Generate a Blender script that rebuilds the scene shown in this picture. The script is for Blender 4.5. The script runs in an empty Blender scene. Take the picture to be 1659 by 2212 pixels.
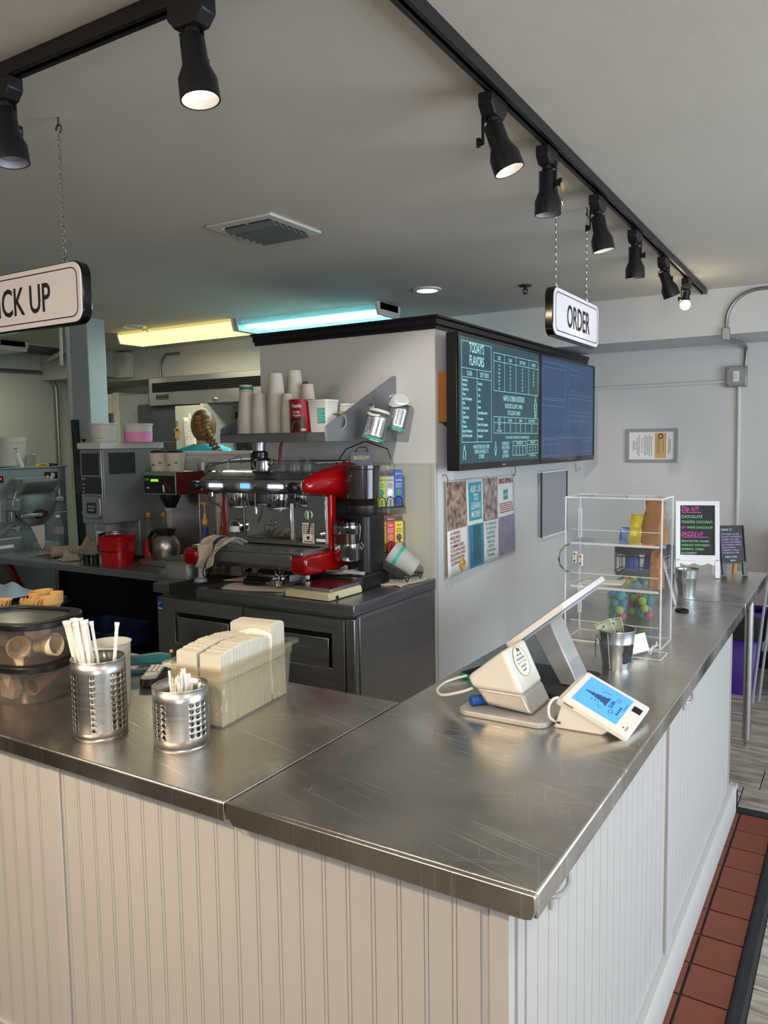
import bpy, math, random
from mathutils import Vector as V, Matrix as Mx
random.seed(7)
SC = bpy.context.scene
COL = SC.collection
PI = math.pi
# ---------------------------------------------------------------- camera
YAW, PIT, ROL, FPX = 0.550203, 0.0877171, 0.0139508, 1697.1
fw = V((-math.sin(YAW)*math.cos(PIT), math.cos(YAW)*math.cos(PIT), -math.sin(PIT)))
rt = V((math.cos(YAW), math.sin(YAW), 0)); dn = fw.cross(rt)
r2 = rt*math.cos(ROL)+dn*math.sin(ROL); d2 = -rt*math.sin(ROL)+dn*math.cos(ROL)
cam = bpy.data.objects.new('camera', bpy.data.cameras.new('camera')); COL.objects.link(cam)
M3 = Mx((r2, -d2, -fw)).transposed()
cam.matrix_world = Mx.Translation((0.406, -1.085, 1.6)) @ M3.to_4x4()
cam.data.sensor_fit = 'VERTICAL'; cam.data.sensor_height = 24; cam.data.lens = 24*FPX/2212
cam.data.clip_start = .05; SC.camera = cam
# ---------------------------------------------------------------- world, exposure, lights
SC.view_settings.view_transform = 'Standard'; SC.view_settings.look = 'None'
SC.view_settings.gamma = 1; SC.view_settings.use_curve_mapping = False
SC.view_settings.exposure = 0.62
SC.cycles.transparent_max_bounces = 40; SC.cycles.max_bounces = 10
w = bpy.data.worlds.new('world'); SC.world = w; w.use_nodes = True
bg = w.node_tree.nodes['Background']; bg.inputs[0].default_value = (.55, .68, .9, 1); bg.inputs[1].default_value = .6

def area(name, loc, tgt, sx, sy, power, col):
    l = bpy.data.lights.new(name, 'AREA'); l.shape = 'RECTANGLE'; l.size = sx; l.size_y = sy
    l.energy = power; l.color = col
    o = bpy.data.objects.new(name, l); COL.objects.link(o); o.location = loc
    o.rotation_euler = (V(tgt)-V(loc)).to_track_quat('-Z', 'Y').to_euler(); return o
area('daylight_side_window', (3.35, 1.6, 1.35), (0, 1.6, 1.1), 3.2, 1.9, 100, (.71, .85, 1.0))
area('daylight_front_window', (2.5, -3.65, 1.55), (-.6, 2, 1.3), 1.2, 1.2, 50, (.98, .96, .97))
area('warm_ceiling_lamp', (-1.6, -1.7, 2.45), (-1.5, -1.2, 0), .5, .5, 26, (1.0, .78, .52))
for _x in (-1.5, -.45):
    _l = bpy.data.lights.new('warm_downlight', 'SPOT'); _l.energy = 62; _l.spot_size = 1.15; _l.spot_blend = .8; _l.color = (1, .80, .58); _l.shadow_soft_size = .05
    _o = bpy.data.objects.new('warm_downlight', _l); COL.objects.link(_o); _o.location = (_x, -1.5, 2.45); _o.rotation_euler = (V((_x-.1, .0, .35))-V((_x, -1.5, 2.45))).to_track_quat('-Z', 'Y').to_euler()
area('warm_ceiling_lamp', (.9, -.3, 2.45), (.6, .2, 0), .4, .4, 10, (1.0, .86, .70))

# ---------------------------------------------------------------- materials
def lin(h):
    h = h.lstrip('#'); c = [int(h[i:i+2], 16)/255 for i in (0, 2, 4)]
    return tuple((x/12.92 if x <= .04045 else ((x+.055)/1.055)**2.4) for x in c)+(1,)
MATS = {}
def mat(name, hx, rough=.6, metal=0, var=0, vs=6, bump=0, bs=40, stretch=(1, 1, 1), emit=0, ehx=None, coat=0, hx2=None, spec=.5, rvar=0, bd=.002, trans=0, sheen=0):
    m = bpy.data.materials.new(name); m.use_nodes = True; nt = m.node_tree; n = nt.nodes; L = nt.links
    b = n['Principled BSDF']; b.inputs['Base Color'].default_value = lin(hx)
    b.inputs['Roughness'].default_value = rough; b.inputs['Metallic'].default_value = metal
    b.inputs['Coat Weight'].default_value = coat; b.inputs['Specular IOR Level'].default_value = spec
    b.inputs['Transmission Weight'].default_value = trans
    if sheen: b.inputs['Sheen Weight'].default_value = sheen
    if var or bump or rvar:
        tc = n.new('ShaderNodeTexCoord'); mp = n.new('ShaderNodeMapping'); mp.inputs['Scale'].default_value = stretch
        L.new(tc.outputs['Object'], mp.inputs['Vector'])
    if var:
        t = n.new('ShaderNodeTexNoise'); t.inputs['Scale'].default_value = vs; t.inputs['Detail'].default_value = 6
        L.new(mp.outputs[0], t.inputs['Vector'])
        r = n.new('ShaderNodeValToRGB'); L.new(t.outputs['Fac'], r.inputs[0])
        c = lin(hx); k = lin(hx2) if hx2 else tuple(x*(1-var) for x in c[:3])+(1,)
        r.color_ramp.elements[0].position = .32; r.color_ramp.elements[1].position = .68
        r.color_ramp.elements[0].color = k; r.color_ramp.elements[1].color = c
        L.new(r.outputs[0], b.inputs['Base Color'])
    if rvar:
        t = n.new('ShaderNodeTexNoise'); t.inputs['Scale'].default_value = vs*1.7; t.inputs['Detail'].default_value = 7
        L.new(mp.outputs[0], t.inputs['Vector'])
        q = n.new('ShaderNodeMapRange'); q.inputs['To Min'].default_value = rough-rvar; q.inputs['To Max'].default_value = rough+rvar
        q.inputs['From Min'].default_value = .3; q.inputs['From Max'].default_value = .7
        L.new(t.outputs['Fac'], q.inputs['Value']); L.new(q.outputs[0], b.inputs['Roughness'])
    if bump:
        t = n.new('ShaderNodeTexNoise'); t.inputs['Scale'].default_value = bs; t.inputs['Detail'].default_value = 4
        L.new(mp.outputs[0], t.inputs['Vector'])
        u = n.new('ShaderNodeBump'); u.inputs['Strength'].default_value = bump; u.inputs['Distance'].default_value = bd
        L.new(t.outputs['Fac'], u.inputs['Height']); L.new(u.outputs[0], b.inputs['Normal'])
    if emit:
        b.inputs['Emission Color'].default_value = lin(ehx or hx); b.inputs['Emission Strength'].default_value = emit
    MATS[name] = m; return m
def clear(name, hx='#ffffff', haze=.06, rough=.03, fres=1.45, gl=1.0):
    m = bpy.data.materials.new(name); m.use_nodes = True; nt = m.node_tree; n = nt.nodes; L = nt.links
    n.remove(n['Principled BSDF']); out = n['Material Output']
    t = n.new('ShaderNodeBsdfTransparent'); t.inputs[0].default_value = lin(hx)
    g = n.new('ShaderNodeBsdfGlossy'); g.inputs['Roughness'].default_value = rough; g.inputs[0].default_value = (gl, gl, gl, 1)
    d = n.new('ShaderNodeBsdfDiffuse'); d.inputs[0].default_value = lin(hx)
    lw = n.new('ShaderNodeLayerWeight'); lw.inputs[0].default_value = .5; pw = n.new('ShaderNodeMath'); pw.operation = 'POWER'; pw.inputs[1].default_value = 4.5
    L.new(lw.outputs['Facing'], pw.inputs[0]); f = n.new('ShaderNodeMath'); f.operation = 'MULTIPLY_ADD'; f.inputs[1].default_value = (fres-1)*1.2; f.inputs[2].default_value = ((fres-1)/(fres+1))**2*.8; L.new(pw.outputs[0], f.inputs[0])
    a = n.new('ShaderNodeMixShader'); a.inputs[0].default_value = haze
    L.new(t.outputs[0], a.inputs[1]); L.new(d.outputs[0], a.inputs[2])
    c = n.new('ShaderNodeMixShader'); L.new(f.outputs[0], c.inputs[0]); L.new(a.outputs[0], c.inputs[1]); L.new(g.outputs[0], c.inputs[2])
    L.new(c.outputs[0], out.inputs[0]); MATS[name] = m; return m
def steel_top():
    m = mat('worktop_steel', '#d6d1ca', .31, 1, var=.22, vs=2.2, rvar=.12, stretch=(1, 1, 1))
    nt = m.node_tree; n = nt.nodes; L = nt.links; b = n['Principled BSDF']
    tc = n.new('ShaderNodeTexCoord'); hs = None
    prev = None
    for ang, sc, thr in ((.25, (3, 160, 1), .62), (-.35, (4, 210, 1), .64), (1.2, (5, 240, 1), .66)):
        mp = n.new('ShaderNodeMapping'); mp.inputs['Scale'].default_value = sc
        mr = n.new('ShaderNodeMapping'); mr.inputs['Rotation'].default_value = (0, 0, ang)
        L.new(tc.outputs['Object'], mr.inputs[0]); L.new(mr.outputs[0], mp.inputs[0])
        t = n.new('ShaderNodeTexNoise'); t.inputs['Scale'].default_value = 1; t.inputs['Detail'].default_value = 3; L.new(mp.outputs[0], t.inputs['Vector'])
        q = n.new('ShaderNodeMapRange'); q.inputs['From Min'].default_value = thr; q.inputs['From Max'].default_value = thr+.08; L.new(t.outputs['Fac'], q.inputs[0])
        if prev:
            a = n.new('ShaderNodeMath'); a.operation = 'MAXIMUM'; L.new(prev, a.inputs[0]); L.new(q.outputs[0], a.inputs[1]); prev = a.outputs[0]
        else: prev = q.outputs[0]
    u = n.new('ShaderNodeBump'); u.inputs['Strength'].default_value = .25; u.inputs['Distance'].default_value = .001; u.invert = True
    mx = n.new('ShaderNodeMix'); mx.data_type = 'RGBA'; mx.inputs['B'].default_value = (.95, .93, .90, 1); src = b.inputs['Base Color'].links[0].from_socket
    sc_ = n.new('ShaderNodeMath'); sc_.operation = 'MULTIPLY'; sc_.inputs[1].default_value = .55; L.new(prev, sc_.inputs[0]); L.new(sc_.outputs[0], mx.inputs['Factor']); L.new(src, mx.inputs['A']); L.new(mx.outputs['Result'], b.inputs['Base Color'])
    L.new(prev, u.inputs['Height']); L.new(u.outputs[0], b.inputs['Normal'])
steel_top()
mat('wall_paint', '#cccac6', .75, var=.05, vs=2, bump=.15, bs=90)
mat('ceiling_paint', '#d0c9bd', .85, var=.05, vs=1.5, bump=.35, bs=9, bd=.006)
mat('panel_board', '#b3b3a8', .42, bump=.12, bs=160)
mat('kitchen_paint', '#b3b8b0', .7, var=.05, vs=2, bump=.2, bs=60)
mat('pillar_paint', '#aab4b8', .5, var=.06, vs=3, bump=.7, bs=11, bd=.006)
mat('bead_paint', '#b4b1ad', .5, var=.03, vs=3, bump=.05, bs=120)
mat('door_paint', '#b4b1ad', .42, bump=.05, bs=120)
mat('white_trim', '#dfe0e2', .42)
mat('base_paint', '#b2afac', .5, var=.08, vs=7)
mat('brushed', '#b6b6b4', .36, 1, var=.1, vs=3, bump=.06, bs=10, stretch=(1, 1, 30), bd=.0008, rvar=.05)
mat('brushed_h', '#b2b2b6', .36, 1, var=.14, vs=2, bump=.06, bs=10, stretch=(1, 1, 25), bd=.0008, rvar=.06)
mat('brushed_dark', '#a8aaad', .46, 1, var=.2, vs=2, rvar=.07)
mat('machine_steel', '#8d9593', .42, .45, var=.12, vs=2, rvar=.06)
mat('chrome', '#c8c8c8', .1, 1)
mat('galvanized', '#bcc2c4', .33, .95, var=.25, vs=26, rvar=.08)
mat('conduit', '#8d9092', .36, .9)
mat('black_metal', '#131314', .42, .2)
mat('black_plastic', '#101011', .38)
mat('black_gloss', '#08080a', .12)
mat('dark_grey', '#2a2b2e', .5)
mat('rubber', '#17181a', .8)
mat('white_gloss', '#dbd9d4', .28)
mat('white_plastic', '#cfccc3', .4)
mat('silver_plastic', '#a9a8a5', .35, .3)
mat('pos_lower', '#b3b0aa', .25, .45)
mat('paper_white', '#e6e3dc', .85)
mat('napkin', '#cbc7ba', .9, bump=.3, bs=120)
mat('cup_paper', '#cfc5b4', .75)
mat('red_enamel', '#8c0608', .2, coat=.6)
mat('red_dark', '#5a0d12', .35)
mat('red_plastic', '#b30d16', .38)
mat('beige_plastic', '#c3bc98', .5)
mat('towel', '#b5a893', .95, var=.12, vs=30, bump=.6, bs=350, sheen=.3)
mat('towel_stripe', '#2c3442', .95)
mat('grout', '#2a211d', .9)
mat('quarry_tile', '#7d3e29', .55, var=.3, vs=5, bump=.2, bs=70, rvar=.08)
mat('floor_base', '#5e574f', .7)
mat('wafer_pale', '#e0cfb2', .8); mat('cone', '#d6a765', .8, var=.15, vs=30)
mat('coffee', '#1d0f08', .9, bump=1, bs=300)
mat('wood_orange', '#9a5a1c', .5, var=.35, vs=4, stretch=(1, 1, .2))
mat('wood_light', '#b58a54', .55, var=.2, vs=6, stretch=(1, 1, .2))
mat('hair', '#8a5c30', .5, var=.5, vs=22, stretch=(1, 1, .3), bump=.6, bs=60, hx2='#4a2d16')
mat('board_green', '#0e3020', .5); mat('blue_grey', '#454c55', .6); mat('wrap_white', '#a9bccb', .6)
mat('skin', '#c98f70', .5)
mat('shirt_teal', '#3fb4c4', .8)
mat('teal', '#0f5a63', .4)
mat('purple', '#3d1a78', .4)
mat('blue_bin', '#122a55', .45)
mat('kraft', '#a3713f', .8, var=.15, vs=8)
mat('yellow_foil', '#d9c52a', .3, .2); mat('blue_foil', '#1d3f86', .3, .2); mat('orange_foil', '#d5672a', .35); mat('silver_foil', '#a8aab0', .3, .5)
mat('brown_jar', '#2f150c', .15)
mat('hopper_dark', '#28221f', .12, coat=.5)
mat('amber', '#8a5a1a', .2); mat('gold_plastic', '#c79a52', .35)
mat('leaf_green', '#2f7d4f', .5); mat('label_green', '#32a88c', .6)
mat('phone_green', '#1f8a68', .35)
mat('ink', '#17181b', .7); mat('ink_white', '#d9dcda', .7)
mat('chalk_white', '#c4d6c6', .9); mat('chalk_pink', '#e05bb0', .9); mat('chalk_green', '#8fd29a', .9); mat('chalk_lilac', '#c9a4d6', .9)
mat('chalkboard', '#14171b', .6)
mat('sign_white', '#e8e2e4', .3)
mat('tea_green', '#a6b82c', .5); mat('tea_red', '#c62a22', .5); mat('tea_yellow', '#d3b52a', .5); mat('tea_blue', '#1c4a96', .5); mat('tea_grey', '#a8a8a4', .5)
mat('can_red', '#a01420', .4); mat('can_brown', '#3a1712', .4)
mat('pink', '#e391c0', .5); mat('frost', '#c9c9c0', .45)
mat('mesh_grey', '#9b9ba0', .5)
mat('screen_teal', '#1d383f', .25, emit=.28, ehx='#2a4f59')
mat('screen_blue', '#16304e', .2, emit=.24, ehx='#2c4f7c')
mat('menu_line', '#9fd6cf', .6, emit=.30, ehx='#9fd6cf')
mat('menu_faint', '#6f93b8', .6, emit=.15, ehx='#6c8fb8')
mat('tablet_blue', '#4a8ff0', .2, emit=.50, ehx='#4a93f5')
mat('led_red', '#ff2030', .5, emit=2.5); mat('lcd_green', '#7fd12a', .5, emit=.7); mat('lcd_blue', '#5a9cff', .5, emit=1.2); mat('key_light', '#cfe0ff', .5, emit=1.0)
mat('tube_cool', '#e8ffff', .5, emit=26, ehx='#b4f0ff'); mat('tube_warm', '#e8dfa0', .4, emit=1.3, ehx='#f6e48a')
mat('lamp_on', '#fff6e0', .5, emit=7, ehx='#ffeccc'); mat('lamp_bulb', '#fff6e0', .5, emit=40, ehx='#fff2cf'); mat('lamp_off', '#9a9a98', .3, .6)
mat('recess_glow', '#fff0e0', .5, emit=7, ehx='#ffd9bb')
mat('bill', '#d2cfb6', .85, var=.4, vs=90, hx2='#a9ac92'); mat('yellow', '#d9b21e', .5)
mat('poster_teal', '#2f93a3', .5); mat('poster_paper', '#dcd8d0', .5); mat('poster_lilac', '#9d8fa6', .5); mat('poster_red', '#8c3128', .6); mat('poster_gold', '#d09a2c', .5)
mat('photo_dark', '#4a382e', .5, var=.8, vs=28, hx2='#b79a82'); mat('photo_people', '#574a4a', .5, var=.8, vs=22, hx2='#bda89c'); mat('photo_blue', '#3f87a0', .5, var=.5, vs=8); mat('photo_plaza', '#a58a98', .5, var=.7, vs=20, hx2='#6f7f95')
mat('cert_frame', '#8e8f91', .4); mat('cert_tan', '#c9a468', .6)
clear('acrylic', '#fafbfc', .012, .02, 1.3); clear('acrylic_edge', '#ffffff', .5, .1, 1.45)
clear('clear_pan', '#f0ede4', .08, .05, 1.35); clear('clear_tub', '#e8e2dc', .06, .08, 1.35)
clear('glass', '#f0f4f3', .03, .02, 1.3); clear('wrap', '#e8e2d6', .45, .25, 1.4); clear('smoke', '#3c3b3f', .35, .05, 1.45)
clear('frosted', '#dfe0da', .42, .35, 1.3); clear('lid_smoke', '#8c8f8c', .45, .12, 1.4)

def planks_mat():
    m = mat('plank_grey', '#8f877d', .5, var=.0)
    nt = m.node_tree; n = nt.nodes; L = nt.links; b = n['Principled BSDF']
    tc = n.new('ShaderNodeTexCoord'); mp = n.new('ShaderNodeMapping'); mp.inputs['Scale'].default_value = (1.2, 9, 1)
    oi = n.new('ShaderNodeObjectInfo'); ad = n.new('ShaderNodeVectorMath'); ad.operation = 'ADD'
    cb = n.new('ShaderNodeCombineXYZ'); mu = n.new('ShaderNodeMath'); mu.operation = 'MULTIPLY'; mu.inputs[1].default_value = 37
    L.new(oi.outputs['Random'], mu.inputs[0]); L.new(mu.outputs[0], cb.inputs[0]); L.new(mu.outputs[0], cb.inputs[1])
    L.new(tc.outputs['Object'], ad.inputs[0]); L.new(cb.outputs[0], ad.inputs[1]); L.new(ad.outputs[0], mp.inputs[0])
    t = n.new('ShaderNodeTexNoise'); t.inputs['Scale'].default_value = 3; t.inputs['Detail'].default_value = 10; t.inputs['Distortion'].default_value = 1.2; L.new(mp.outputs[0], t.inputs['Vector'])
    r = n.new('ShaderNodeValToRGB'); L.new(t.outputs['Fac'], r.inputs[0])
    e = r.color_ramp.elements; e[0].position = .3; e[0].color = lin('#6b6258'); e[1].position = .5; e[1].color = lin('#9b9184')
    x = e.new(.7); x.color = lin('#bdb4a6'); L.new(r.outputs[0], b.inputs['Base Color'])
planks_mat()

# ---------------------------------------------------------------- mesh builder
class MB:
    def __init__(s): s.v = []; s.f = []; s.m = []; s.T = None
    def add(s, vs, fs, mi=0):
        o = len(s.v)
        for p in vs:
            p = V(p); s.v.append(tuple(s.T @ p) if s.T else tuple(p))
        for f in fs: s.f.append([i+o for i in f]); s.m.append(mi)
        return s
    def box(s, x0, x1, y0, y1, z0, z1, mi=0):
        return s.add([(x, y, z) for z in (z0, z1) for y in (y0, y1) for x in (x0, x1)],
                     [(0, 2, 3, 1), (4, 5, 7, 6), (0, 1, 5, 4), (2, 6, 7, 3), (0, 4, 6, 2), (1, 3, 7, 5)], mi)
    def lathe(s, prof, n=24, c=(0, 0, 0), mi=0, sx=1, sy=1):
        vs = []; fs = []
        for r, z in prof:
            for k in range(n):
                a = 2*PI*k/n; vs.append((c[0]+r*sx*math.cos(a), c[1]+r*sy*math.sin(a), c[2]+z))
        for j in range(len(prof)-1):
            for k in range(n):
                a, b2 = j*n+k, j*n+(k+1) % n; fs.append((a, b2, b2+n, a+n))
        if prof[0][0] > 0: fs.append(tuple(reversed(range(n)))) if s_cap[0] else None
        if prof[-1][0] > 0 and s_cap[0]: fs.append(tuple((len(prof)-1)*n+k for k in range(n)))
        return s.add(vs, fs, mi)
    def cone(s, p0, p1, r0, r1=None, n=16, mi=0, cap=True):
        r1 = r0 if r1 is None else r1; p0 = V(p0); p1 = V(p1); d = (p1-p0).normalized()
        u = d.orthogonal().normalized(); w_ = d.cross(u); vs = []
        for p, r in ((p0, r0), (p1, r1)):
            for k in range(n):
                a = 2*PI*k/n; vs.append(p+u*math.cos(a)*r+w_*math.sin(a)*r)
        fs = [(k, (k+1) % n, n+(k+1) % n, n+k) for k in range(n)]
        if cap: fs += [tuple(reversed(range(n))), tuple(range(n, 2*n))]
        return s.add(vs, fs, mi)
    def tube(s, pts, r, n=8, mi=0, closed=False):
        pts = [V(p) for p in pts]; N = len(pts); vs = []; fs = []; u = None
        for i, p in enumerate(pts):
            a = pts[(i-1) % N] if (i > 0 or closed) else p; b = pts[(i+1) % N] if (i < N-1 or closed) else p
            d = (b-a).normalized()
            if u is None: u = d.orthogonal().normalized()
            u = (u-d*u.dot(d)); u = u.normalized() if u.length > 1e-6 else d.orthogonal().normalized()
            w_ = d.cross(u); rr_ = r[i] if isinstance(r, (list, tuple)) else r
            for k in range(n):
                t = 2*PI*k/n; vs.append(p+u*math.cos(t)*rr_+w_*math.sin(t)*rr_)
        for i in range(N if closed else N-1):
            j = (i+1) % N
            for k in range(n): fs.append((i*n+k, i*n+(k+1) % n, j*n+(k+1) % n, j*n+k))
        if not closed: fs += [tuple(reversed(range(n))), tuple((N-1)*n+k for k in range(n))]
        return s.add(vs, fs, mi)
    def prism(s, poly, ax, lo, hi, mi=0):
        # poly: 2-D points in the two other axes in cyclic order (x:(y,z) y:(x,z) z:(x,y))
        def P(a, b, c): return {'x': (c, a, b), 'y': (a, c, b), 'z': (a, b, c)}[ax]
        n = len(poly); vs = [P(a, b, lo) for a, b in poly]+[P(a, b, hi) for a, b in poly]
        fs = [(k, (k+1) % n, n+(k+1) % n, n+k) for k in range(n)]+[tuple(reversed(range(n))), tuple(range(n, 2*n))]
        return s.add(vs, fs, mi)
    def frame(s, outer, inner, ax, lo, hi, mi=0):
        def P(a, b, c): return {'x': (c, a, b), 'y': (a, c, b), 'z': (a, b, c)}[ax]
        n = len(outer); vs = []
        for pl, h in ((outer, lo), (inner, lo), (outer, hi), (inner, hi)): vs += [P(a, b, h) for a, b in pl]
        fs = []
        for k in range(n):
            j = (k+1) % n
            fs += [(k, j, n+j, n+k), (2*n+k, 3*n+k, 3*n+j, 2*n+j), (k, 2*n+k, 2*n+j, j), (n+k, n+j, 3*n+j, 3*n+k)]
        return s.add(vs, fs, mi)
    def ball(s, c, r, n=14, m_=9, mi=0, sc=(1, 1, 1)):
        vs = []; fs = []
        for j in range(m_+1):
            t = PI*j/m_
            for k in range(n):
                a = 2*PI*k/n; vs.append((c[0]+r*sc[0]*math.sin(t)*math.cos(a), c[1]+r*sc[1]*math.sin(t)*math.sin(a), c[2]+r*sc[2]*math.cos(t)))
        for j in range(m_):
            for k in range(n):
                a, b = j*n+k, j*n+(k+1) % n; fs.append((a, a+n, b+n, b))
        return s.add(vs, fs, mi)
    def grid(s, fn, nu, nv, mi=0):
        vs = [fn(i/nu, j/nv) for j in range(nv+1) for i in range(nu+1)]
        fs = [(j*(nu+1)+i, j*(nu+1)+i+1, (j+1)*(nu+1)+i+1, (j+1)*(nu+1)+i) for j in range(nv) for i in range(nu)]
        return s.add(vs, fs, mi)
    def at(s, M): s.T = M; return s
s_cap = [False]
def loc(x, y, z, rz=0, rx=0, ry=0): return Mx.Translation((x, y, z)) @ Mx.Rotation(rz, 4, 'Z') @ Mx.Rotation(ry, 4, 'Y') @ Mx.Rotation(rx, 4, 'X')
def rrect(x0, x1, y0, y1, r, n=4):
    out = []
    for cx, cy, a0 in ((x1-r, y1-r, 0), (x0+r, y1-r, PI/2), (x0+r, y0+r, PI), (x1-r, y0+r, 1.5*PI)):
        for k in range(n+1):
            a = a0+PI/2*k/n; out.append((cx+r*math.cos(a), cy+r*math.sin(a)))
    return out
def me(name, b, mats, ang=.6):
    m = bpy.data.meshes.new(name); m.from_pydata(b.v, [], b.f)
    for x in (mats if isinstance(mats, (list, tuple)) else [mats]): m.materials.append(MATS[x])
    m.polygons.foreach_set('material_index', b.m)
    import bmesh
    q = bmesh.new(); q.from_mesh(m); bmesh.ops.remove_doubles(q, verts=q.verts, dist=1e-6); bmesh.ops.recalc_face_normals(q, faces=q.faces); q.to_mesh(m); q.free()
    m.shade_smooth(); m.set_sharp_from_angle(angle=ang); m.update(); return m
def O(name, b, mats, parent=None, bev=0, ang=.6, solid=0, label=None, sub=0, seg=2):
    o = bpy.data.objects.new(name, b if isinstance(b, bpy.types.Mesh) else me(name, b, mats, ang)); COL.objects.link(o)
    if parent is not None: o.parent = parent
    if solid: k = o.modifiers.new('s', 'SOLIDIFY'); k.thickness = solid; k.offset = 0
    if bev: k = o.modifiers.new('b', 'BEVEL'); k.width = bev; k.segments = seg; k.limit_method = 'ANGLE'; k.angle_limit = .7
    if sub: k = o.modifiers.new('u', 'SUBSURF'); k.levels = k.render_levels = sub
    if label: o['label'] = label
    return o
def tag(o, label, cat, group=None):
    o['label'] = label; o['category'] = cat
    if group: o['group'] = group
    return o
def T(name, label, cat, l=(0, 0, 0), rz=0, group=None):
    o = bpy.data.objects.new(name, None); COL.objects.link(o); o.location = l; o.rotation_euler = (0, 0, rz); o.empty_display_size = .05
    return tag(o, label, cat, group)
def S(name, b, mats, bev=0, **k):
    o = O(name, b, mats, None, bev, **k); o['kind'] = 'structure'; return o
def copy_tree(o, parent=None):
    c = o.copy(); COL.objects.link(c)
    if parent is not None: c.parent = parent
    for ch in list(o.children): copy_tree(ch, c)
    return c
_fc = {}
def text(b, s, o, ux, uy, size, al='L', sx=1.0, bold=0, mi=0, sh=0):
    key = (s, bold)
    if key not in _fc:
        c = bpy.data.curves.new('t', 'FONT'); c.body = s; c.size = 1; c.resolution_u = 3; c.offset = bold; c.fill_mode = 'FRONT'
        ob = bpy.data.objects.new('t', c); m = bpy.data.meshes.new_from_object(ob)
        _fc[key] = ([tuple(v.co) for v in m.vertices], [tuple(p.vertices) for p in m.polygons])
        bpy.data.objects.remove(ob); bpy.data.curves.remove(c)
    vs, fs = _fc[key]
    if not vs: return
    xs = [v[0] for v in vs]; w_ = max(xs); off = {'L': 0, 'C': -w_/2, 'R': -w_}[al]
    o = V(o); ux = V(ux); uy = V(uy)
    b.add([o+ux*((v[0]+off)*size*sx+sh*v[1]*size)+uy*(v[1]*size) for v in vs], fs, mi)

def scrib(b, o, ux, uy, w_, h, seed, mi=0, th=.0009):
    # a line of illegible handwriting: short word squiggles
    r = random.Random(seed*7+3); o = V(o); ux = V(ux); uy = V(uy); x = 0
    while x < w_-h:
        L_ = min(w_-x, h*r.uniform(1.5, 4.5)); n = max(4, int(L_/h*3.2)); pts = []
        for k in range(n+1):
            yy = h*(.25 if k % 2 else .62)+h*r.uniform(-.15, .2)+(h*.3 if r.random() < .14 else 0)
            pts.append(o+ux*(x+L_*k/n)+uy*yy)
        nrm = ux.cross(uy).normalized()
        for a, c in zip(pts, pts[1:]):
            d = (c-a); s_ = d.cross(nrm).normalized()*th
            b.add([a-s_, c-s_, c+s_, a+s_], [(0, 1, 2, 3)], mi)
        x += L_+h*.7

def smooth(pts, n=6):
    P = [V(p) for p in pts]; P = [P[0]*2-P[1]]+P+[P[-1]*2-P[-2]]; out = []
    for i in range(1, len(P)-2):
        a, b, c, d = P[i-1:i+3]
        for k in range(n):
            t = k/n; out.append(.5*((2*b)+(c-a)*t+(2*a-5*b+4*c-d)*t*t+(3*b-a-3*c+d)*t**3))
    return out+[P[-2]]
ORD = ['lowest', 'second from the bottom', 'third from the bottom', 'fourth from the bottom', 'fifth from the bottom', 'sixth from the bottom', 'seventh from the bottom', 'eighth from the bottom', 'ninth from the bottom', 'tenth from the bottom', 'eleventh from the bottom', 'twelfth from the bottom', 'thirteenth from the bottom', 'fourteenth from the bottom', 'fifteenth from the bottom', 'sixteenth from the bottom']
# ================================================================ SETTING
CEIL = 2.53; YB = 4.86
S('floor', MB().box(-7, 3.6, -3.9, YB+.1, -.1, -.006), 'floor_base')
FL = bpy.data.objects['floor']
b = MB().box(-7, -.66, -1.2, YB, -.006, 0); O('kitchen_floor', b, 'dark_grey', FL)
b = MB().box(-.02, .135, -1.1, 2.462, -.006, -.003); O('grout_bed', b, 'grout', FL)
tm = me('tile', MB().box(.004, .128, 0, .151, -.006, .002), 'quarry_tile'); tm2 = me('tile', MB().box(-.05, -.004, 0, .151, -.006, .002), 'quarry_tile')
y = 2.301
while y > -.3:
    for m_ in (tm, tm2):
        o = O('tile', m_, None, FL, bev=.002); o.location = (0, y+random.uniform(-.001, .001), random.uniform(-.0006, .0006))
    y -= .160
# wood-look planks
pm = me('plank', MB().box(0, 1.195, 0, .237, -.006, .001), 'plank_grey')
row = 0; y = 2.508
while y < YB:
    x = -1.15+(-.45 if row % 2 == 0 else .12)+ (.0 if row else .45)
    x0 = {0: -1.155+.0, 1: -1.155}.get(row, x)
    if row == 1: x0 = .045-1.2
    if row == 0: x0 = -.62-.6
    while x0 < 3.4:
        o = O('plank', pm, None, FL, bev=.0015); o.location = (x0, y, 0); x0 += 1.2
    y += .2405; row += 1
pm3 = me('plank', MB().box(0, .237, 0, 1.195, -.006, .001), 'plank_grey')
for i in range(14):
    y = 1.312-.35*(i % 3)-1.2*2
    while y < 2.4:
        Lp = min(1.195, 2.504-y)
        o = O('plank', pm3, None, FL, bev=.0015); o.location = (.178+.2405*i, y, 0); o.scale = (1, Lp/1.195, 1)
        y += 1.2
b = MB().prism([(.131, -.006), (.176, -.006), (.176, .002), (.165, .011), (.141, .011), (.131, .003)], 'y', -1.1, 2.47)
S('trim_1', b, 'rubber')
b = MB().prism([(2.462, -.006), (2.507, -.006), (2.507, .002), (2.497, .011), (2.472, .011), (2.462, .003)], 'x', -.03, .176)
S('trim_2', b, 'rubber')
# ceiling
S('ceiling', MB().box(-7, 3.6, -3.9, YB+.1, CEIL, CEIL+.1), 'ceiling_paint')
S('trim_3', MB().box(-6.8, 3.5, 4.28, YB, 2.245, CEIL), 'wall_paint', label='soffit beam across the back of the room')
S('wall_back', MB().box(-7, 3.6, YB, YB+.1, 0, CEIL), 'wall_paint')
S('wall_left', MB().box(-6.9, -6.8, -3.9, YB, 0, CEIL), 'kitchen_paint')
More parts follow.
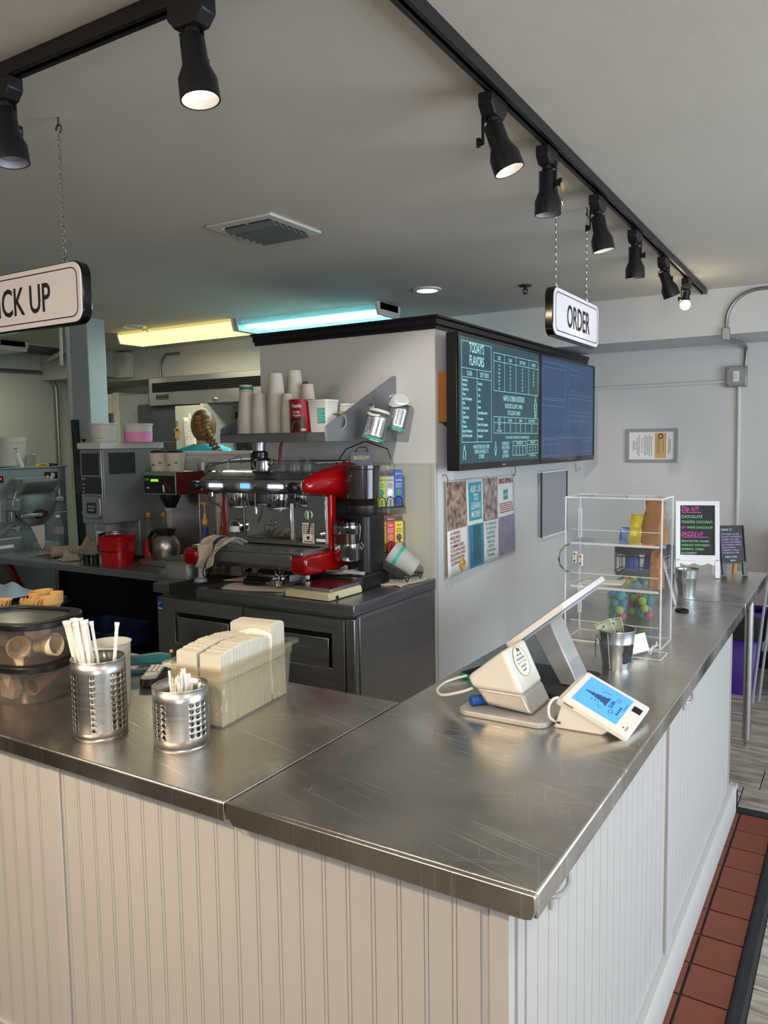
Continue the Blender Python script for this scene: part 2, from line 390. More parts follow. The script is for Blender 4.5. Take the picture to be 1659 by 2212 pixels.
# front wall with shop window, right wall with window (behind and beside the camera)
b = MB().box(-6.9, .2, -3.9, -3.8, 0, CEIL).box(3.0, 3.6, -3.9, -3.8, 0, CEIL).box(.2, 3.0, -3.9, -3.8, 0, .5).box(.2, 3.0, -3.9, -3.8, 2.3, CEIL)
S('wall_front', b, 'wall_paint')
b = MB().box(3.5, 3.6, -3.9, -.2, 0, CEIL).box(3.5, 3.6, 3.4, YB, 0, CEIL).box(3.5, 3.6, -.2, 3.4, 0, .35).box(3.5, 3.6, -.2, 3.4, 2.35, CEIL)
S('wall_right', b, 'wall_paint')
b = MB().frame([(.2, .5), (3.0, .5), (3.0, 2.3), (.2, 2.3)], [(.26, .56), (2.94, .56), (2.94, 2.24), (.26, 2.24)], 'y', -3.88, -3.82)
S('window_1', b, 'black_metal'); O('pane', MB().box(.26, 2.94, -3.853, -3.847, .56, 2.24), 'glass', bpy.data.objects['window_1'])
b = MB().frame([(-.2, .35), (3.4, .35), (3.4, 2.35), (-.2, 2.35)], [(-.14, .41), (3.34, .41), (3.34, 2.29), (-.14, 2.29)], 'x', 3.52, 3.58).box(3.52, 3.58, 1.57, 1.63, .4, 2.3)
S('window_2', b, 'black_metal'); O('pane', MB().box(3.547, 3.553, -.14, 3.34, .41, 2.29), 'glass', bpy.data.objects['window_2'])
# partition box that carries the menu screens
S('wall_partition', MB().box(-2.55, -1.43, 2.41, YB, 0, 2.17), 'wall_paint')
WP = bpy.data.objects['wall_partition']
b = MB()
for (x0, x1, pts) in (('y', 0, 0),):
    prof = [(0, 2.157), (.012, 2.157), (.012, 2.172), (.02, 2.18), (.02, 2.205), (.03, 2.212), (.03, 2.222), (0, 2.222)]
    # front run (-Y side) and side run (+X side), mitred at the corner
    vs = []
    for o_, z in prof: vs.append((-2.565-o_, 2.41-o_, z))
    for o_, z in prof: vs.append((-1.43+o_, 2.41-o_, z))
    for o_, z in prof: vs.append((-1.43+o_, YB, z))
    for o_, z in prof: vs.append((-2.565, 2.41, z))
    n = len(prof); fs = []
    for a in (0, 1):
        for k in range(n): fs.append((a*n+k, a*n+(k+1) % n, (a+1)*n+(k+1) % n, (a+1)*n+k))
    fs.append(tuple(range(n)))
    fs.append(tuple(2*n+k for k in range(n)))
    b.add(vs, fs)
b.box(-2.565, -1.43, 2.41, YB, 2.172, 2.222)
S('trim_4', b, 'black_metal', label='black crown trim along the top of the partition')
# washable panels below the shelf: framed sheets with batten
O('wall_panel', MB().box(-1.705, -1.45, 2.404, 2.41, .9, 1.485), 'panel_board', WP)
O('wall_panel', MB().box(-2.55, -1.745, 2.404, 2.41, .9, 1.485), 'panel_board', WP)
O('batten', MB().box(-1.745, -1.705, 2.398, 2.41, .9, 1.485), 'panel_board', WP, bev=.003)
O('cap_strip', MB().box(-2.55, -1.43, 2.400, 2.41, 1.485, 1.497), 'panel_board', WP, bev=.002)
O('corner_guard', MB().box(-1.45, -1.428, 2.400, 2.41, .915, 1.49).box(-1.43, -1.427, 2.400, 2.425, 0, 1.49), 'panel_board', WP, bev=.003)
# upper wainscot sheet on the customer side
O('wall_panel', MB().box(-1.43, -1.4285, 2.425, YB, .1, 1.35), 'wall_paint', WP)
# half wall of the kitchen pass-through
b = MB().box(-4.0, -2.56, 2.43, 2.53, 0, 1.545)
S('wall_half', b, 'wall_paint')
O('window_sill', MB().box(-4.0, -2.56, 2.41, 2.55, 1.545, 1.565), 'white_gloss', bpy.data.objects['wall_half'], bev=.003)
O('jamb', MB().box(-2.6, -2.56, 2.43, 2.53, 1.565, 1.66), 'white_gloss', bpy.data.objects['wall_half'], bev=.002)
# square pillar
b = MB().box(-4.585, -4.4, 2.7, 2.86, 0, CEIL); S('trim_5', b, 'pillar_paint', bev=.006, label='pale square pillar standing in the kitchen')
# back baseboard
S('baseboard_back', MB().box(-1.43, 3.5, YB-.018, YB, 0, .12), 'black_plastic', bev=.004)
# ------------------------------------------------------------ far kitchen
t = T('exhaust_hood', 'stainless exhaust hood over the far kitchen with a black louvred slot', 'hood', (-4.2, 4.05, 1.97))
O('canopy', MB().box(-1.08, 1.5, 0, .2, 0, .255), 'brushed_dark', t, bev=.004)
O('filter_slot', MB().box(-1.03, 1.5, -.006, .0, .12, .205), 'black_gloss', t)
for k in range(5): O('slat', MB().box(-1.03, 1.5, -.010, -.006, .124+.016*k, .127+.016*k), 'dark_grey', t)
b = MB().frame([(-.985, .055), (-.83, .055), (-.83, .098), (-.985, .098)], [(-.978, .062), (-.837, .062), (-.837, .091), (-.978, .091)], 'y', -.004, 0)
[b.box(-.968+.017*k, -.957+.017*k, -.004, -.001, .068, .085) for k in range(8)]
O('nameplate', b, 'black_metal', t)
b = MB().cone((-.26, -.02, .035), (-.26, 0, .035), .012, n=10); O('hook', b, 'chrome', t)
t = T('tall_cabinet', 'grey tall cabinet under the far hood with keys and a note on its side', 'cabinet', (-4.7, 4.0, 0))
O('body', MB().box(-.2, .12, 0, .5, 0, 1.955), 'kitchen_paint', t, bev=.004)
O('side_panel', MB().box(.12, .15, -.01, .5, 0, 1.965), 'panel_board', t, bev=.003)
t = T('kitchen_door', 'dark blue grey door beyond the pillar, left of the tall cabinet', 'door', (-5.15, 4.1, 0))
O('leaf', MB().box(-.35, .2, 0, .04, 0, 1.99), 'blue_grey' if 'blue_grey' in MATS else 'dark_grey', t, bev=.004); O('knob', MB().ball((.12, -.04, 1.0), .03), 'chrome', t)
t = T('upright_freezer', 'white upright freezer seen between the pillar and the dark door', 'freezer', (-5.75, 4.2, 0))
O('body', MB().box(-.12, .3, 0, .55, 0, 2.10), 'pillar_paint', t, bev=.006); O('door', MB().box(-.20, -.12, -.01, .5, 0, 2.13), 'white_plastic', t, bev=.006)
O('hinge', MB().box(-.30, -.20, .0, .03, 1.93, 2.12), 'white_plastic', t, bev=.003)
t = T('paper_note', 'handwritten paper note taped beside the person on the grey cabinet', 'note', (-4.79, 3.99, 1.5))
b = MB(); b.grid(lambda u, v: (.02+u*.15+.03*(1-v)*(1-u)*0-.02*math.sin(v*2), -.004-.006*math.sin(u*3)*math.sin(v*4), .02+v*.33), 6, 8)
O('sheet', b, 'paper_white', t, solid=.001)
b = MB()
for k in range(9): scrib(b, (.034, -.013, .315-.020*k), (1, 0, 0), (0, 0, 1), .115-.012*(k%3), .012, k)
b.tube([(.05, -.013, .1), (.05, -.013, .06), (.13, -.013, .055), (.13, -.013, .12)], .003, 4)
O('handwriting', b, 'ink', t); O('tape', MB().box(.07, .1, -.006, -.003, .335, .385), 'paper_white', t)
t = T('key_ring', 'bunch of brass keys hanging on the grey cabinet left of the note', 'keys', (-4.87, 3.995, 1.6))
b = MB().tube([(.015*math.cos(a/10*2*PI), -.006, .19+.02*math.sin(a/10*2*PI)) for a in range(10)], .002, 5, closed=True); O('ring', b, 'chrome', t)
for k in range(4):
    dx = -.02+.014*k; b = MB().cone((dx, -.01, .14), (dx, -.006, .14), .014, n=10).box(dx-.004, dx+.004, -.009, -.006, .07, .13); O('key', b, 'gold_plastic', t)
O('hook', MB().cone((0, -.02, .215), (0, .0, .215), .01, n=8), 'chrome', t)
t = T('counter_shelf', 'white shelf board glimpsed under the hood right of the person', 'shelf', (-4.3, 4.13, 1.62)); O('board', MB().box(.15, .72, 0, .2, 0, .02), 'white_gloss', t); O('bracket', MB().box(.3, .32, .0, .2, -.12, 0), 'white_gloss', t)
t = T('dark_oven', 'dark oven cavity with a brownish lining behind the person', 'oven', (-4.5, 4.35, 0)); O('body', MB().box(0, 1.6, 0, .45, 0, 1.9), 'black_plastic', t); O('lining', MB().box(.25, 1.4, -.005, 0, 1.68, 1.88), 'can_brown', t)
t = T('wall_box', 'cream wall box with a red light high beside the pillar', 'alarm', (-5.9, 4.19, 2.27)); O('housing', MB().box(.0, .16, 0, .09, 0, .24), 'white_plastic', t, bev=.004); O('indicator', MB().ball((-.02, 0, .2), .014, 8, 6), 'led_red', t)
# conduits
def conduit(pts, label, mt='conduit', r=.011, extra=None):
    t = T('conduit', label, 'pipe'); O('pipe', MB().tube(pts, r, 8), mt, t)
    return t
def arc(c, r, a0, a1, n, f): return [f(c[0]+r*math.cos(a0+(a1-a0)*k/n), c[1]+r*math.sin(a0+(a1-a0)*k/n)) for k in range(n+1)]
yq = 4.27
t = conduit([(.9, yq-.0, 2.505), (.0, yq, 2.502)]+arc((-.18, 2.32), .182, PI/2, PI, 8, lambda a, c: (a-.0, yq, c))+[(-.362, yq, 2.27)], 'bent metal conduit on the soffit at the right dropping to a switch box')
O('fitting', MB().box(-.385, -.34, yq-.022, yq+.012, 2.205, 2.285), 'machine_steel', t, bev=.006)
O('pipe', MB().tube([(-.36, yq, 2.215), (-.31, 4.5, 2.215), (-.315, 4.83, 2.22), (-.315, 4.85, 2.19), (-.32, 4.85, 2.09)], .011, 8), 'conduit', t)
t = conduit([(-1.43, 4.85, 1.985), (-.43, 4.85, 1.99)], 'white painted horizontal conduit along the back wall', 'white_plastic', .012)
t = conduit([(-.355, 4.85, 1.96), (-.352, 4.85, 1.75), (-.345, 4.85, 1.2), (-.345, 4.85, .9), (-.345, 4.85, .13)], 'white painted vertical conduit below the switch box', 'white_plastic', .013)
t = T('switch_box', 'square metal switch box with white rocker at the conduit corner', 'switch', (-.37, 4.86, 2.02))
b = MB().box(-.065, .065, -.045, 0, -.07, .07); O('box', b, 'conduit', t, bev=.004); O('cover_plate', MB().box(-.058, .058, -.05, -.045, -.062, .062), 'machine_steel', t, bev=.002)
O('rocker_frame', MB().box(-.02, .02, -.054, -.05, -.036, .036), 'white_gloss', t, bev=.001); O('rocker', MB().box(-.01, .01, -.058, -.054, -.018, .018), 'white_plastic', t, bev=.001)
for sx_ in (-1, 1):
    for sz_ in (-1, 1): O('screw', MB().cone((sx_*.05, -.053, sz_*.055), (sx_*.05, -.05, sz_*.055), .004, n=8), 'dark_grey', t)
# left kitchen conduits
xw = -6.77
conduit([(xw, 2.6, 2.34), (xw, 3.95, 2.36)]+arc((3.97, 2.18), .18, PI/2, 0, 8, lambda a, c: (xw, a+.0, c))+[(xw, 4.15, 1.5), (xw, 4.15, .3)], 'grey conduit bending down the left kitchen wall', 'conduit', .02)
conduit([(-4.6, 2.69, 2.5), (-4.6, 2.69, 1.2)], 'painted pipe running down the left edge of the pillar', 'kitchen_paint', .018)
conduit([(-4.65, 2.67, 2.48), (-4.66, 2.67, 2.2)], 'short pipe bend beside the pillar top under the sign', 'white_plastic', .012)
conduit([(-5.1, 4.27, 2.46), (-5.28, 4.27, 2.46), (-5.35, 4.27, 2.38), (-5.35, 4.27, 2.22), (-4.9, 4.27, 2.2)], 'thin conduit looping down the kitchen soffit to the hood', 'conduit', .013)
conduit([(-6.7, 4.0, 2.47), (-4.65, 2.98, 2.47)], 'pale pipe crossing the ceiling at the left edge', 'white_plastic', .02)
t = T('return_grille', 'dark ceiling return grille at the left kitchen wall', 'vent', (-6.3, 3.6, CEIL)); O('frame', MB().box(-.3, .3, -.4, .4, -.012, 0), 'kitchen_paint', t); O('grille', MB().box(-.27, .27, -.37, .37, -.016, -.012), 'dark_grey', t)
S('trim_6', MB().box(-6.8, -5.9, 4.0, 4.28, 2.28, CEIL), 'kitchen_paint')
# ------------------------------------------------------------ fluorescent fixtures
def fluoro(name, label, x0, x1, y0, warm):
    t = T(name, label, 'light fixture', (x0, y0, CEIL)); L_ = x1-x0
    la = bpy.data.lights.new('tube_fill_light', 'AREA'); la.shape = 'RECTANGLE'; la.size = L_*.82; la.size_y = .2; la.energy = (4 if x0 < -5 else 8) if warm else 12; la.color = (1, .93, .68) if warm else (.70, .95, 1)
    lo_ = bpy.data.objects.new('tube_fill_light', la); COL.objects.link(lo_); lo_.parent = t; lo_.location = (L_/2, .15, -.09)  # area lamp added under every fixture, the unlit one too, to brighten the kitchen
    O('housing', MB().box(0, L_, .03, .27, -.05, 0), 'white_gloss', t, bev=.003)
    for a in (0, L_-.02): O('end_cap', MB().prism([(.0, -.0), (.0, -.03), (.02, -.088), (.28, -.088), (.30, -.03), (.30, 0)], 'x', a, a+.02), 'white_plastic', t, bev=.003)
    O('diffuser', MB().prism([(.004, -.02), (.024, -.082), (.276, -.082), (.296, -.02), (.27, -.016), (.03, -.016)], 'x', .02, L_-.02), 'tube_warm' if warm else 'clear_diff', t)
    if not warm:
        for yy in (.09, .21): O('tube', MB().cone((.04, yy, -.055), (L_-.04, yy, -.055), .013, n=10), 'tube_cool', t)
clear('clear_diff', '#d8ffff', .45, .2, 1.3)
fluoro('fluorescent_fixture', 'yellowed long fluorescent ceiling fixture at left', -4.90, -3.62, 3.38, True)
fluoro('fluorescent_fixture', 'bright bluish long fluorescent ceiling fixture at right, above the partition', -3.60, -2.36, 3.38, False)
fluoro('fluorescent_fixture', 'fluorescent fixture end at the left picture edge under the pick up sign', -6.4, -5.95, 3.0, True)
[c for c in bpy.data.objects['fluorescent_fixture.002'].children if c.name.startswith('diffuser')][0].data.materials[0] = MATS['white_gloss']
# ceiling vent
t = T('ceiling_vent', 'square louvred ceiling vent above the counter', 'vent', (-1.84, 1.625, CEIL))
O('frame', MB().frame([(-.175, -.175), (.175, -.175), (.175, .175), (-.175, .175)], [(-.13, -.13), (.13, -.13), (.13, .13), (-.13, .13)], 'z', -.012, 0), 'white_plastic', t, bev=.003)
O('throat', MB().box(-.13, .13, -.13, .13, -.003, 0), 'black_plastic', t)
for k in range(6):
    y = -.11+.044*k; O('louvre', MB().prism([(y, -.010), (y+.034, -.028), (y+.036, -.025), (y+.002, -.006)], 'x', -.13, .13), 'machine_steel', t)
O('divider', MB().box(-.004, .004, -.13, .13, -.012, -.003), 'machine_steel', t)
# recessed downlights, sprinklers
for (x, y, lit, lb) in ((-1.91, 3.23, 1, 'lit round recessed downlight behind the partition trim'), (-4.48, 3.21, 0, 'unlit round recessed downlight beside the pillar')):
    t = T('downlight', lb, 'downlight', (x, y, CEIL))
    O('ring', MB().lathe([(.062, -.001), (.064, -.012), (.085, -.008), (.088, 0)], 28), 'white_gloss', t)
    O('lens', MB().lathe([(.064, -.004), (.001, -.006)], 28), 'recess_glow' if lit else 'white_plastic', t)
for (x, y, lb) in ((-1.37, 3.465, 'fire sprinkler head on the ceiling left of the order sign'), (-4.55, 3.4, 'fire sprinkler head near the pillar by the yellow light')):
    t = T('sprinkler', lb, 'sprinkler', (x, y, CEIL)); O('escutcheon', MB().lathe([(.04, 0), (.036, -.008), (.012, -.01)], 20), 'dark_grey' if x > -2 else 'white_plastic', t)
    O('head', MB().cone((0, 0, 0), (0, 0, -.03), .009, n=10).tube([(-.012, 0, -.02), (-.016, 0, -.035), (0, 0, -.05)], .003, 5).tube([(.012, 0, -.02), (.016, 0, -.035), (0, 0, -.05)], .003, 5).cone((0, 0, -.05), (0, 0, -.053), .014, n=10), 'black_metal' if x > -2 else 'chrome', t)
# ------------------------------------------------------------ track lighting
def track(name, label, p0, p1):
    p0 = V(p0); p1 = V(p1); d = p1-p0; L_ = d.length
    t = T(name, label, 'track', p0, math.atan2(d.y, d.x))
    O('rail', MB().prism([(-.018, 0), (-.018, -.034), (-.006, -.034), (-.006, -.01), (.006, -.01), (.006, -.034), (.018, -.034), (.018, 0)], 'x', 0, L_), 'black_metal', t, bev=.001)
    O('end_cap', MB().box(L_, L_+.02, -.018, .018, -.03, -.002), 'machine_steel' if 'right' in label else 'black_metal', t, bev=.002)
track('light_track', 'black lighting track running above the left counter', (-2.3, .15, CEIL), (-.35, .15, CEIL))
track('light_track', 'black lighting track running to the right above the long counter', (-.42, -.6, CEIL), (-.492, 4.24, CEIL))
def head(x, y, aim, label, lit, along, rx=0, bulb=False, side=1, power=7):
    t = T('track_head', label, 'spotlight', (x, y, CEIL-.034), along, 'spotlights on the black tracks' if False else None)
    O('adapter', MB().prism([(-.05, 0), (.05, 0), (.05, -.03), (.03, -.052), (-.03, -.052), (-.05, -.03)], 'y', -.02, .02), 'black_metal', t, bev=.003)
    O('collar', MB().cone((.0, 0, -.052), (.0, 0, -.062), .016, n=12), 'black_metal', t)
    O('stem', MB().box(-.006, .006, side*.026, side*.030, -.11, -.04).tube([(0, 0, -.06), (0, side*.028, -.052)], .004, 6), 'black_metal', t)
    O('cable', MB().tube([(.0, 0, -.06), (-.012, -side*.022, -.068), (-.006, -side*.02, -.085), (0, -side*.004, -.098)], .003, 6), 'black_metal', t)
    O('knob', MB().cone((0, side*.028, -.105), (0, side*.04, -.105), .009, n=8).box(-.003, .003, side*.036, side*.046, -.117, -.093), 'black_metal', t)
    h = V((0, 0, -.066)); a = V(aim).normalized()
    # aim in local frame
    a = Mx.Rotation(-along, 3, 'Z') @ a
    q = a.to_track_quat('-Z', 'Y').to_matrix().to_4x4(); M_ = Mx.Translation(h) @ q
    if bulb:
        b = MB().at(M_).lathe([(0, 0), (.018, -.002), (.02, -.03), (.022, -.05)], 20); O('shade', b, 'black_metal', t)
        b = MB().at(M_).ball((0, 0, -.075), .028, 16, 10); O('bulb', b, 'lamp_bulb', t)
    else:
        b = MB().at(M_).lathe([(0, 0), (.022, 0), (.0255, -.006), (.027, -.058), (.040, -.088), (.041, -.130), (.038, -.130), (.036, -.095), (0, -.09)], 28); O('shade', b, 'black_metal', t)
        b = MB().at(M_).lathe([(.038, -.129), (.034, -.118), (.030, -.112)], 24); O('baffle', b, 'mesh_grey', t)
        b = MB().at(M_).lathe([(.031, -.114), (.001, -.1145)], 24); O('lens', b, 'lamp_on' if lit else 'lamp_off', t)
    if lit:
        l = bpy.data.lights.new('spot', 'SPOT'); l.energy = power; l.spot_size = 1.25 if power < 20 else .64; l.spot_blend = .6 if power < 20 else .4; l.color = (1, .83, .62) if power < 20 else (1, .95, .90); l.shadow_soft_size = .02
        o = bpy.data.objects.new('spot', l); COL.objects.link(o); o.parent = t; o.matrix_local = Mx.Translation(h+a*.135) @ q
head(-.795, .15, (.14, .0, -1), 'lit black spotlight hanging from the left track over the paper goods', 1, 0)
head(-.425, -.42, (-1.0, 3.5, -1.35), 'lit spotlight on the right track above the camera aimed at the partition', 1, PI/2, power=105)
head(-1.43, .15, (.12, .03, -1), 'unlit black spotlight at the left picture edge above the pick up sign', 0, 0)
head(-.46, .90, (.34, .12, -1), 'lit tilted spotlight nearest the camera on the right track', 1, PI/2)
head(-.465, 1.33, (0, .05, -1), 'spotlight second along the right track with a tag hooked on it', 0, PI/2, side=-1)
head(-.475, 1.90, (.16, .1, -1), 'spotlight third along the right track, faintly lit', 1, PI/2)
head(-.48, 2.47, (0, .1, -1), 'spotlight fourth along the right track, hanging straight down', 0, PI/2, side=-1)
head(-.485, 3.06, (.30, .30, -1), 'spotlight fifth along the right track, tilted away', 0, PI/2, side=-1)
head(-.49, 3.68, (-.1, .1, -1), 'glowing bare bulb spotlight at the far end of the right track', 1, PI/2, bulb=True)
t = T('hook_tag', 'round metal tag with wire hook clipped on the second spotlight', 'hook', (-.43, 1.325, 2.375))
O('disc', MB().cone((.012, 0, 0), (.016, 0, 0), .013, n=16), 'wood_light', t); O('wire', MB().tube([(.014, 0, -.01), (.014, .006, -.03), (.014, -.004, -.045), (.014, .006, -.058), (.014, -.006, -.05)], .0016, 5), 'chrome', t)
# ------------------------------------------------------------ hanging signs
def chain(x, y, z0, z1, t, mt='chrome'):
    b = MB(); z = z0; k = 0
    while z < z1-.004:
        pts = [(.0042*math.cos(a*PI/4), 0, z+.0075+.0085*math.sin(a*PI/4)) for a in range(8)]
        if k % 2: pts = [(0, p[0], p[2]) for p in pts]
        b.add([], []); c0 = MB().tube([(x+p[0], y+p[1], p[2]) for p in pts], .0013, 4, closed=True); b.add(c0.v, c0.f); z += .0132; k += 1
    O('chain', b, mt, t)
    c = [(x+.012*math.cos(a)-.000, y, z1+.012+.012*math.sin(a)) for a in [(-1.2+k*.5) for k in range(10)]]+[(x, y, z1+.03), (x, y, CEIL-z_off)]
    O('hook', MB().tube(c, .0026, 6), 'dark_grey', t)
    O('ring', MB().tube([(x+.010*math.cos(a*PI/5), y, z0-.004+.010*math.sin(a*PI/5)) for a in range(10)], .002, 5, closed=True), 'chrome', t)
z_off = 0
def sign(name, label, x0, x1, z0, z1, word, size, chains, M_, wx):
    t = T(name, label, 'sign'); t.matrix_world = M_
    L0 = M_.inverted()
    R_ = .035
    O('backing', MB().prism(rrect(x0-.004, x1+.004, z0-.004, z1+.004, R_+.004, 6), 'y', .004, .034), 'black_gloss', t, bev=.003)
    O('face', MB().prism(rrect(x0, x1, z0, z1, R_, 6), 'y', 0, .004), 'sign_white', t, bev=.001)
    O('border', MB().frame(rrect(x0+.014, x1-.014, z0+.014, z1-.014, R_-.008, 6), rrect(x0+.017, x1-.017, z0+.017, z1-.017, R_-.011, 6), 'y', -.0008, 0), 'ink', t)
    b = MB(); text(b, word, (wx, -.001, (z0+z1)/2-size*.36), (1, 0, 0), (0, 0, 1), size, 'C', sx=.72, bold=.012); O('lettering', b, 'ink', t)
    for cx in chains:
        chain(cx, .017, z1+.014, CEIL-.045, t)
    return t
sign('hanging_sign', 'white pick up sign hanging on chains at the left edge', -.40, .175, -.0, .0, '', .1, [], Mx(), 0) if False else None
sg = sign('hanging_sign', 'white rounded pick up sign hanging by a chain over the left counter', -2.045, -1.49, 1.955, 2.122, 'PICK UP', .115, (-1.575, -1.96), Mx.Translation((0, .395, 0)), -1.775)
sg = sign('hanging_sign', 'white rounded order sign hanging by chains over the right counter', 1.685, 2.23, 1.983, 2.152, 'ORDER', .118, (1.752, 2.12), Mx.Translation((-.565, 0, 0)) @ Mx.Rotation(PI/2, 4, 'Z'), 1.965)
# ================================================================ CUSTOMER COUNTERS
Z = .91
t = T('countertop', 'long stainless worktop of the right counter with the register on it', 'countertop')
b = MB().prism([(-.63, .8665), (-.628, .91), (-.003, .91), (0, .907), (0, .8665), (-.012, .8665), (-.012, .897), (-.618, .897), (-.618, .8665)], 'y', .012, 2.436)
O('top', b, 'worktop_steel', t, bev=.002)
b = MB().prism([(-.63, .885), (-.612, .8665), (-.018, .8665), (-.006, .870), (0, .883), (0, .907), (-.003, .91), (-.63, .91)], 'y', 0, .012); O('front_flange', b, 'worktop_steel', t, bev=.0015)
t = T('countertop', 'stainless worktop of the left counter holding straws and napkins', 'countertop')
b = MB().prism([(0, .8705), (0, .907), (.003, .91), (.675, .91), (.678, .8705), (.664, .8705), (.664, .897), (.014, .897), (.014, .8705)], 'x', -3.2, -.634); O('top', b, 'worktop_steel', t, bev=.002)
O('end_flange', MB().box(-.646, -.634, .012, .66, .8705, .898), 'worktop_steel', t)
t = T('steel_table', 'stainless table at the far end of the counter with round leg and chalkboards on it', 'table')
b = MB().prism([(-.63, .870), (-.63, .91), (-.003, .91), (0, .907), (0, .870), (-.012, .870), (-.012, .897), (-.618, .897), (-.618, .870)], 'y', 2.444, 3.33); O('top', b, 'worktop_steel', t, bev=.002)
for (x, y) in ((-.075, 3.27), (-.58, 3.27), (-.58, 2.52)):
    lg = O('leg', MB().cone((x, y, .04), (x, y, .87), .0215, n=20), 'brushed', t); O('foot', MB().cone((x, y, 0), (x, y, .042), .010, .016, n=14), 'chrome', lg)
O('end_strip', MB().box(-.62, -.002, 2.437, 2.444, .872, .912), 'brushed', t)
# grommet ring
t = T('grommet', 'black rubber cable ring lying on the counter behind the display case', 'ring', (-.202, 2.18, Z)); O('ring', MB().tube([(.022*math.cos(a*PI/9), .022*math.sin(a*PI/9), .005) for a in range(18)], .005, 6, closed=True), 'rubber', t)
# ---- right cabinet
t = T('counter_cabinet', 'white beadboard cabinet under the right counter with curved pulls', 'cabinet')
O('carcass', MB().box(-.60, -.06, .05, 2.42, .0, .866), 'base_paint', t)
bd = .0535
def boards(parent, n, fn, w_=.0535):
    for k in range(n): fn(k)
m_b = me('board', MB().prism([(0, 0), (0, -.004), (.002, -.004), (.0022, -.0012), (.0034, -.0012), (.0036, -.004), (.0100, -.004), (.0102, -.0012), (.0114, -.0012), (.0116, -.004), (.0535, -.004), (.0535, 0)], 'z', .118, .866), 'bead_paint')
def run_x(parent, x0, x1, y):
    x = x0
    while x < x1-.03:
        o = O('board', m_b, None, parent); o.location = (x, y, 0); x += bd
t3 = T('counter_cabinet', 'beige lit beadboard front below the left counter and the counter corner', 'cabinet')
O('carcass', MB().box(-3.2, -.065, .034, .05, 0, .866).box(-3.2, -.66, .05, .62, 0, .866), 'base_paint', t3)
run_x(t3, -1.175, -.09, .034); run_x(t3, -1.215-bd*24, -1.215, .034)
O('stile', MB().box(-1.213, -1.178, .026, .034, .0, .866), 'bead_paint', t3, bev=.002)
O('corner_post', MB().box(-.088, -.052, .026, .05, .0, .866), 'bead_paint', t3, bev=.002)
O('kick_board', MB().box(-3.2, -.05, .022, .034, .0, .117), 'base_paint', t3, bev=.002)
m_c = me('board', MB().prism([(0, 0), (.0006, .0008), (.004, .0012), (.004, .0523), (.0006, .0527), (0, .0535)], 'z', .118, .862), 'door_paint')
O('corner_post', MB().box(-.06, -.046, .05, .078, .0, .866), 'door_paint', t, bev=.002)
O('stile', MB().box(-.06, -.038, 1.165, 1.25, .11, .866), 'base_paint', t, bev=.002)
O('stile', MB().box(-.06, -.045, 2.41, 2.43, .11, .866), 'base_paint', t)
for (ya, n) in ((.084, 20), (1.272, 21)):
    dr = O('door', MB().box(-.06, -.050, ya-.003, ya+n*bd+.003, .116, .863), 'door_paint', t)
    for k in range(n):
        o = O('board', m_c, None, dr); o.location = (-.050, ya+k*bd, 0)
    yh = ya+.11
    b = MB().tube(smooth([(-.046, yh, .80), (-.036, yh+.004, .797), (-.028, yh+.022, .797), (-.026, yh+.045, .802), (-.030, yh+.058, .812)], 4), .0048, 8)
    b.box(-.047, -.040, yh-.006, yh+.006, .775, .822); O('handle', b, 'silver_plastic', dr)
b = MB().prism([(-.05, 0), (-.018, 0), (-.018, .095), (-.028, .112), (-.045, .117), (-.05, .117)], 'y', .03, 2.5); O('base_moulding', b, 'door_paint', t, bev=.002)
O('base_return', MB().box(-.6, -.018, 2.46, 2.5, 0, .115), 'door_paint', t, bev=.002)
# ================================================================ REGISTER
t = T('receipt_printer', 'white slanted receipt printer with round sticker on its flat grey foot', 'printer')
y0, y1 = .70, .845
up = [(-.432, .972), (-.295, .974), (-.347, 1.083), (-.448, 1.0)]; lo = [(-.398, .934), (-.268, .926), (-.295, .974), (-.432, .972)]
def rprism(poly, lo_, hi_, r, n=5):
    # oblique prism with the (+X,-Y) vertical edge rounded by bevel
    return MB().prism(poly, 'y', lo_, hi_)
O('cover', rprism(up, y0, y1, .02), 'white_plastic', t, bev=.012, seg=4)
O('lower_body', rprism([(a+(.003 if i in (0, 3) else -.003), c+(.0 if i < 2 else .004)) for i, (a, c) in enumerate(lo)], y0+.003, y1-.003, .02), 'pos_lower', t, bev=.010, seg=4)
O('base_plate', MB().prism(rrect(-.462, -.225, .665, .86, .03, 6), 'z', Z, Z+.014), 'silver_plastic', t, bev=.003)
# sticker on the +X face plane (edge lo: x from -.295,z.974 up to -.347,z1.083)
d_ = V((-.347+.295, 0, 1.083-.974)).normalized(); nrm = V((d_.z, 0, -d_.x)); ctr = V((-.327, .768, 1.041))+nrm*.0016
def disc(c, u, w_, ru, rw, n=28): return [c+u*math.cos(2*PI*k/n)*ru+w_*math.sin(2*PI*k/n)*rw for k in range(n)]
b = MB(); yv = V((0, 1, 0)); b.add(disc(ctr, yv, d_, .040, .040), [tuple(range(28))]); o_ = O('sticker', b, 'sign_white', t)
b = MB(); A1 = disc(ctr+nrm*.0005, yv, d_, .040, .040); A2 = disc(ctr+nrm*.0005, yv, d_, .0375, .0375); b.add(A1+A2, [(k, (k+1) % 28, 28+(k+1) % 28, 28+k) for k in range(28)]); 
text(b, 'MADE FROM', ctr+nrm*.001+d_*-.006, yv, d_, .0095, 'C', bold=.01); O('sticker_ring', b, 'tea_green', o_)
b = MB(); 
for s, k in (('WE USE', .014), ('PACKAGING', .004), ('PLANTS', -.016)): text(b, s, ctr+nrm*.001+d_*k, yv, d_, .0090, 'C', bold=.01)
b.add(disc(ctr+nrm*.001+d_*.030, yv, d_, .004, .006, 8), [tuple(range(8))]); b.add(disc(ctr+nrm*.001+d_*.028+yv*.009, yv, d_, .003, .005, 8), [tuple(range(8))])
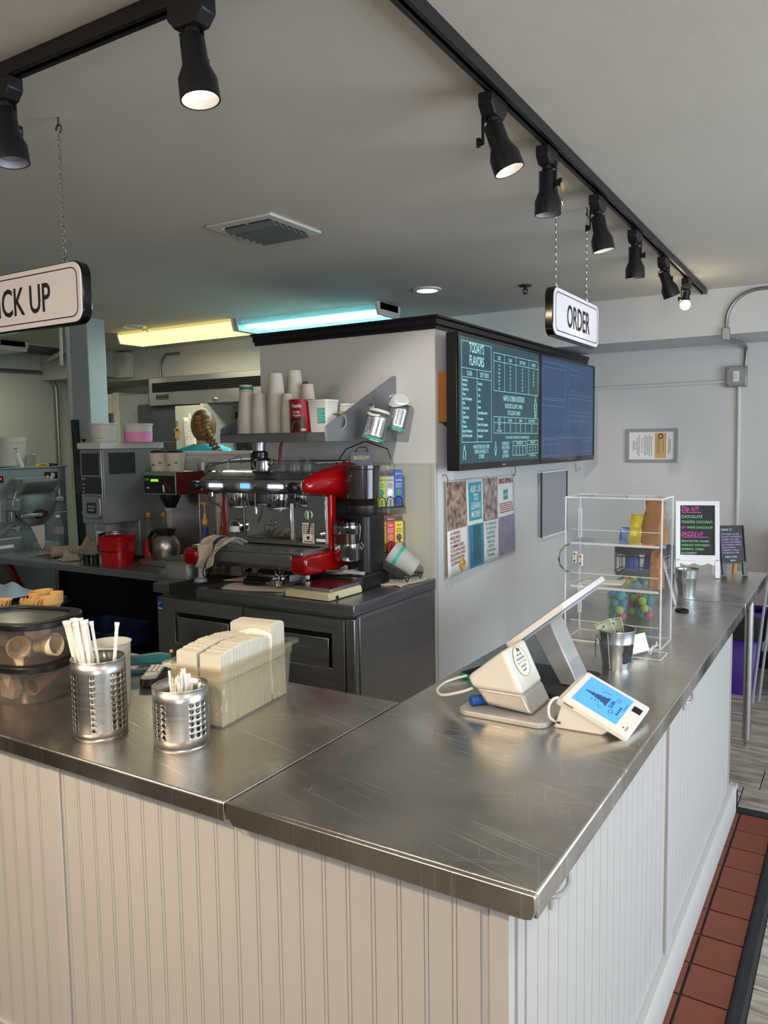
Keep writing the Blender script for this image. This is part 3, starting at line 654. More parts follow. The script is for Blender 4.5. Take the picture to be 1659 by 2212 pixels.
scrib(b, ctr+nrm*.001+d_*-.027-yv*.012, yv, d_, .024, .007, 2); O('sticker_text', b, 'ink', o_)
# notch + cable to the phone
O('cable', MB().tube(smooth([(-.437, .715, .968), (-.475, .72, .950), (-.54, .745, .925), (-.585, .80, .916), (-.60, .87, .914), (-.585, .915, .918), (-.565, .945, .921)]), .0036, 8), 'white_gloss', t)
tt = T('marker_cap', 'blue round cap lying on the grey printer foot', 'cap', (-.425, .712, .938)); O('cap', MB().cone((-.012, -.01, 0), (.02, .03, 0), .0135, n=20), 'tea_blue', tt, bev=.002)
b = MB().tube([(-.226, .70, .99), (-.232, .675, .985), (-.236, .655, .965), (-.232, .65, .94), (-.222, .665, .924)], .0045, 8); 
# merchant display on a leaning arm
t = T('register_display', 'white register screen seen edge on, on a leaning grey arm', 'screen')
n_ = V((-.629, -.035, .777)).normalized(); uu = V((n_.z, 0, -n_.x)).normalized(); vv = n_.cross(uu).normalized()  # uu: up the slope (+x,+z); vv: along counter
if vv.y < 0: vv = -vv
cD = V((-.318, 1.02, 1.125))
Mdisp = Mx(((vv.x, uu.x, n_.x, cD.x), (vv.y, uu.y, n_.y, cD.y), (vv.z, uu.z, n_.z, cD.z), (0, 0, 0, 1)))
O('housing', MB().at(Mdisp).prism(rrect(-.19, .19, -.105, .105, .014), 'z', -.008, .008), 'white_gloss', t, bev=.003)
O('glass', MB().at(Mdisp).prism(rrect(-.18, .18, -.095, .095, .01), 'z', .008, .009), 'black_gloss', t)
O('back_shell', MB().at(Mdisp).prism(rrect(-.17, .17, -.085, .085, .02), 'z', -.016, -.008), 'mesh_grey', t, bev=.004)
ax = V((-.50, 0, .866)).normalized(); 
pb = V((-.262, 1.0, .925)); pt = V((-.345, 1.0, 1.085))
b = MB().prism([(pb.x+.018, .924), (pb.x-.035, .924), (pt.x-.035, pt.z-.02), (pt.x+.018, pt.z+.012)], 'y', .985, 1.085); O('arm', b, 'silver_plastic', t, bev=.004)
O('arm_face', MB().prism([(pb.x+.0185, .926), (pb.x+.0165, .926), (pt.x+.0165, pt.z+.006), (pt.x+.0185, pt.z+.006)], 'y', .989, 1.081), 'cert_frame', t)
O('hinge', MB().cone((-.338, .985, 1.10), (-.338, 1.085, 1.10), .013, n=14), 'silver_plastic', t)
O('base_plate', MB().prism(rrect(-.47, -.225, .90, 1.16, .03, 6), 'z', Z, Z+.014), 'dark_grey', t, bev=.003)
# customer tablet
t = T('customer_tablet', 'white customer payment screen showing a blue page beside the printer', 'tablet')
TL, BL, TR = V((-.185, .868, 1.008)), V((-.203, .69, .992)), V((-.036, .868, .942))
e1 = (TR-TL); Lx = .172; e1.normalize(); e2 = (BL-TL).normalized(); e2 = (e2-e1*e2.dot(e1)).normalized(); nn = e2.cross(e1).normalized()
if nn.z < 0: nn = -nn
Ly = .178
Mt = Mx(((e1.x, -e2.x, nn.x, TL.x), (e1.y, -e2.y, nn.y, TL.y), (e1.z, -e2.z, nn.z, TL.z), (0, 0, 0, 1)))
# local: x along slope (0..Lx), y from 0 (far) to -Ly (near)
b = MB().at(Mt).prism(rrect(0, Lx, -Ly, 0, .006), 'z', -.014, 0); fr = O('screen_housing', b, 'white_gloss', t, bev=.002)
O('bezel', MB().at(Mt).prism(rrect(.003, Lx-.003, -Ly+.003, -.003, .005), 'z', 0, .001), 'white_gloss', t)
x0, x1, ya, yb_ = .017, .133, -Ly+.022, -.016
O('screen', MB().at(Mt).box(x0, x1, ya, yb_, .001, .0016), 'tablet_blue', t)
b = MB().at(Mt)
LX = V((0, 1, 0)); LY = V((-1, 0, 0))   # page reads from the +x end: right is +y(local), up is -x(local)
def ltext(s, xx, yy, size, sx=1, bold=0): text(b, s, (xx, yy, .0021), LX, LY, size, 'C', sx=sx, bold=bold)
ym = (ya+yb_)/2
tw = [.006, .006, .010, .010, .016, .012, .020, .020, .026, .022, .030, .030, .034]
for k, wd in enumerate(tw): b.box(.030+k*.0042, .030+k*.0042+.0030, ym-wd/2, ym+wd/2, .0016, .0021)
for k in range(3): b.box(.052+k*.008, .0535+k*.008, ym-.028+k*.002, ym-.020, .0016, .0021)
[b.box(.084, .0885, ym-.022+k*.009, ym-.016+k*.009, .0016, .0021) for k in range(5)]; ltext('SLUSH', .1025, ym, .013, bold=.02)
for s in (-1, 1): b.tube([(.106+.005*math.cos(a*PI/6), ym+s*.032+.008*math.sin(a*PI/6), .0018) for a in range(12)], .0006, 4, closed=True)
for k in range(4): b.box(.118, .1225, ym-.032+k*.012, ym-.026+k*.012, .0016, .0021)
[b.box(.127, .1285, ym+.004+k*.009, ym+.010+k*.009, .0016, .0021) for k in range(4)]
b.tube([(.062, ym+.03, .0018), (.068, ym+.04, .0018), (.078, ym+.036, .0018), (.084, ym+.043, .0018)], .0005, 4); b.tube([(.07, ym-.03, .0018), (.078, ym-.042, .0018), (.086, ym-.036, .0018)], .0005, 4)
O('page_print', b, 'ink', t)
O('camera_window', MB().at(Mt).box(.141, .163, -.062, -.034, .0, .0016), 'black_gloss', t)
b = MB().at(Mt); b.ball((.150, -Ly+.028, .001), .0022, 6, 4); text(b, 'clover', (.160, -Ly+.030, .0014), LX, LY, .009, 'C'); O('logo', b, 'ink', t)
O('card_slot', MB().at(Mt).box(.008, .034, -Ly-.0006, -Ly+.002, -.010, -.006), 'black_gloss', t)
O('camera_dot', MB().at(Mt).ball((.008, -.012, .0008), .0014, 6, 4), 'ink', t)
# wedge body below the screen
def W_(x, y, z): return Mt @ V((x, y, z))
P0 = [W_(.004, -Ly+.006, -.014), W_(.128, -Ly+.006, -.014)]; P1 = [W_(.004, -.006, -.014), W_(.128, -.006, -.014)]
vs = [P0[0], P0[1], V((-.100, .70, Z)), V((-.215, .695, Z)), P1[0], P1[1], V((-.095, .84, Z)), V((-.21, .85, Z))]
b = MB().add(vs, [(0, 1, 2, 3), (4, 7, 6, 5), (0, 4, 5, 1), (1, 5, 6, 2), (2, 6, 7, 3), (3, 7, 4, 0)]); O('body', b, 'white_plastic', t, bev=.004)
O('rear_shell', MB().at(Mt).prism(rrect(-.010, .03, -Ly+.004, -.004, .006), 'z', -.026, -.010), 'white_plastic', t, bev=.003)
O('cable', MB().tube(smooth([(-.205, .700, .985), (-.214, .688, .982), (-.222, .682, .965), (-.221, .684, .940), (-.214, .70, .925)]), .0034, 8), 'white_gloss', t)
O('vent', MB().box(-.205, -.196, .688, .6935, .925, .928), 'black_gloss', t)
# phone
t = T('mobile_phone', 'black phone in a green case charging behind the printer', 'phone', (-.53, 1.03, Z)); t.rotation_euler = (0, 0, -.28)
O('case', MB().prism(rrect(-.045, .045, -.09, .09, .012), 'z', 0, .014), 'phone_green', t, bev=.003); O('screen', MB().prism(rrect(-.040, .040, -.085, .085, .009), 'z', .014, .0148), 'black_gloss', t)
# ================================================================ CONTAINERS ON THE LEFT COUNTER
def perf(parent, r, h, ncol, nrow, z0, z1, hole, holr=.0035, mt='brushed', m_open=None):
    b = MB(); da = 2*PI/ncol; Q = 16; dz = (z1-z0)/nrow
    def P(a, z): return (r*math.cos(a), r*math.sin(a), z)
    ringz = [.0, z0, z1, h]
    for k in range(ncol):
        a0 = k*da; sub_ = 4
        for (za, zb) in ((.004, z0), (z1, h)):
            for q in range(sub_):
                b.add([P(a0+da*q/sub_, za), P(a0+da*(q+1)/sub_, za), P(a0+da*(q+1)/sub_, zb), P(a0+da*q/sub_, zb)], [(0, 1, 2, 3)])
        for j in range(nrow):
            za = z0+j*dz; zb = za+dz
            if not hole(k, j):
                for q in range(sub_):
                    b.add([P(a0+da*q/sub_, za), P(a0+da*(q+1)/sub_, za), P(a0+da*(q+1)/sub_, zb), P(a0+da*q/sub_, zb)], [(0, 1, 2, 3)])
            else:
                ac, zc = a0+da/2, za+dz/2; out = []; inn = []
                for q in range(16):
                    qq = (q+2) % 16; sd = qq//4; f_ = (qq % 4)/2-1
                    cx, cz = ((1, f_), (-f_, 1), (-1, -f_), (f_, -1))[sd]; an = math.atan2(cz, cx)
                    out.append(P(ac+da/2*cx, zc+dz/2*cz)); inn.append(P(ac+holr/r*math.cos(an), zc+holr*math.sin(an)))
                b.add(out+inn, [(q, (q+1) % 16, 16+(q+1) % 16, 16+q) for q in range(16)])
    body = O('body', b, mt, parent, solid=.0010, ang=.25)
    O('rim', MB().tube([(r*math.cos(a*PI/18), r*math.sin(a*PI/18), h) for a in range(36)], .0016, 6, closed=True), mt, parent)
    O('bottom', MB().lathe([(.0, .004), (r*.98, .004), (r*.99, .0), (0, .0)], 36), mt, parent); return body
t = T('straw_holder', 'tall perforated steel cup holding wrapped straws', 'holder', (-1.155, .133, Z))
perf(t, .0625, .186, 24, 10, .018, .158, lambda k, j: (k+1) % 8 in (0, 1, 2) or (k+1) % 8 == 5, .0048)
t = T('stirrer_holder', 'shorter perforated steel cup full of white stirrers', 'holder', (-.934, .184, Z))
perf(t, .0635, .138, 24, 6, .025, .110, lambda k, j: (k+2) % 6 in (0, 1, 2), .0046)
s_grp = 'wrapped straws in the tall steel cup'
def straw(p, q, r, label, flat=False):
    t = T('straw', label, 'straw', p, 0, s_grp); q = V(q)-V(p); 
    b = MB().tube([(0, 0, 0), q*.97], [r, r], 8); O('tube', b, 'paper_white', t)
    n = q.normalized(); s = n.orthogonal().normalized()
    b = MB().add([q*.965-s*r*1.1, q*.965+s*r*1.1, q*1.02+s*r*1.4, q*1.02-s*r*1.4], [(0, 1, 2, 3)]); O('wrapper_end', b, 'paper_white', t, solid=.0015)
    return t
base = V((-1.155, .133, Z+.006))
for k in range(9):
    a = (-.032+.007*(k % 5), -.012+.022*(k//5)); tip = (-.074+.013*(k % 5)-.004*(k//5), -.03+.012*(k % 3), .262+.006*math.sin(k*2.1))
    straw(base+V((a[0]+.012, a[1], 0)), base+V(tip), .0052, 'wide wrapped straw, %s from left in the %s row of the left bunch' % (('first', 'second', 'third', 'fourth', 'fifth')[k % 5], 'front' if k < 5 else 'back'))
for k in range(3):
    tp = straw(base+V((.0+.010*k, .0+.008*(k-1), 0)), base+V((-.042+.011*k, -.01+.006*k, .268-.004*k)), .0038, 'thin straw in green printed wrapper, %s of the middle three' % ('leftmost', 'middle one', 'rightmost')[k])
    q = V(tp.children[0].data.vertices[-1].co)
    b = MB(); d3 = q.normalized(); up_ = d3.cross(V((.35, -.93, 0))).normalized(); text(b, 'COMPOSTABLE', V((0, 0, 0))+q*.55+V((.35*0, -.0042, 0)), d3, -up_, .0075, 'L'); O('print', b, 'leaf_green', tp)
straw(base+V((-.005, .03, 0)), base+V((.052, .018, .262)), .0042, 'single straw leaning right in the tall steel cup')
sg_ = 'stirrers in the shorter steel cup'; rnd = random.Random(3)
proto = None
for k in range(34):
    a = rnd.uniform(0, 2*PI); rr_ = rnd.uniform(.0, .044); x, y = rr_*math.cos(a), rr_*math.sin(a)
    h = rnd.uniform(.135, .158) if k % 5 else .165
    if proto is None: proto = O('stirrer', MB().box(-.0026, .0026, -.0013, .0013, 0, .15), 'paper_white'); o = proto
    else: o = proto.copy(); COL.objects.link(o)
    tag(o, 'thin white stirrer standing in the shorter perforated steel cup', 'stirrer', sg_)
    o.location = (-.934+x*.75, .184+y*.75, Z+.006); o.scale = (1, 1, h/.15); o.rotation_euler = (rnd.uniform(-.13, .13), rnd.uniform(-.13, .13), rnd.uniform(0, 3))
# white cup behind the straw holder
t = T('white_canister', 'plain white plastic canister standing behind the straw cup', 'canister', (-1.305, .292, Z)); O('body', MB().lathe([(0, .0), (.046, 0), (.052, .166), (.055, .170), (.050, .170), (.044, .01), (0, .01)], 32), 'white_plastic', t)
# napkin pan
t = T('napkin_pan', 'clear rectangular plastic pan packed with white napkins', 'bin')
A0, B0 = V((-.895, .285)), V((-.93, .60)); dl = (B0-A0); Ln = dl.length; an = math.atan2(dl.y, dl.x)
Mn = Mx.Translation((-.895, .285, Z)) @ Mx.Rotation(an, 4, 'Z')   # local x along length, y to the left (towards -X)
t.matrix_world = Mn; Wn = .165; Hn = .150
def shell(b, x0, x1, y0, y1, z0, z1, ins, r, n=5):
    bt = rrect(x0+ins, x1-ins, y0+ins, y1-ins, r, n); tp = rrect(x0, x1, y0, y1, r, n); N = len(bt)
    vs = [(p[0], p[1], z0) for p in bt]+[(p[0], p[1], z1) for p in tp]
    b.add(vs, [(k, (k+1) % N, N+(k+1) % N, N+k) for k in range(N)]+[tuple(range(N))]); return tp
b = MB(); tp = shell(b, 0, Ln, 0, Wn, .0, Hn-.03, .008, .02); tp = shell(MB(), -.003, Ln+.003, -.003, Wn+.003, Hn-.03, Hn, 0, .02)
N = len(tp); b.add([(p[0], p[1], Hn-.03) for p in tp]+[(p[0], p[1], Hn) for p in tp], [(k, (k+1) % N, N+(k+1) % N, N+k) for k in range(N)])
O('pan', b, 'clear_pan', t, solid=.003, ang=.5)
b = MB().frame(rrect(-.02, Ln+.02, -.02, Wn+.02, .028, 5), rrect(-.001, Ln+.001, -.001, Wn+.001, .02, 5), 'z', Hn-.003, Hn+.003); O('rim', b, 'clear_pan', t, bev=.001)
# napkins: stacks as separate packs plus loose sheet ridges
def nap_pack(name_label, x0, x1, y0, y1, z1, ridge, lean=0, grp=None):
    tt = T('napkin_stack', name_label, 'napkins'); tt.matrix_world = Mn
    n = int((x1-x0)/.0042); b = MB(); rr_ = random.Random(int(x0*1e4)+5)
    for k in range(n):
        xa = x0+(x1-x0)*k/n; xb = xa+(x1-x0)/n*.78; zt = z1+ridge*math.sin(k/n*PI)+rr_.uniform(-.002, .002); dy = rr_.uniform(-.0012, .0012)
        b.prism([(y0+dy, .005), (y1+dy, .005), (y1+dy-.002, zt-.004), (y1+dy-.006, zt), (y0+dy+.006, zt), (y0+dy+.002, zt-.004)], 'x', xa, xb)
    o = O('napkin_folds', b, 'napkin', tt); o['kind'] = 'stuff'; return tt
nap_pack('long left stack of white napkins standing in the clear pan', .012, .225, .086, .152, .182, .01)
nap_pack('long front stack of white napkins standing in the clear pan, ridged', .012, .225, .014, .080, .180, .012)
nap_pack('short taller stack of white napkins at the far end of the clear pan', .236, Ln-.018, .014, .150, .207, .003)
tt = T('napkin_sheet', 'single napkin wedged upright between the napkin stacks', 'napkin'); tt.matrix_world = Mn
O('sheet', MB().grid(lambda u, v: (.230+.003*math.sin(v*9), .012+u*.13, .02+v*(.165+.012*math.sin(u*4))), 8, 10), 'paper_white', tt, solid=.001)
# cordless phone
t = T('cordless_phone', 'silver cordless phone handset lying on the left counter', 'phone', (-1.375, .50, Z)); t.rotation_euler = (0, 0, .62)
O('body', MB().prism(rrect(-.026, .026, -.085, .085, .018, 5), 'z', 0, .024), 'black_plastic', t, bev=.005); O('face', MB().prism(rrect(-.023, .023, -.08, .08, .016, 5), 'z', .022, .026), 'silver_plastic', t, bev=.002)
O('display', MB().box(-.016, .016, -.045, -.018, .026, .0268), 'chalk_white', t)
for k in range(12): O('key', MB().box(-.018+.0135*(k % 3), -.008+.0135*(k % 3), .0+.016*(k//3), .010+.016*(k//3), .026, .0285), 'white_gloss', t, bev=.001)
# stapler
t = T('stapler', 'dark teal stapler lying behind the cordless phone', 'stapler', (-1.46, .53, Z)); t.rotation_euler = (0, 0, .9)
O('base', MB().prism([(-.085, 0), (.085, 0), (.085, .008), (-.08, .012)], 'y', -.016, .016), 'teal', t, bev=.003); O('magazine', MB().prism([(-.075, .018), (.08, .016), (.08, .026), (-.075, .03)], 'y', -.010, .010), 'chrome', t, bev=.001)
O('arm', MB().prism([(-.085, .03), (.07, .028), (.088, .034), (.088, .048), (.05, .056), (-.08, .052)], 'y', -.017, .017), 'teal', t, bev=.004); O('hinge', MB().cone((-.075, -.018, .03), (-.075, .018, .03), .012, n=12), 'teal', t); O('tip', MB().ball((.088, 0, .058), .006), 'gold_plastic', t)
# cone containers
def tub(label, z0, lidz, contents):
    t = T('food_container', label, 'container', (-1.605, .235, z0)); t.rotation_euler = (0, 0, .25)
    b = MB(); bt = rrect(-.130, .130, -.095, .095, .07, 7); tp = rrect(-.148, .148, -.113, .113, .085, 7); N = len(bt); h = lidz-z0
    b.add([(p[0]*.97, p[1]*.97, 0.001) for p in bt]+[(p[0], p[1], .012) for p in bt]+[(p[0], p[1], h-.014) for p in tp]+[(p[0]*1.03, p[1]*1.03, h-.012) for p in tp], [(k, (k+1) % N, N+(k+1) % N, N+k) for k in range(N)]+[(N+k, N+(k+1) % N, 2*N+(k+1) % N, 2*N+k) for k in range(N)]+[(2*N+k, 2*N+(k+1) % N, 3*N+(k+1) % N, 3*N+k) for k in range(N)]+[tuple(range(N))])
    O('tub', b, 'clear_tub', t, solid=.0025, ang=.9)
    o1 = [(p[0]*1.06, p[1]*1.06) for p in tp]; i1 = [(p[0]*.86, p[1]*.84) for p in tp]
    O('lid_rim', MB().frame(o1, i1, 'z', h-.012, h+.006), 'black_plastic', t, bev=.003)
    O('lid_window', MB().prism([(p[0]*.87, p[1]*.85) for p in tp], 'z', h-.006, h-.003), 'lid_smoke', t)
    return t
tub('lower clear tub with black rim lid holding wrapped cones, left edge', Z, 1.012, 0)
tub('upper clear tub with black rim lid full of cones, left edge', 1.016, 1.128, 0)
rnd = random.Random(11)
def cake_cone(x, y, z, rx, ry, rz, label, grp, sc=1, mt='cone'):
    t = T('wafer_cup', label, 'cone', (x, y, z), 0, grp); t.rotation_euler = (rx, ry, rz); t.scale = (sc,)*3
    O('stem', MB().lathe([(0, 0), (.017, 0), (.021, .032), (.019, .032), (.015, .004), (0, .004)], 18), mt, t); O('cup', MB().lathe([(.021, .030), (.030, .040), (.033, .068), (.030, .068), (.026, .042), (.019, .034)], 20), mt, t); return t
for (x, y, z, rx, ry, rz) in ((-1.52, .22, 1.055, 0, 1.4, .3), (-1.60, .205, 1.055, .1, 1.5, -.3), (-1.63, .26, 1.055, 0, 1.45, .5), (-1.56, .27, 1.055, 0, 1.4, 2.8), (-1.66, .21, 1.058, 0, 1.5, 3.0), (-1.57, .22, 1.085, 0, 1.5, .9)):
    cake_cone(x, y, z, rx, ry, rz, 'pale wafer cup jumbled in the upper clear tub', 'wafer cups in the upper clear tub', .95, 'wafer_pale')
t = T('sugar_cone', 'brown cone with dark open end in the lower clear tub', 'cone', (-1.515, .195, .95)); t.rotation_euler = (PI/2+.1, 0, .2)
O('wall', MB().lathe([(.006, -.11), (.024, 0), (.022, 0), (.004, -.10)], 20), 'wood_light', t); O('inside', MB().lathe([(.022, -.006), (.001, -.03)], 20), 'can_brown', t)
t = T('cone_sleeve', 'clear folded wrapper standing in the lower clear tub', 'wrapper', (-1.565, .165, Z+.012)); O('film', MB().prism([(-.03, 0), (.02, 0), (.04, .03), (.02, .065), (-.035, .075)], 'y', -.01, .01), 'wrap', t); O('fold', MB().prism([(-.035, .072), (.012, .03), (.025, .068)], 'y', -.014, -.011), 'paper_white', t)
# bin with cones behind
t = T('cone_bin', 'black low bin behind the tubs holding waffle cones', 'bin', (-1.90, .43, Z)); t.rotation_euler = (0, 0, .15)
b = MB(); shell(b, -.15, .13, -.085, .085, 0, .165, .01, .02); O('bin', b, 'black_plastic', t, solid=.003)
for (x, y, s, w8) in ((-1.83, .46, 1.15, 'left'), (-1.765, .45, 1.15, 'right')): cake_cone(x, y, 1.066, .05, -.05, 0, '%s pale wafer cup of the two standing behind the black rimmed lid' % w8, 'standing wafer cups behind the lid', s)
def waffle(x, y, z, label):
    t = T('waffle_cone', label, 'cone', (x, y, z)); b = MB()
    for k in range(9):
        a = PI*k/8; 
        for s in (-1, 1): b.tube([(.038*math.cos(a+s*q*.16), .026*math.sin(a+s*q*.16)*-1, .012+.012*q) for q in range(5)], .0026, 4)
    O('lattice', b, 'cone', t); O('cup_wall', MB().lathe([(.012, 0), (.036, .055), (.034, .055), (.01, .004)], 18), 'cone', t)
waffle(-1.80, .40, 1.072, 'waffle bowl with lattice edge in front of the standing wafer cups')
waffle(-1.90, .36, 1.07, 'waffle bowl lattice edge at the left picture edge'); waffle(-1.97, .36, 1.065, 'second waffle bowl lattice edge at the left picture edge')
# ================================================================ ACRYLIC CASE AND THINGS AROUND IT
cx0, cx1, cy0, cy1 = -.470, -.146, 1.535, 1.70
t = T('display_case', 'clear acrylic countertop display case with three shelves and a curved handle', 'case', (0, 0, Z))
W5 = .005
for (a, nm) in (((cx0, cx0+W5, cy0, cy1, .0, .498), 'side_panel'), ((cx1-W5, cx1, cy0, cy1, .0, .498), 'side_panel'), ((cx0+W5, cx1-W5, cy1-W5, cy1, .006, .492), 'back_panel'), ((cx0+W5, cx1-W5, cy0, cy0+W5, .006, .492), 'door_panel'),
                ((cx0+W5, cx1-W5, cy0, cy1, .492, .498), 'top_panel'), ((cx0+W5, cx1-W5, cy0, cy1, 0, .006), 'floor_panel')):
    O(nm, MB().box(*a), 'acrylic', t)
# bright polished edges
e = MB()
for x in (cx0, cx1-.0045):
    for y in (cy0-.0006, cy1-.004): e.box(x, x+.0045, y, y+.0045, 0, .4985)
for z in (.0, .494):
    for y in (cy0-.0006, cy1-.004): e.box(cx0, cx1, y, y+.0035, z, z+.0040)
    for x in (cx0, cx1-.0035): e.box(x, x+.0035, cy0, cy1, z, z+.0040)
O('polished_edge', e, 'acrylic_edge', t)
for z in (.185, .335):
    sh = O('shelf', MB().box(cx0+.018, cx1-.012, cy0+.012, cy1-.01, z, z+.006), 'acrylic', t)
    O('shelf_edge', MB().box(cx0+.018, cx1-.012, cy0+.009, cy0+.013, z-.001, z+.007), 'acrylic_edge', sh)
    O('shelf_lip', MB().box(cx0+.018, cx1-.012, cy0+.012, cy0+.015, z+.007, z+.050), 'acrylic', sh)
    O('lip_edge', MB().box(cx0+.018, cx1-.012, cy0+.011, cy0+.0145, z+.049, z+.0515), 'acrylic_edge', sh)
sh = O('tray_lip', MB().box(cx0+.018, cx1-.012, cy0+.012, cy0+.015, .006, .070), 'acrylic', t); O('lip_edge', MB().box(cx0+.018, cx1-.012, cy0+.011, cy0+.0145, .068, .0705), 'acrylic_edge', sh)
for z in (.10, .36): O('hinge_strip', MB().frame([(cx0+.046, z), (cx0+.058, z), (cx0+.058, z+.10), (cx0+.046, z+.10)], [(cx0+.048, z+.002), (cx0+.056, z+.002), (cx0+.056, z+.098), (cx0+.048, z+.098)], 'y', cy0+.001, cy0+.006), 'acrylic_edge', t)
for k, (x, zz) in enumerate(((cx0+.030, .27), (cx0+.050, .262))):
    l = O('latch', MB().box(x, x+.015, cy0-.012, cy0, zz, zz+.042), 'white_plastic', t, bev=.002); O('latch_hole', MB().box(x+.005, x+.010, cy0-.0125, cy0-.0115, zz+.006, zz+.012).box(x+.005, x+.010, cy0-.0125, cy0-.0115, zz+.03, zz+.036), 'dark_grey', l)
O('handle', MB().tube([(cx0+.012, cy0, .24), (cx0+.006, cy0-.012, .242), (cx0-.008, cy0-.022, .262), (cx0-.013, cy0-.024, .285), (cx0-.008, cy0-.022, .31), (cx0+.006, cy0-.012, .33), (cx0+.012, cy0, .332)], .0032, 8), 'chrome', t)
# things in the case
def bag(name, label, cat, loc_, w_, d_, h, mt, seed, rz=0, group=None, top=None):
    t = T(name, label, cat, loc_, rz, group); r = random.Random(seed); rings = 7; n = 16; vs = []; fs = []
    for j in range(rings+1):
        v = j/rings; ww = w_/2*(1-.32*v); dd = d_/2*(1-.85*v*v)
        for k in range(n):
            a = 2*PI*k/n; cxx = math.copysign(abs(math.cos(a))**.55, math.cos(a)); cyy = math.copysign(abs(math.sin(a))**.55, math.sin(a))
            j_ = r.uniform(-.06, .06)*w_
            vs.append((ww*cxx+j_*(.3+v), dd*cyy+r.uniform(-.05, .05)*d_, v*h+(r.uniform(-.03, .05)*h if j == rings else 0)))
    for j in range(rings):
        for k in range(n): fs.append((j*n+k, j*n+(k+1) % n, (j+1)*n+(k+1) % n, (j+1)*n+k))
    fs.append(tuple(reversed(range(n)))); b = MB().add(vs, fs); O('body', b, mt, t, ang=.5)
    O('folded_top', MB().box(-w_*.33, w_*.33, -.003, .003, h*.95, h*1.06), top or mt, t, bev=.001); return t
bag('paper_bag', 'brown paper bag on the top shelf of the clear case', 'bag', (-.19, 1.63, Z+.342), .085, .09, .135, 'kraft', 4)
bag('paper_bag', 'small yellow bag on the top shelf left of the brown bag', 'bag', (-.25, 1.64, Z+.342), .06, .06, .09, 'yellow_foil', 9)
bag('paper_bag', 'brown paper bag standing on the middle shelf at the right', 'bag', (-.182, 1.62, Z+.192), .05, .07, .12, 'kraft', 14)
# wire basket with snack bags on the middle shelf (hung from the back)
t = T('wire_basket', 'black wire basket behind the clear case full of snack bags', 'basket', (-.545, 3.00, Z))
b = MB()
for z in (.02, .10, .145): b.tube([(x, y, z) for x, y in rrect(-.13, .13, -.09, .09, .03, 3)], .0035, 5, closed=True)
O('wire', b, 'black_metal', t); b = MB()
for k, (x, y) in enumerate(rrect(-.13, .13, -.09, .09, .03, 3)): b.tube([(x, y, .0), (x, y, .145)], .002, 4)
for k in range(9): b.tube([(-.12+.03*k, -.09, .02), (-.12+.03*k, -.09, .10)], .002, 4)
O('uprights', b, 'black_metal', t); O('band', MB().frame(rrect(-.132, .132, -.092, .092, .03, 3), rrect(-.129, .129, -.089, .089, .03, 3), 'z', .115, .150), 'black_metal', t); O('base', MB().box(-.12, .12, -.08, .08, 0, .012), 'black_metal', t)
for k, (dx, dy, dz, mt, lb, rz) in enumerate(((-.085, -.03, .16, 'blue_foil', 'blue snack bag at the left of the wire basket', .2), (-.03, -.045, .165, 'yellow_foil', 'yellow snack bag in the middle of the wire basket', -.1), (.03, -.04, .16, 'orange_foil', 'orange and white snack bag in the wire basket', .15), (.085, -.03, .155, 'silver_foil', 'silver snack bag at the right of the wire basket', -.2),
        (-.09, .035, .14, 'silver_foil', 'silver snack bag at the back left of the basket', .1), (.05, .04, .16, 'yellow_foil', 'yellow snack bag at the back of the basket', .3), (-.05, -.03, .02, 'blue_foil', 'dark blue snack bag low in the basket', .1), (.04, -.03, .02, 'blue_foil', 'blue wrapped bar low at the right of the basket', -.2))):
    bag('snack_bag', lb, 'snack bag', (-.545+dx, 3.00+dy, Z+dz-.05*(dz > .1)), .075, .04, .125 if dz > .1 else .12, mt, 20+k, rz)
t = T('snack_card', 'folded white cards lying on the middle shelf of the case', 'cards', (-.37, 1.60, Z+.192)); O('card', MB().box(-.06, .03, -.03, .05, 0, .003), 'paper_white', t); O('card', MB().at(loc(.02, .005, .004, .1)).box(-.04, .06, -.035, .045, 0, .006), 'paper_white', t, bev=.001)
# ball bins: tubs full of fuzzy balls (behind the case)
cols = ['ball_teal', 'ball_pink', 'ball_lime', 'ball_blue', 'ball_lilac']
for nme, hx in zip(cols, ('#1f8f8f', '#d6406e', '#b3c93a', '#3a80b8', '#8d7aa8')): mat(nme, hx, .8, bump=.5, bs=300)
pb_ = {c: me('cake_pop_ball', MB().ball((0, 0, 0), .0165, 10, 7), c) for c in cols}
def balls(x, y, z0, r, h, label, n_lay, seed, glabel, cov=True, zz=1):
    t = T('clear_tub', label, 'tub', (x, y, z0)); b = MB().lathe([(0, .001), (r*.86, 0), (r, h), (r*1.04, h+.004)], 28); O('tub', b, 'glass', t, solid=.0015)
    if cov: O('dome_lid', MB().lathe([(r*1.05, h+.004), (r*1.05, h+.010), (r*.95, h+.03), (r*.6, h+.05), (.001, h+.055)], 28), 'glass', t)
    rr_ = random.Random(seed); k = 0
    for j in range(n_lay):
        zc = z0+.019+.0265*j; rad = r*(.86+.14*j/n_lay)-.019
        m_ = max(1, int(2*PI*rad/.0345))
        for q in range(m_):
            a = 2*PI*(q+.5*(j % 2))/m_; c = rr_.choice(['ball_teal', 'ball_teal', 'ball_pink', 'ball_lime'] if rr_.random() < .85 else cols)
            o = bpy.data.objects.new('fuzzy_ball', pb_[c]); COL.objects.link(o); o.location = (x+rad*math.cos(a), y+rad*math.sin(a), zc)
            tag(o, {'ball_teal': 'teal', 'ball_pink': 'pink', 'ball_lime': 'lime', 'ball_blue': 'blue', 'ball_lilac': 'lilac'}[c]+' fuzzy ball '+glabel, 'ball', {'ball_teal': 'teal', 'ball_pink': 'pink', 'ball_lime': 'lime', 'ball_blue': 'blue', 'ball_lilac': 'lilac'}[c]+' balls '+glabel)
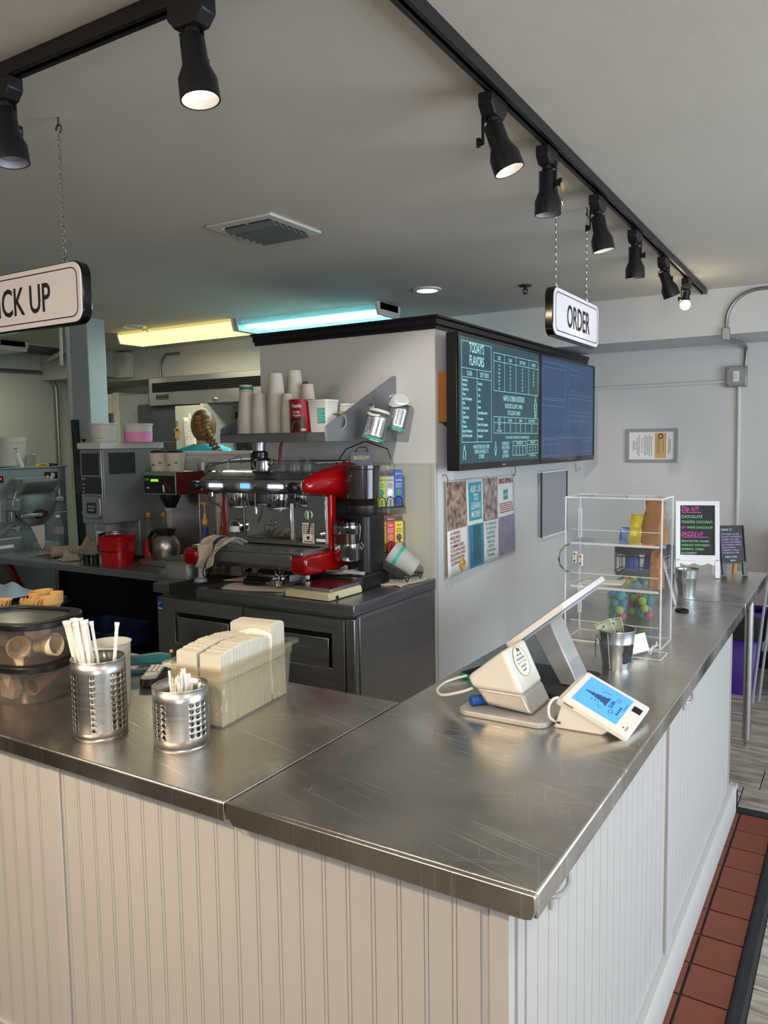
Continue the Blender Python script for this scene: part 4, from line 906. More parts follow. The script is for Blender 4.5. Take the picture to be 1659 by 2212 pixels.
balls(-.383, 1.90, Z, .041, .105, 'slim clear tub of coloured balls at the left behind the case', 4, 5, 'in the slim left clear tub behind the case', cov=False)
balls(-.350, 2.06, Z, .072, .125, 'large dome covered tub of coloured balls behind the case', 5, 8, 'in the dome covered tub behind the case', cov=True)
balls(-.298, 1.975, Z, .038, .09, 'small clear tub of coloured balls in front of the domed tub', 3, 12, 'in the small clear tub', cov=False)
# tip bucket
def bucket(x, y, r0, r1, h, label, lab):
    t = T('metal_bucket', label, 'bucket', (x, y, Z)); 
    O('body', MB().lathe([(0, .004), (r0, .004), (r0*1.0, 0), (r0*1.01, .004), (r0+(r1-r0)*.66, h*.66), (r0+(r1-r0)*.66+.0018, h*.68), (r0+(r1-r0)*.7, h*.70), (r1, h-.002), (r1-.0015, h-.002), (r0-.002, .006), (0, .006)], 40), 'galvanized', t)
    O('rim', MB().tube([(r1*math.cos(a*PI/18), r1*math.sin(a*PI/18), h) for a in range(36)], .0025, 6, closed=True), 'galvanized', t)
    O('seam', MB().tube([(-.2*r0, -r0*.985, .004), (-.2*r1, -r1*.985, h-.003)], .0014, 5), 'galvanized', t)
    for s in (-1, 1):
        er = O('ear', MB().tube([(s*.0, 0, 0)]*1+[(0, 0, .001)], .001, 3), 'chrome', t) if False else None
    O('ear', MB().tube([(-r1*.62-.002, -r1*.80, h-.018), (-r1*.62-.010, -r1*.80-.006, h-.024), (-r1*.62-.004, -r1*.80-.002, h-.032), (-r1*.62, -r1*.78, h-.026)], .0022, 6), 'chrome', t)
    O('bail', MB().tube([(-r1-.002, 0, h-.02), (-r1-.008, .0, h*.5), (-r1*.8-.02, .01, .02)], .0016, 5), 'chrome', t)
    return t
t = bucket(-.222, 1.277, .0395, .0560, .118, 'galvanized tip bucket with dollar bills and a chalk label', 0)
b = MB(); 
def onb(a, z, off=.0012): 
    r = .0395+(.0560-.0395)*z/.118+off; return V((r*math.cos(a), r*math.sin(a), z))
def onbt(b, s, a0, z0, size, mi=0):
    m2 = MB(); text(m2, s, (0, 0, 0), (1, 0, 0), (0, 1, 0), size, 'C', bold=.01); b.add([onb(a0+p[0]/.05, z0+p[1], .0022) for p in m2.v], m2.f, mi)
a_c = -.30; pts = []
for k in range(24):
    th = 2*PI*k/24; q = max(abs(math.cos(th)), abs(math.sin(th))); wv = 1+.09*math.cos(6*th)
    pts.append((a_c+.56*math.cos(th)/q*wv, .048+.026*math.sin(th)/q*wv))
b.add([onb(a_c, .048, .0026)]+[onb(a, z, .0016) for a, z in pts], [(0, 1+k, 1+(k+1) % 24) for k in range(24)]); lb = O('chalk_label', b, 'chalkboard', t)
b = MB(); onbt(b, 'FUND', a_c, .052, .014); O('lettering', b, 'red_dark', lb); b = MB(); onbt(b, 'TIPS', a_c+.06, .030, .018); O('lettering', b, 'teal', lb)
def bill(loc_, rx, ry, rz, label, curl):
    t = T('dollar_bill', label, 'banknote', loc_); t.rotation_euler = (rx, ry, rz)
    f = lambda u, v, o=0: (-.026+u*.052, curl*math.sin(u*PI)+o, v*.118)
    O('note', MB().grid(lambda u, v: f(u, v), 8, 6), 'bill', t, solid=.0006)
    b = MB(); 
    for (u0, u1, v0, v1) in ((.06, .94, .03, .045), (.06, .94, .955, .97), (.06, .08, .03, .97), (.92, .94, .03, .97)):
        b.grid(lambda u, v: f(u0+(u1-u0)*u, v0+(v1-v0)*v, -.0012), 6, 4)
    O('border_print', b, 'leaf_green', t)
    b = MB(); b.add([f(.5+.22*math.cos(a*PI/8), .5+.17*math.sin(a*PI/8), -.0014) for a in range(16)], [tuple(range(16))]); O('portrait_oval', b, 'dark_grey', t)
    b = MB(); b.add([f(.5+.08*math.cos(a*PI/5)-.0, .86+.03*math.sin(a*PI/5), -.0014) for a in range(10)], [tuple(range(10))]); O('seal', b, 'leaf_green', t)
bill((-.215, 1.262, Z+.035), .05, -.40, .35, 'dollar bill leaning left out of the tip bucket', .004)
bill((-.212, 1.292, Z+.030), -.05, -.20, .5, 'curled dollar bill at the back of the tip bucket', .016)
bucket(-.254, 2.55, .034, .05, .115, 'galvanized bucket standing by the white chalkboard easel', 0)
# card holder
t = T('card_holder', 'clear acrylic card holder with a blank white card next to the tip bucket', 'holder', (-.16, 1.45, Z))
O('foot', MB().box(-.05, .045, -.055, .045, 0, .006), 'acrylic', t); O('foot_edge', MB().frame([(-.05, -.055), (.045, -.055), (.045, .045), (-.05, .045)], [(-.048, -.053), (.043, -.053), (.043, .043), (-.048, .043)], 'z', .004, .0065), 'acrylic_edge', t)
O('card', MB().at(loc(-.025, -.01, .012, 1.15, 0, 0) @ Mx.Rotation(-.35, 4, 'X')).box(-.04, .04, -.001, .001, 0, .058), 'paper_white', t)
O('clip', MB().tube([(.0, .0, .006), (.008, 0, .028), (.018, .0, .034), (.02, .0, .05)], .002, 5).tube([(-.01, .015, .006), (.005, .02, .030), (.022, .02, .034)], .002, 5), 'acrylic_edge', t)
# acrylic menu stand (seen edge on)
t = T('menu_stand', 'clear acrylic menu stand leaning beside the far bucket', 'stand', (-.262, 2.33, Z)); t.rotation_euler = (0, 0, .15)
O('panel', MB().prism([(-.052, .195), (-.047, .197), (.012, .003), (.006, 0)], 'y', -.04, .07), 'acrylic', t); O('panel_edge', MB().prism([(-.053, .196), (-.046, .198), (.012, .003), (.004, 0)], 'y', -.043, -.040), 'acrylic_edge', t)
O('leaflet', MB().prism([(-.050, .185), (-.0485, .186), (.004, .012), (.002, .012)], 'y', -.036, .066), 'poster_lilac', t); O('foot', MB().box(-.01, .06, -.04, .07, 0, .004), 'acrylic', t)
# A-frame chalkboards
def easel(label, loc_, rz, w_, h, lean, frame_mt, back_mt, scallop, legh):
    t = T('chalkboard_easel', label, 'sign', loc_, rz)
    Mf = Mx.Rotation(lean, 4, 'X') ; Mf = Mx.Rotation(-lean, 4, 'X')  # front leans back (top towards +y)
    M_ = Mx.Translation((0, 0, 0)) @ Mx.Rotation(-lean, 4, 'X')
    fw_ = .022 if scallop else .006
    O('frame', MB().at(M_).frame([(-w_/2, legh), (w_/2, legh), (w_/2, h), (-w_/2, h)], [(-w_/2+fw_, legh+fw_*1.4), (w_/2-fw_, legh+fw_*1.4), (w_/2-fw_, h-fw_), (-w_/2+fw_, h-fw_)], 'y', -.006, .008), frame_mt, t, bev=.002)
    O('slate', MB().at(M_).box(-w_/2+fw_*.8, w_/2-fw_*.8, .0, .004, legh+fw_, h-fw_*.8), 'chalkboard', t)
    for s in (-1, 1):
        O('front_leg', MB().at(M_).box(s*(w_/2-.011)-.011, s*(w_/2-.011)+.011, -.006, .008, .004, legh+.01), frame_mt, t, bev=.001)
        O('rear_leg', MB().at(Mx.Translation((0, 0, 0))).prism([(2*h*math.sin(lean), .0), (2*h*math.sin(lean)+.014, 0), (h*math.sin(lean)+.02, h*math.cos(lean)-.01), (h*math.sin(lean)+.008, h*math.cos(lean)-.01)], 'x', s*(w_/2-.011)-.009, s*(w_/2-.011)+.009), back_mt, t)
    O('rear_panel', MB().prism([(2*h*math.sin(lean)*.93, .06), (2*h*math.sin(lean)*.93+.006, .06), (h*math.sin(lean)+.012, h*math.cos(lean)-.02), (h*math.sin(lean)+.006, h*math.cos(lean)-.02)], 'x', -w_/2+.02, w_/2-.02), back_mt, t)
    if scallop:
        pts = [(-w_/2+.02, legh+.012)]+[(-w_/2+.02+(w_-.04)*k/16, legh-.008-.012*abs(math.sin(k/16*PI*2.5))) for k in range(17)]+[(w_/2-.02, legh+.012)]
        O('scalloped_rail', MB().at(M_).prism(pts, 'y', -.004, .006), frame_mt, t)
    return t, M_
t, M_ = easel('white framed chalkboard easel with pink and green dip menu', (-.285, 3.0, Z), .30, .205, .385, .17, 'white_trim', 'white_trim', True, .085)
b = MB().at(M_); D = [('Dip it!!!', .335, .034, 1, 'p'), ('CHOCOLATE', .300, .020, 1, 'g'), ('TOASTED COCONUT,', .274, .018, 1, 'g'), ('OR', .247, .018, 1, 'p'), ('WHITE CHOCOLATE', .247, .017, 1, 'g2'), ('DRIZZLE it!!!', .211, .029, 1, 'p'), ('PEANUT BUTTER, CARAMEL,', .180, .014, 1, 'g'), ('HAZELNUT, STRAWBERRY,', .160, .014, 1, 'g'), ('RASPBERRY, CHERRY,', .140, .014, 1, 'g'), ('BLACKBERRY', .120, .015, 1, 'g')]
bp = MB().at(M_); bg_ = MB().at(M_)
for s, z, sz, al, c in D:
    x = -.076; sx = .82
    if c == 'p' and s != 'OR': sx = .8
    if c == 'g2': x = -.050; sx = .75
    mm = bp if c == 'p' else bg_
    text(mm, s, (x, -.0012, z), (1, 0, 0), (0, .0, 1), sz, 'L', sx=min(sx, .148/(len(s)*sz*.62)), bold=.006, sh=.12)
bp.box(-.07, .02, -.0014, -.001, .327, .330).box(-.07, .05, -.0014, -.001, .203, .206)
O('chalk_text', bp, 'chalk_pink', t); O('chalk_text', bg_, 'chalk_green', t)
t, M_ = easel('small wooden chalkboard easel listing flavours in lilac chalk', (-.135, 3.16, Z), .62, .130, .255, .20, 'black_plastic', 'wood_light', False, .062)
bp = MB().at(M_); bg_ = MB().at(M_)
text(bg_, 'DRINK IT!', (-.055, -.0012, .228), (1, 0, 0), (0, 0, 1), .016, 'L', sx=.8)
for k, s in enumerate(('STRAWBERRY, BLOOD', 'ORANGE, WATERMELON', 'BLUEBERRY, LIME, CHERRY', 'COCONUT, BLUE RASPBERRY', 'RED RASPBERRY, MANGO', 'PEACH, PASSION,', 'RASPBERRY, VANILLA', 'WATERMELON, KIWI')): text(bp, s, (-.056, -.0012, .207-.0135*k), (1, 0, 0), (0, 0, 1), .0115, 'L', sx=min(.8, .112/(len(s)*.0115*.63)), sh=.1)
text(bg_, 'Italian Soda', (-.045, -.0012, .092), (1, 0, 0), (0, 0, 1), .016, 'L', sx=.85, sh=.2); text(bg_, 'FRESH', (-.02, -.0012, .074), (1, 0, 0), (0, 0, 1), .011, 'L', sh=.1)
O('chalk_text', bp, 'chalk_lilac', t); O('chalk_text', bg_, 'chalk_white', t)
# floor things behind the table
t = T('swing_bin', 'purple bin standing under the far steel table', 'bin', (-.30, 4.25, 0)); b = MB(); shell(b, -.2, .2, -.14, .14, 0, .50, .04, .05); O('body', b, 'purple', t, solid=.004); O('rim', MB().frame(rrect(-.21, .21, -.15, .15, .05, 5), rrect(-.19, .19, -.13, .13, .05, 5), 'z', .5, .53), 'purple', t, bev=.003); O('liner', MB().frame(rrect(-.215, .215, -.155, .155, .05, 5), rrect(-.211, .211, -.151, .151, .05, 5), 'z', .36, .51), 'black_plastic', t)
t = T('folding_stand', 'pale thin stand legs leaning behind the table near the right edge', 'stand', (-.08, 4.02, 0)); O('leg', MB().tube([(-.05, 0, .0), (.05, 0, 1.2)], .008, 6), 'mesh_grey', t); O('leg', MB().tube([(-.02, .05, .0), (.08, .05, 1.2)], .008, 6), 'mesh_grey', t); O('crossbar', MB().tube([(.0, 0, .6), (.03, .05, .6)], .006, 6), 'mesh_grey', t)
t = T('black_cabinet', 'black cabinet edge at the right picture edge by the back wall', 'cabinet', (.24, 4.45, 0)); O('body', MB().box(-.16, .5, -.3, .38, .03, 1.02), 'black_plastic', t, bev=.004); O('foot', MB().box(-.14, .48, -.26, .34, 0, .03), 'rubber', t)
# ================================================================ MENU SCREENS ON THE PARTITION
def tv(label, y0, y1, z0, z1, scr, xf=-1.30):
    t = T('menu_screen', label, 'screen')
    O('case', MB().box(xf-.06, xf, y0, y1, z0, z1), 'black_plastic', t, bev=.004)
    O('bezel', MB().frame([(y0, z0), (y1, z0), (y1, z1), (y0, z1)], [(y0+.014, z0+.034), (y1-.014, z0+.034), (y1-.014, z1-.014), (y0+.014, z1-.014)], 'x', xf, xf+.006), 'black_gloss', t)
    O('screen', MB().box(xf, xf+.001, y0+.014, y1-.014, z0+.034, z1-.014), scr, t)
    O('wall_mount', MB().box(-1.43, xf-.06, (y0+y1)/2-.2, (y0+y1)/2+.2, (z0+z1)/2-.15, (z0+z1)/2+.15), 'black_metal', t)
    O('logo_badge', MB().box(xf+.006, xf+.0068, (y0+y1)/2-.02, (y0+y1)/2+.02, z0+.013, z0+.019), 'mesh_grey', t); return t
ty0, ty1, tz0, tz1 = 2.392, 3.525, 1.457, 2.132
t = tv('left menu screen with teal page of slush and soft serve flavours', ty0, ty1, tz0, tz1, 'screen_teal')
w_, h_ = ty1-ty0-.028, tz1-tz0-.048; oy, oz = ty0+.014, tz0+.034; XF = -1.2985
b = MB()
def ln(u0, v0, u1, v1, th=.0022, mb=None):
    (mb or b).box(XF, XF+.0004, oy+min(u0, u1)*w_-(th/2 if u0 == u1 else 0), oy+max(u0, u1)*w_+(th/2 if u0 == u1 else 0), oz+(1-max(v0, v1))*h_-(th/2 if v0 == v1 else 0), oz+(1-min(v0, v1))*h_+(th/2 if v0 == v1 else 0))
def bx(u0, v0, u1, v1, **k): ln(u0, v0, u1, v0, **k); ln(u0, v1, u1, v1, **k); ln(u0, v0, u0, v1, **k); ln(u1, v0, u1, v1, **k)
def tx(s, u, v, size, al='C', sx=.62, bold=0, mb=None): text(mb or b, s, (XF+.0004, oy+u*w_, oz+(1-v)*h_), (0, 1, 0), (0, 0, 1), size, al, sx=sx, bold=bold)
bx(.03, .035, .355, .83); ln(.03, .245, .355, .245); ln(.03, .315, .355, .315); ln(.192, .245, .192, .83)
tx("TODAY'S", .19, .115, .070, bold=.01); tx('FLAVORS', .19, .215, .070, bold=.01); tx('SLUSH', .112, .30, .034); tx('SOFT SERVE', .275, .30, .034)
for k, s in enumerate(('Strawberry', 'Horchata', 'Passion Fruit', 'Cherry', 'Sour Blue Raspberry', 'Pickle', 'Cotton Candy', 'Guava', "Tiger's Blood", 'Cherry', 'Rootbeer', 'Sugar Free Blueberry', 'Sour Pink Lemonade')): tx(s, .037, .350+.0365*k, .0215, 'L', sx=.62, bold=.015)
for k, s in enumerate(('Chocolate', 'Vanilla', 'Twist', 'Lemon', 'Banana', 'Toasted Marshmallow', 'Watermelon', 'New York Cheesecake', 'Brown Sugar Cinnamon', 'Strawberry')): tx(s, .199, .365+.0475*k, .0215, 'L', sx=.62, bold=.015)
tx('HAVE EITHER ON THEIR', .24, .885, .030); tx('OWN OR MAKE IT A', .24, .925, .030); tx('COMBO!', .24, .965, .030)
bx(.385, .075, .985, .395); ln(.385, .145, .985, .145)
for u in (.515, .665, .845): ln(u, .075, u, .395)
for s, u in (('SIZES', .45), ('SLUSH', .59), ('SOFT SERVE', .755), ('COMBO', .915)): tx(s, u, .13, .028)
pr = [('Child', '3.00', '3.00', '5.00'), ('Small', '4.00', '4.00', '6.00'), ('Regular', '5.00', '5.00', '7.00'), ('Large', '6.00', '6.00', '8.00'), ('Jumbo', '7.00', '7.00', '9.00'), ('Pint', '8.25', '8.25', ''), ('Quart', '9.75', '10.25', '')]
for k, r_ in enumerate(pr):
    for s, u in zip(r_, (.45, .59, .755, .915)):
        if s: tx(s, u, .185+.032*k, .018)
tx('HAVE A DRINK INSTEAD!', .64, .475, .045, bold=.005); tx('BLENDED SLUSHY, SHAKE', .64, .535, .036); tx('OR SLUSHY SHAKE', .64, .595, .036)
bx(.385, .615, .985, .755); ln(.385, .665, .985, .665)
for u in (.515, .665, .80): ln(u, .615, u, .755)
for s, u in (('SIZES', .45), ('SLUSHY', .59), ('SHAKE', .73), ('SLUSHY SHAKE', .89)): tx(s, u, .655, .026)
for k, r_ in enumerate((('MEDIUM', '5.25', '6.25', '6.75'), ('LARGE', '6.25', '7.25', '7.75'), ('EXTRA LARGE', '7.25', '8.25', '8.75'))):
    for s, u in zip(r_, (.45, .59, .73, .89)): tx(s, u, .690+.027*k, .017)
tx('*YOU CAN ADD A TURBO BOOST OF CAFFEINE FOR $1.25', .69, .805, .022)
for s, v in (('WE PROUDLY', .860), ('SERVE STRAUS', .895), ('ORGANIC', .932), ('SOFT SERVE', .970)): tx(s, .53, v, .027)
bx(.625, .828, .805, .955); ln(.625, .868, .805, .868); ln(.715, .868, .715, .955); bx(.825, .822, .985, .945); ln(.825, .862, .985, .862); ln(.905, .862, .905, .945)
tx('ITALIAN SODA', .715, .858, .024); tx('SLUSH FLOAT', .905, .852, .022)
for k in range(3): tx('%d oz' % (12+4*k), .67, .893+.026*k, .016); tx('%d.50' % (3+k), .76, .893+.026*k, .016)
for k in range(2): tx('%d oz' % (16+8*k), .865, .893+.03*k, .016); tx('%d.50' % (6+k), .945, .893+.03*k, .016)
tx('*$1.00 for Dairy Free', .905, .972, .017)
# line drawings: cups and cone
def cup_(u, v, s, kind):
    P_ = lambda a, c: (XF+.0006, oy+u*w_+a*s, oz+(1-v)*h_+c*s)
    if kind == 'cone':
        b.tube([P_(-.5, 0), P_(0, -1.6), P_(.5, 0)], .0011, 4)
        for q in range(3): b.tube([P_(-.5+.12*q, .1+.3*q), P_(0, .25+.3*q), P_(.5-.12*q, .1+.3*q)], .0011, 4)
        b.tube([P_(-.2, 1.0), P_(.05, 1.4), P_(.2, 1.0)], .0011, 4)
    else:
        b.tube([P_(-.5, 0), P_(-.35, -1.4), P_(.35, -1.4), P_(.5, 0)], .0011, 4, closed=True)
        for q in range(4): b.tube([P_(-.45+.1*q, .15+.22*q), P_(-.1, .3+.22*q), P_(.15, .12+.22*q), P_(.45-.1*q, .25+.22*q)], .0011, 4)
cup_(.055, .90, .030, 'cup'); cup_(.405, .885, .026, 'cone')
b2 = None; uu_ = .945; P_ = lambda a, c: (XF+.0006, oy+.945*w_+a, oz+(1-.53)*h_+c)
b.tube([P_(-.012, -.05), P_(-.018, .03), P_(0, .06), P_(.016, .03), P_(.008, -.05)], .0012, 4, closed=True); b.tube([P_(.004, .06), P_(.008, .09)], .0012, 4)
for q in range(4): b.tube([P_(-.014, -.03+.02*q), P_(.012, -.04+.02*q)], .001, 4)
O('menu_print', b, 'menu_line', t)
# right screen
ty0, ty1 = 3.532, 4.645; oy = ty0+.014; w_ = ty1-ty0-.028; tz0 = 1.457
t = tv('right menu screen showing a faint washed out blue page', ty0, ty1, tz0, tz1, 'screen_blue')
b = MB()
for a in ((.03, .05, .42, .40), (.03, .10, .42, .10), (.03, .42, .42, .80), (.03, .48, .42, .48), (.03, .82, .30, .98), (.17, .86, .17, .98), (.03, .86, .30, .86)):
    (bx if a[0] != a[2] and a[1] != a[3] else ln)(*a, th=.0016)
for a in ((.50, .07, .68, .30), (.50, .13, .68, .13), (.60, .13, .60, .30), (.48, .34, .96, .52), (.48, .38, .96, .38), (.48, .56, .96, .80), (.48, .62, .96, .62), (.72, .62, .72, .80)):
    (bx if a[0] != a[2] and a[1] != a[3] else ln)(*a, th=.0016)
ln(.73, .84, .93, .84, th=.0016); ln(.73, .95, .93, .95, th=.0016)
for k in range(14): tx('- - - - - - - - -', .2, .16+.045*k, .012)
O('menu_print', b, 'menu_faint', t)
# wood shelf side behind the left screen
t = T('wood_box', 'orange wooden box fixed to the partition behind the left screen', 'shelf', (-1.43, 2.44, 1.70)); O('side', MB().box(0, .065, 0, .02, 0, .25), 'wood_orange', t, bev=.002); O('rear', MB().box(0, .02, .02, .35, 0, .25), 'wood_orange', t); O('bottom', MB().box(.02, .06, .02, .35, 0, .015), 'wood_orange', t)
# poster
t = T('wall_poster', 'curling poster in small panels pinned on the wall below the left screen', 'poster', (-1.428, 2.485, .90))
PW, PH = .93, .50
def PF(u, v, o=0.): # u along y, v up
    curl = .012+.010*math.sin(u*5+.5)+.014*(1-v)*(.6+.4*math.sin(u*7)); return V((curl+o, u*PW, .012*(1-v)*math.sin(u*6)+v*PH+.035*(1-v)*(u)*0+ (1-v)*.03*(u-.1)))
O('sheet', MB().grid(lambda u, v: PF(u, v), 24, 10), 'poster_paper', t, solid=.0012, ang=1)
def pp(nm, u0, v0, u1, v1, mt):
    O(nm, MB().grid(lambda u, v: PF(u0+(u1-u0)*u, v0+(v1-v0)*v, .0018), 8, 8), mt, t, ang=1)
def pt_(mb, s, u, v, size, al='C', sx=.8, bold=.0, sh=0):
    m2 = MB(); text(m2, s, (0, 0, 0), (1, 0, 0), (0, 1, 0), size, al, sx=sx, bold=bold, sh=sh)
    mb.add([PF(u+p[0]/PW, v+p[1]/PH, .003) for p in m2.v], m2.f)
pp('picture', .0, .49, .235, .99, 'photo_dark'); pp('teal_panel', .265, .53, .46, .96, 'poster_teal'); pp('picture', .485, .49, .735, .985, 'photo_people')
pp('picture', .255, .0, .485, .485, 'photo_blue'); pp('picture', .745, .03, .995, .50, 'photo_plaza'); pp('lilac_strip', .235, .0, .257, .485, 'poster_lilac'); pp('lilac_strip', .470, .0, .49, .485, 'poster_lilac')
b = MB(); 
for s, v, z in (('ASK US', .85, .052), ('TO', .755, .052), ('LEARN', .66, .052), ('MORE!', .565, .052)): pt_(b, s, .362, v, z, sx=.86, bold=.02, sh=.1)
O('lettering', b, 'poster_paper', t)
b = MB()
for k, s in enumerate(('2+ PEOPLE', 'REQUIRED,', '4+ PEOPLE', 'COMMENDED.', 'IT IS AVAILABLE', 'EN OPEN UNTIL', 'HOUR BEFORE', 'CLOSING')): pt_(b, s, .028, .435-.045*k, .0225, 'L', sx=1.0, bold=.01)
pt_(b, 'WATERWAYS', .15, .03, .016, bold=.02) if False else None
O('lettering', b, 'poster_red', t)
b = MB(); pt_(b, 'ONCE UPON A', .865, .90, .042, sx=.74, bold=.03); O('lettering', b, 'poster_red', t)
pp('teal_badge', .83, .70, .90, .82, 'poster_teal'); b = MB(); pt_(b, 'HUNT', .865, .74, .030, sx=.8, bold=.01); O('lettering', b, 'poster_paper', t)
b = MB()
for k in range(5): 
    for q in range(6): b.add([PF(.76+.035*q+.004*k, .65-.026*k, .003), PF(.787+.035*q+.004*k, .65-.026*k, .003), PF(.787+.035*q+.004*k, .662-.026*k, .003), PF(.76+.035*q+.004*k, .662-.026*k, .003)], [(0, 1, 2, 3)])
O('small_print', b, 'poster_red', t)
b = MB()
for k, s in enumerate(('PUT YOUR SKILLS', 'TO THE TEST IN', 'THIS PUZZLE', 'BASED HUNT,', 'WHILE YOU', 'EXPLORE', 'DOWNTOWN', 'PETALUMA')): pt_(b, s, .615, .435-.052*k, .0235, sx=.95, bold=.012)
O('lettering', b, 'poster_teal', t)
pp('bottle_picture', .31, .03, .44, .47, 'teal'); b = MB()
for s_ in (.036, .024): b.tube([PF(.155+s_*math.cos(a*PI/2)/PW*1.0, .095+s_*math.sin(a*PI/2)/PH*1.2, .004) for a in range(4)], .003, 4, closed=True)
b.tube([PF(.14, .10, .004), PF(.17, .10, .004), PF(.145, .085, .004), PF(.17, .082, .004)], .0025, 4); O('emblem', b, 'poster_gold', t)
for (y, z) in ((-.005, .50), (.90, .52)): O('hook', MB().tube([(.0, y, z+.03), (.02, y, z+.035), (.03, y, z+.01), (.02, y+.01, z-.03), (.012, y+.015, z-.02)], .0022, 5), 'dark_grey', t)
O('hook', MB().tube([(.0, .012, .02), (.02, .008, .03), (.028, .006, -.01), (.012, .01, -.045)], .0022, 5), 'mesh_grey', t)
# white panel, hook
t = T('access_panel', 'plain pale panel board with dark sides on the wall right of the poster', 'panel', (-1.428, 3.84, .962)); O('board', MB().box(.0, .022, 0, .53, 0, .425), 'mesh_grey', t, bev=.002); O('side_rail', MB().box(.022, .026, -.004, .02, -.004, .43), 'dark_grey', t) ; O('side_rail', MB().box(.022, .026, .515, .532, 0, .425), 'dark_grey', t)
O('edge_rail', MB().box(.0, .024, -.004, .534, .425, .435), 'paper_white', t); O('edge_rail', MB().box(.0, .024, -.004, .534, -.010, .0), 'paper_white', t)
t = T('wall_hook', 'small wire hook on the partition right of the pale panel', 'hook', (-1.428, 4.62, 1.37)); O('hook', MB().tube([(.004, 0, .06), (.008, 0, 0), (.02, .03, .01), (.02, .06, .03)], .0025, 5), 'mesh_grey', t)
# certificate
t = T('framed_certificate', 'grey framed certificate hanging on the back wall, turned sideways', 'certificate', (-1.115, YB, 1.43))
O('frame', MB().frame([(0, 0), (.365, 0), (.365, .245), (0, .245)], [(.022, .022), (.343, .022), (.343, .223), (.022, .223)], 'y', -.018, 0), 'cert_frame', t, bev=.002)
O('sheet', MB().box(.022, .343, -.008, -.004, .022, .223), 'paper_white', t); O('tan_band', MB().box(.205, .285, -.009, -.008, .03, .215), 'cert_tan', t); O('seal', MB().cone((.245, -.0095, .19), (.245, -.009, .19), .019, n=20), 'can_brown', t); O('seal_core', MB().cone((.245, -.010, .19), (.245, -.0095, .19), .011, n=16), 'cert_tan', t)
b = MB()
for x, wd in ((.050, .07), (.062, .05), (.078, .12), (.092, .15), (.112, .10), (.13, .13), (.142, .13), (.154, .12), (.166, .15), (.18, .14), (.222, .10), (.234, .12), (.262, .09), (.302, .12), (.312, .09)):
    z = .12-wd/2
    while z < .12+wd/2: b.box(x, x+.003, -.0101, -.0095, z, z+.012); z += .016
O('print', b, 'dark_grey', t)
# ================================================================ KITCHEN: FRIDGE AND SHELF
t = T('undercounter_fridge', 'two door stainless undercounter fridge below the espresso machine', 'fridge')
fx0, fx1, fy0, fy1 = -2.655, -1.432, 1.655, 2.398
O('top', MB().prism([(fy0, .862), (fy0, .905), (fy0+.004, .91), (fy1, .91), (fy1, .862)], 'x', fx0, fx1), 'brushed_h', t, bev=.002)
O('cabinet', MB().box(fx0+.02, fx1-.012, fy0+.045, fy1, .15, .855), 'brushed_dark', t)
O('side_panel', MB().box(fx1-.012, fx1-.004, fy0+.05, fy1, .14, .848), 'brushed', t, bev=.002)
O('front_edge', MB().box(fx1-.052, fx1-.006, fy0+.012, fy0+.045, .14, .846), 'brushed', t, bev=.003)
xm = (fx0+fx1)/2-.02
for (a, c, k) in ((fx0+.022, xm-.004, 0), (xm+.004, fx1-.056, 1)):
    h0 = a+(.12 if k == 0 else .17); h1 = c-.07 if k == 0 else c-.065
    # door with recessed handle pocket
    d = O('door', MB().frame([(a, .15), (c, .15), (c, .842), (a, .842)], [(h0, .62), (h1, .62), (h1, .775), (h0, .775)], 'y', fy0+.004, fy0+.044), 'brushed' if k else 'brushed_dark', t, bev=.003)
    O('pocket', MB().box(h0, h1, fy0+.03, fy0+.043, .62, .775), 'black_plastic', d)
    O('pull', MB().prism([(h0+.018, .617), (h1-.018, .617), (h1-.018, .752), (h0+.018, .752)], 'y', fy0+.0035, fy0+.010), 'brushed' if k else 'brushed_dark', d, bev=.003)
for x in (fx0+.1, fx1-.1): O('caster', MB().cone((x-.02, fy0+.1, .06), (x+.02, fy0+.1, .06), .06, n=20), 'black_plastic', t)
st = O('energy_sticker', MB().box(fx0+.026, fx0+.062, fy0+.0025, fy0+.004, .775, .835), 'tea_blue', t); b = MB(); b.tube([(fx0+.03, fy0+.002, .80), (fx0+.042, fy0+.002, .815), (fx0+.056, fy0+.002, .812)], .0015, 4).box(fx0+.03, fx0+.058, fy0+.0018, fy0+.0025, .78, .787); O('sticker_print', b, 'ink_white', st)
O('cutting_mat', MB().box(fx0+.12, fx0+.30, fy0-.003, fy0+.33, .911, .915).box(fx0+.12, fx0+.30, fy0-.004, fy0-.001, .86, .915), 'rubber', t)
# wall shelf with gussets
t = T('wall_shelf', 'stainless wall shelf with tall triangular side brackets holding cup stacks', 'shelf')
sx0, sx1, sy0, sy1, sz = -2.285, -1.655, 1.785, 2.408, 1.652
O('board', MB().box(sx0, sx1, sy0, sy1, sz-.004, sz).box(sx0, sx1, sy0, sy0+.004, sz-.042, sz), 'brushed_h', t, bev=.001)
O('corner_clip', MB().box(sx1-.10, sx1-.003, sy0-.001, sy0+.001, sz-.040, sz-.001), 'brushed_dark', t)
for x in (sx0, sx1):
    O('side_bracket', MB().prism([(sy0, sz-.042), (sy1, sz-.042), (sy1, sz+.285), (sy1-.03, sz+.285), (sy0, sz+.025)], 'x', x-.003, x+.002), 'brushed_dark', t, bev=.001)
O('wall_plate', MB().box(sx0+.03, sx0+.075, sy1-.004, sy1, sz+.15, sz+.29), 'brushed', t)
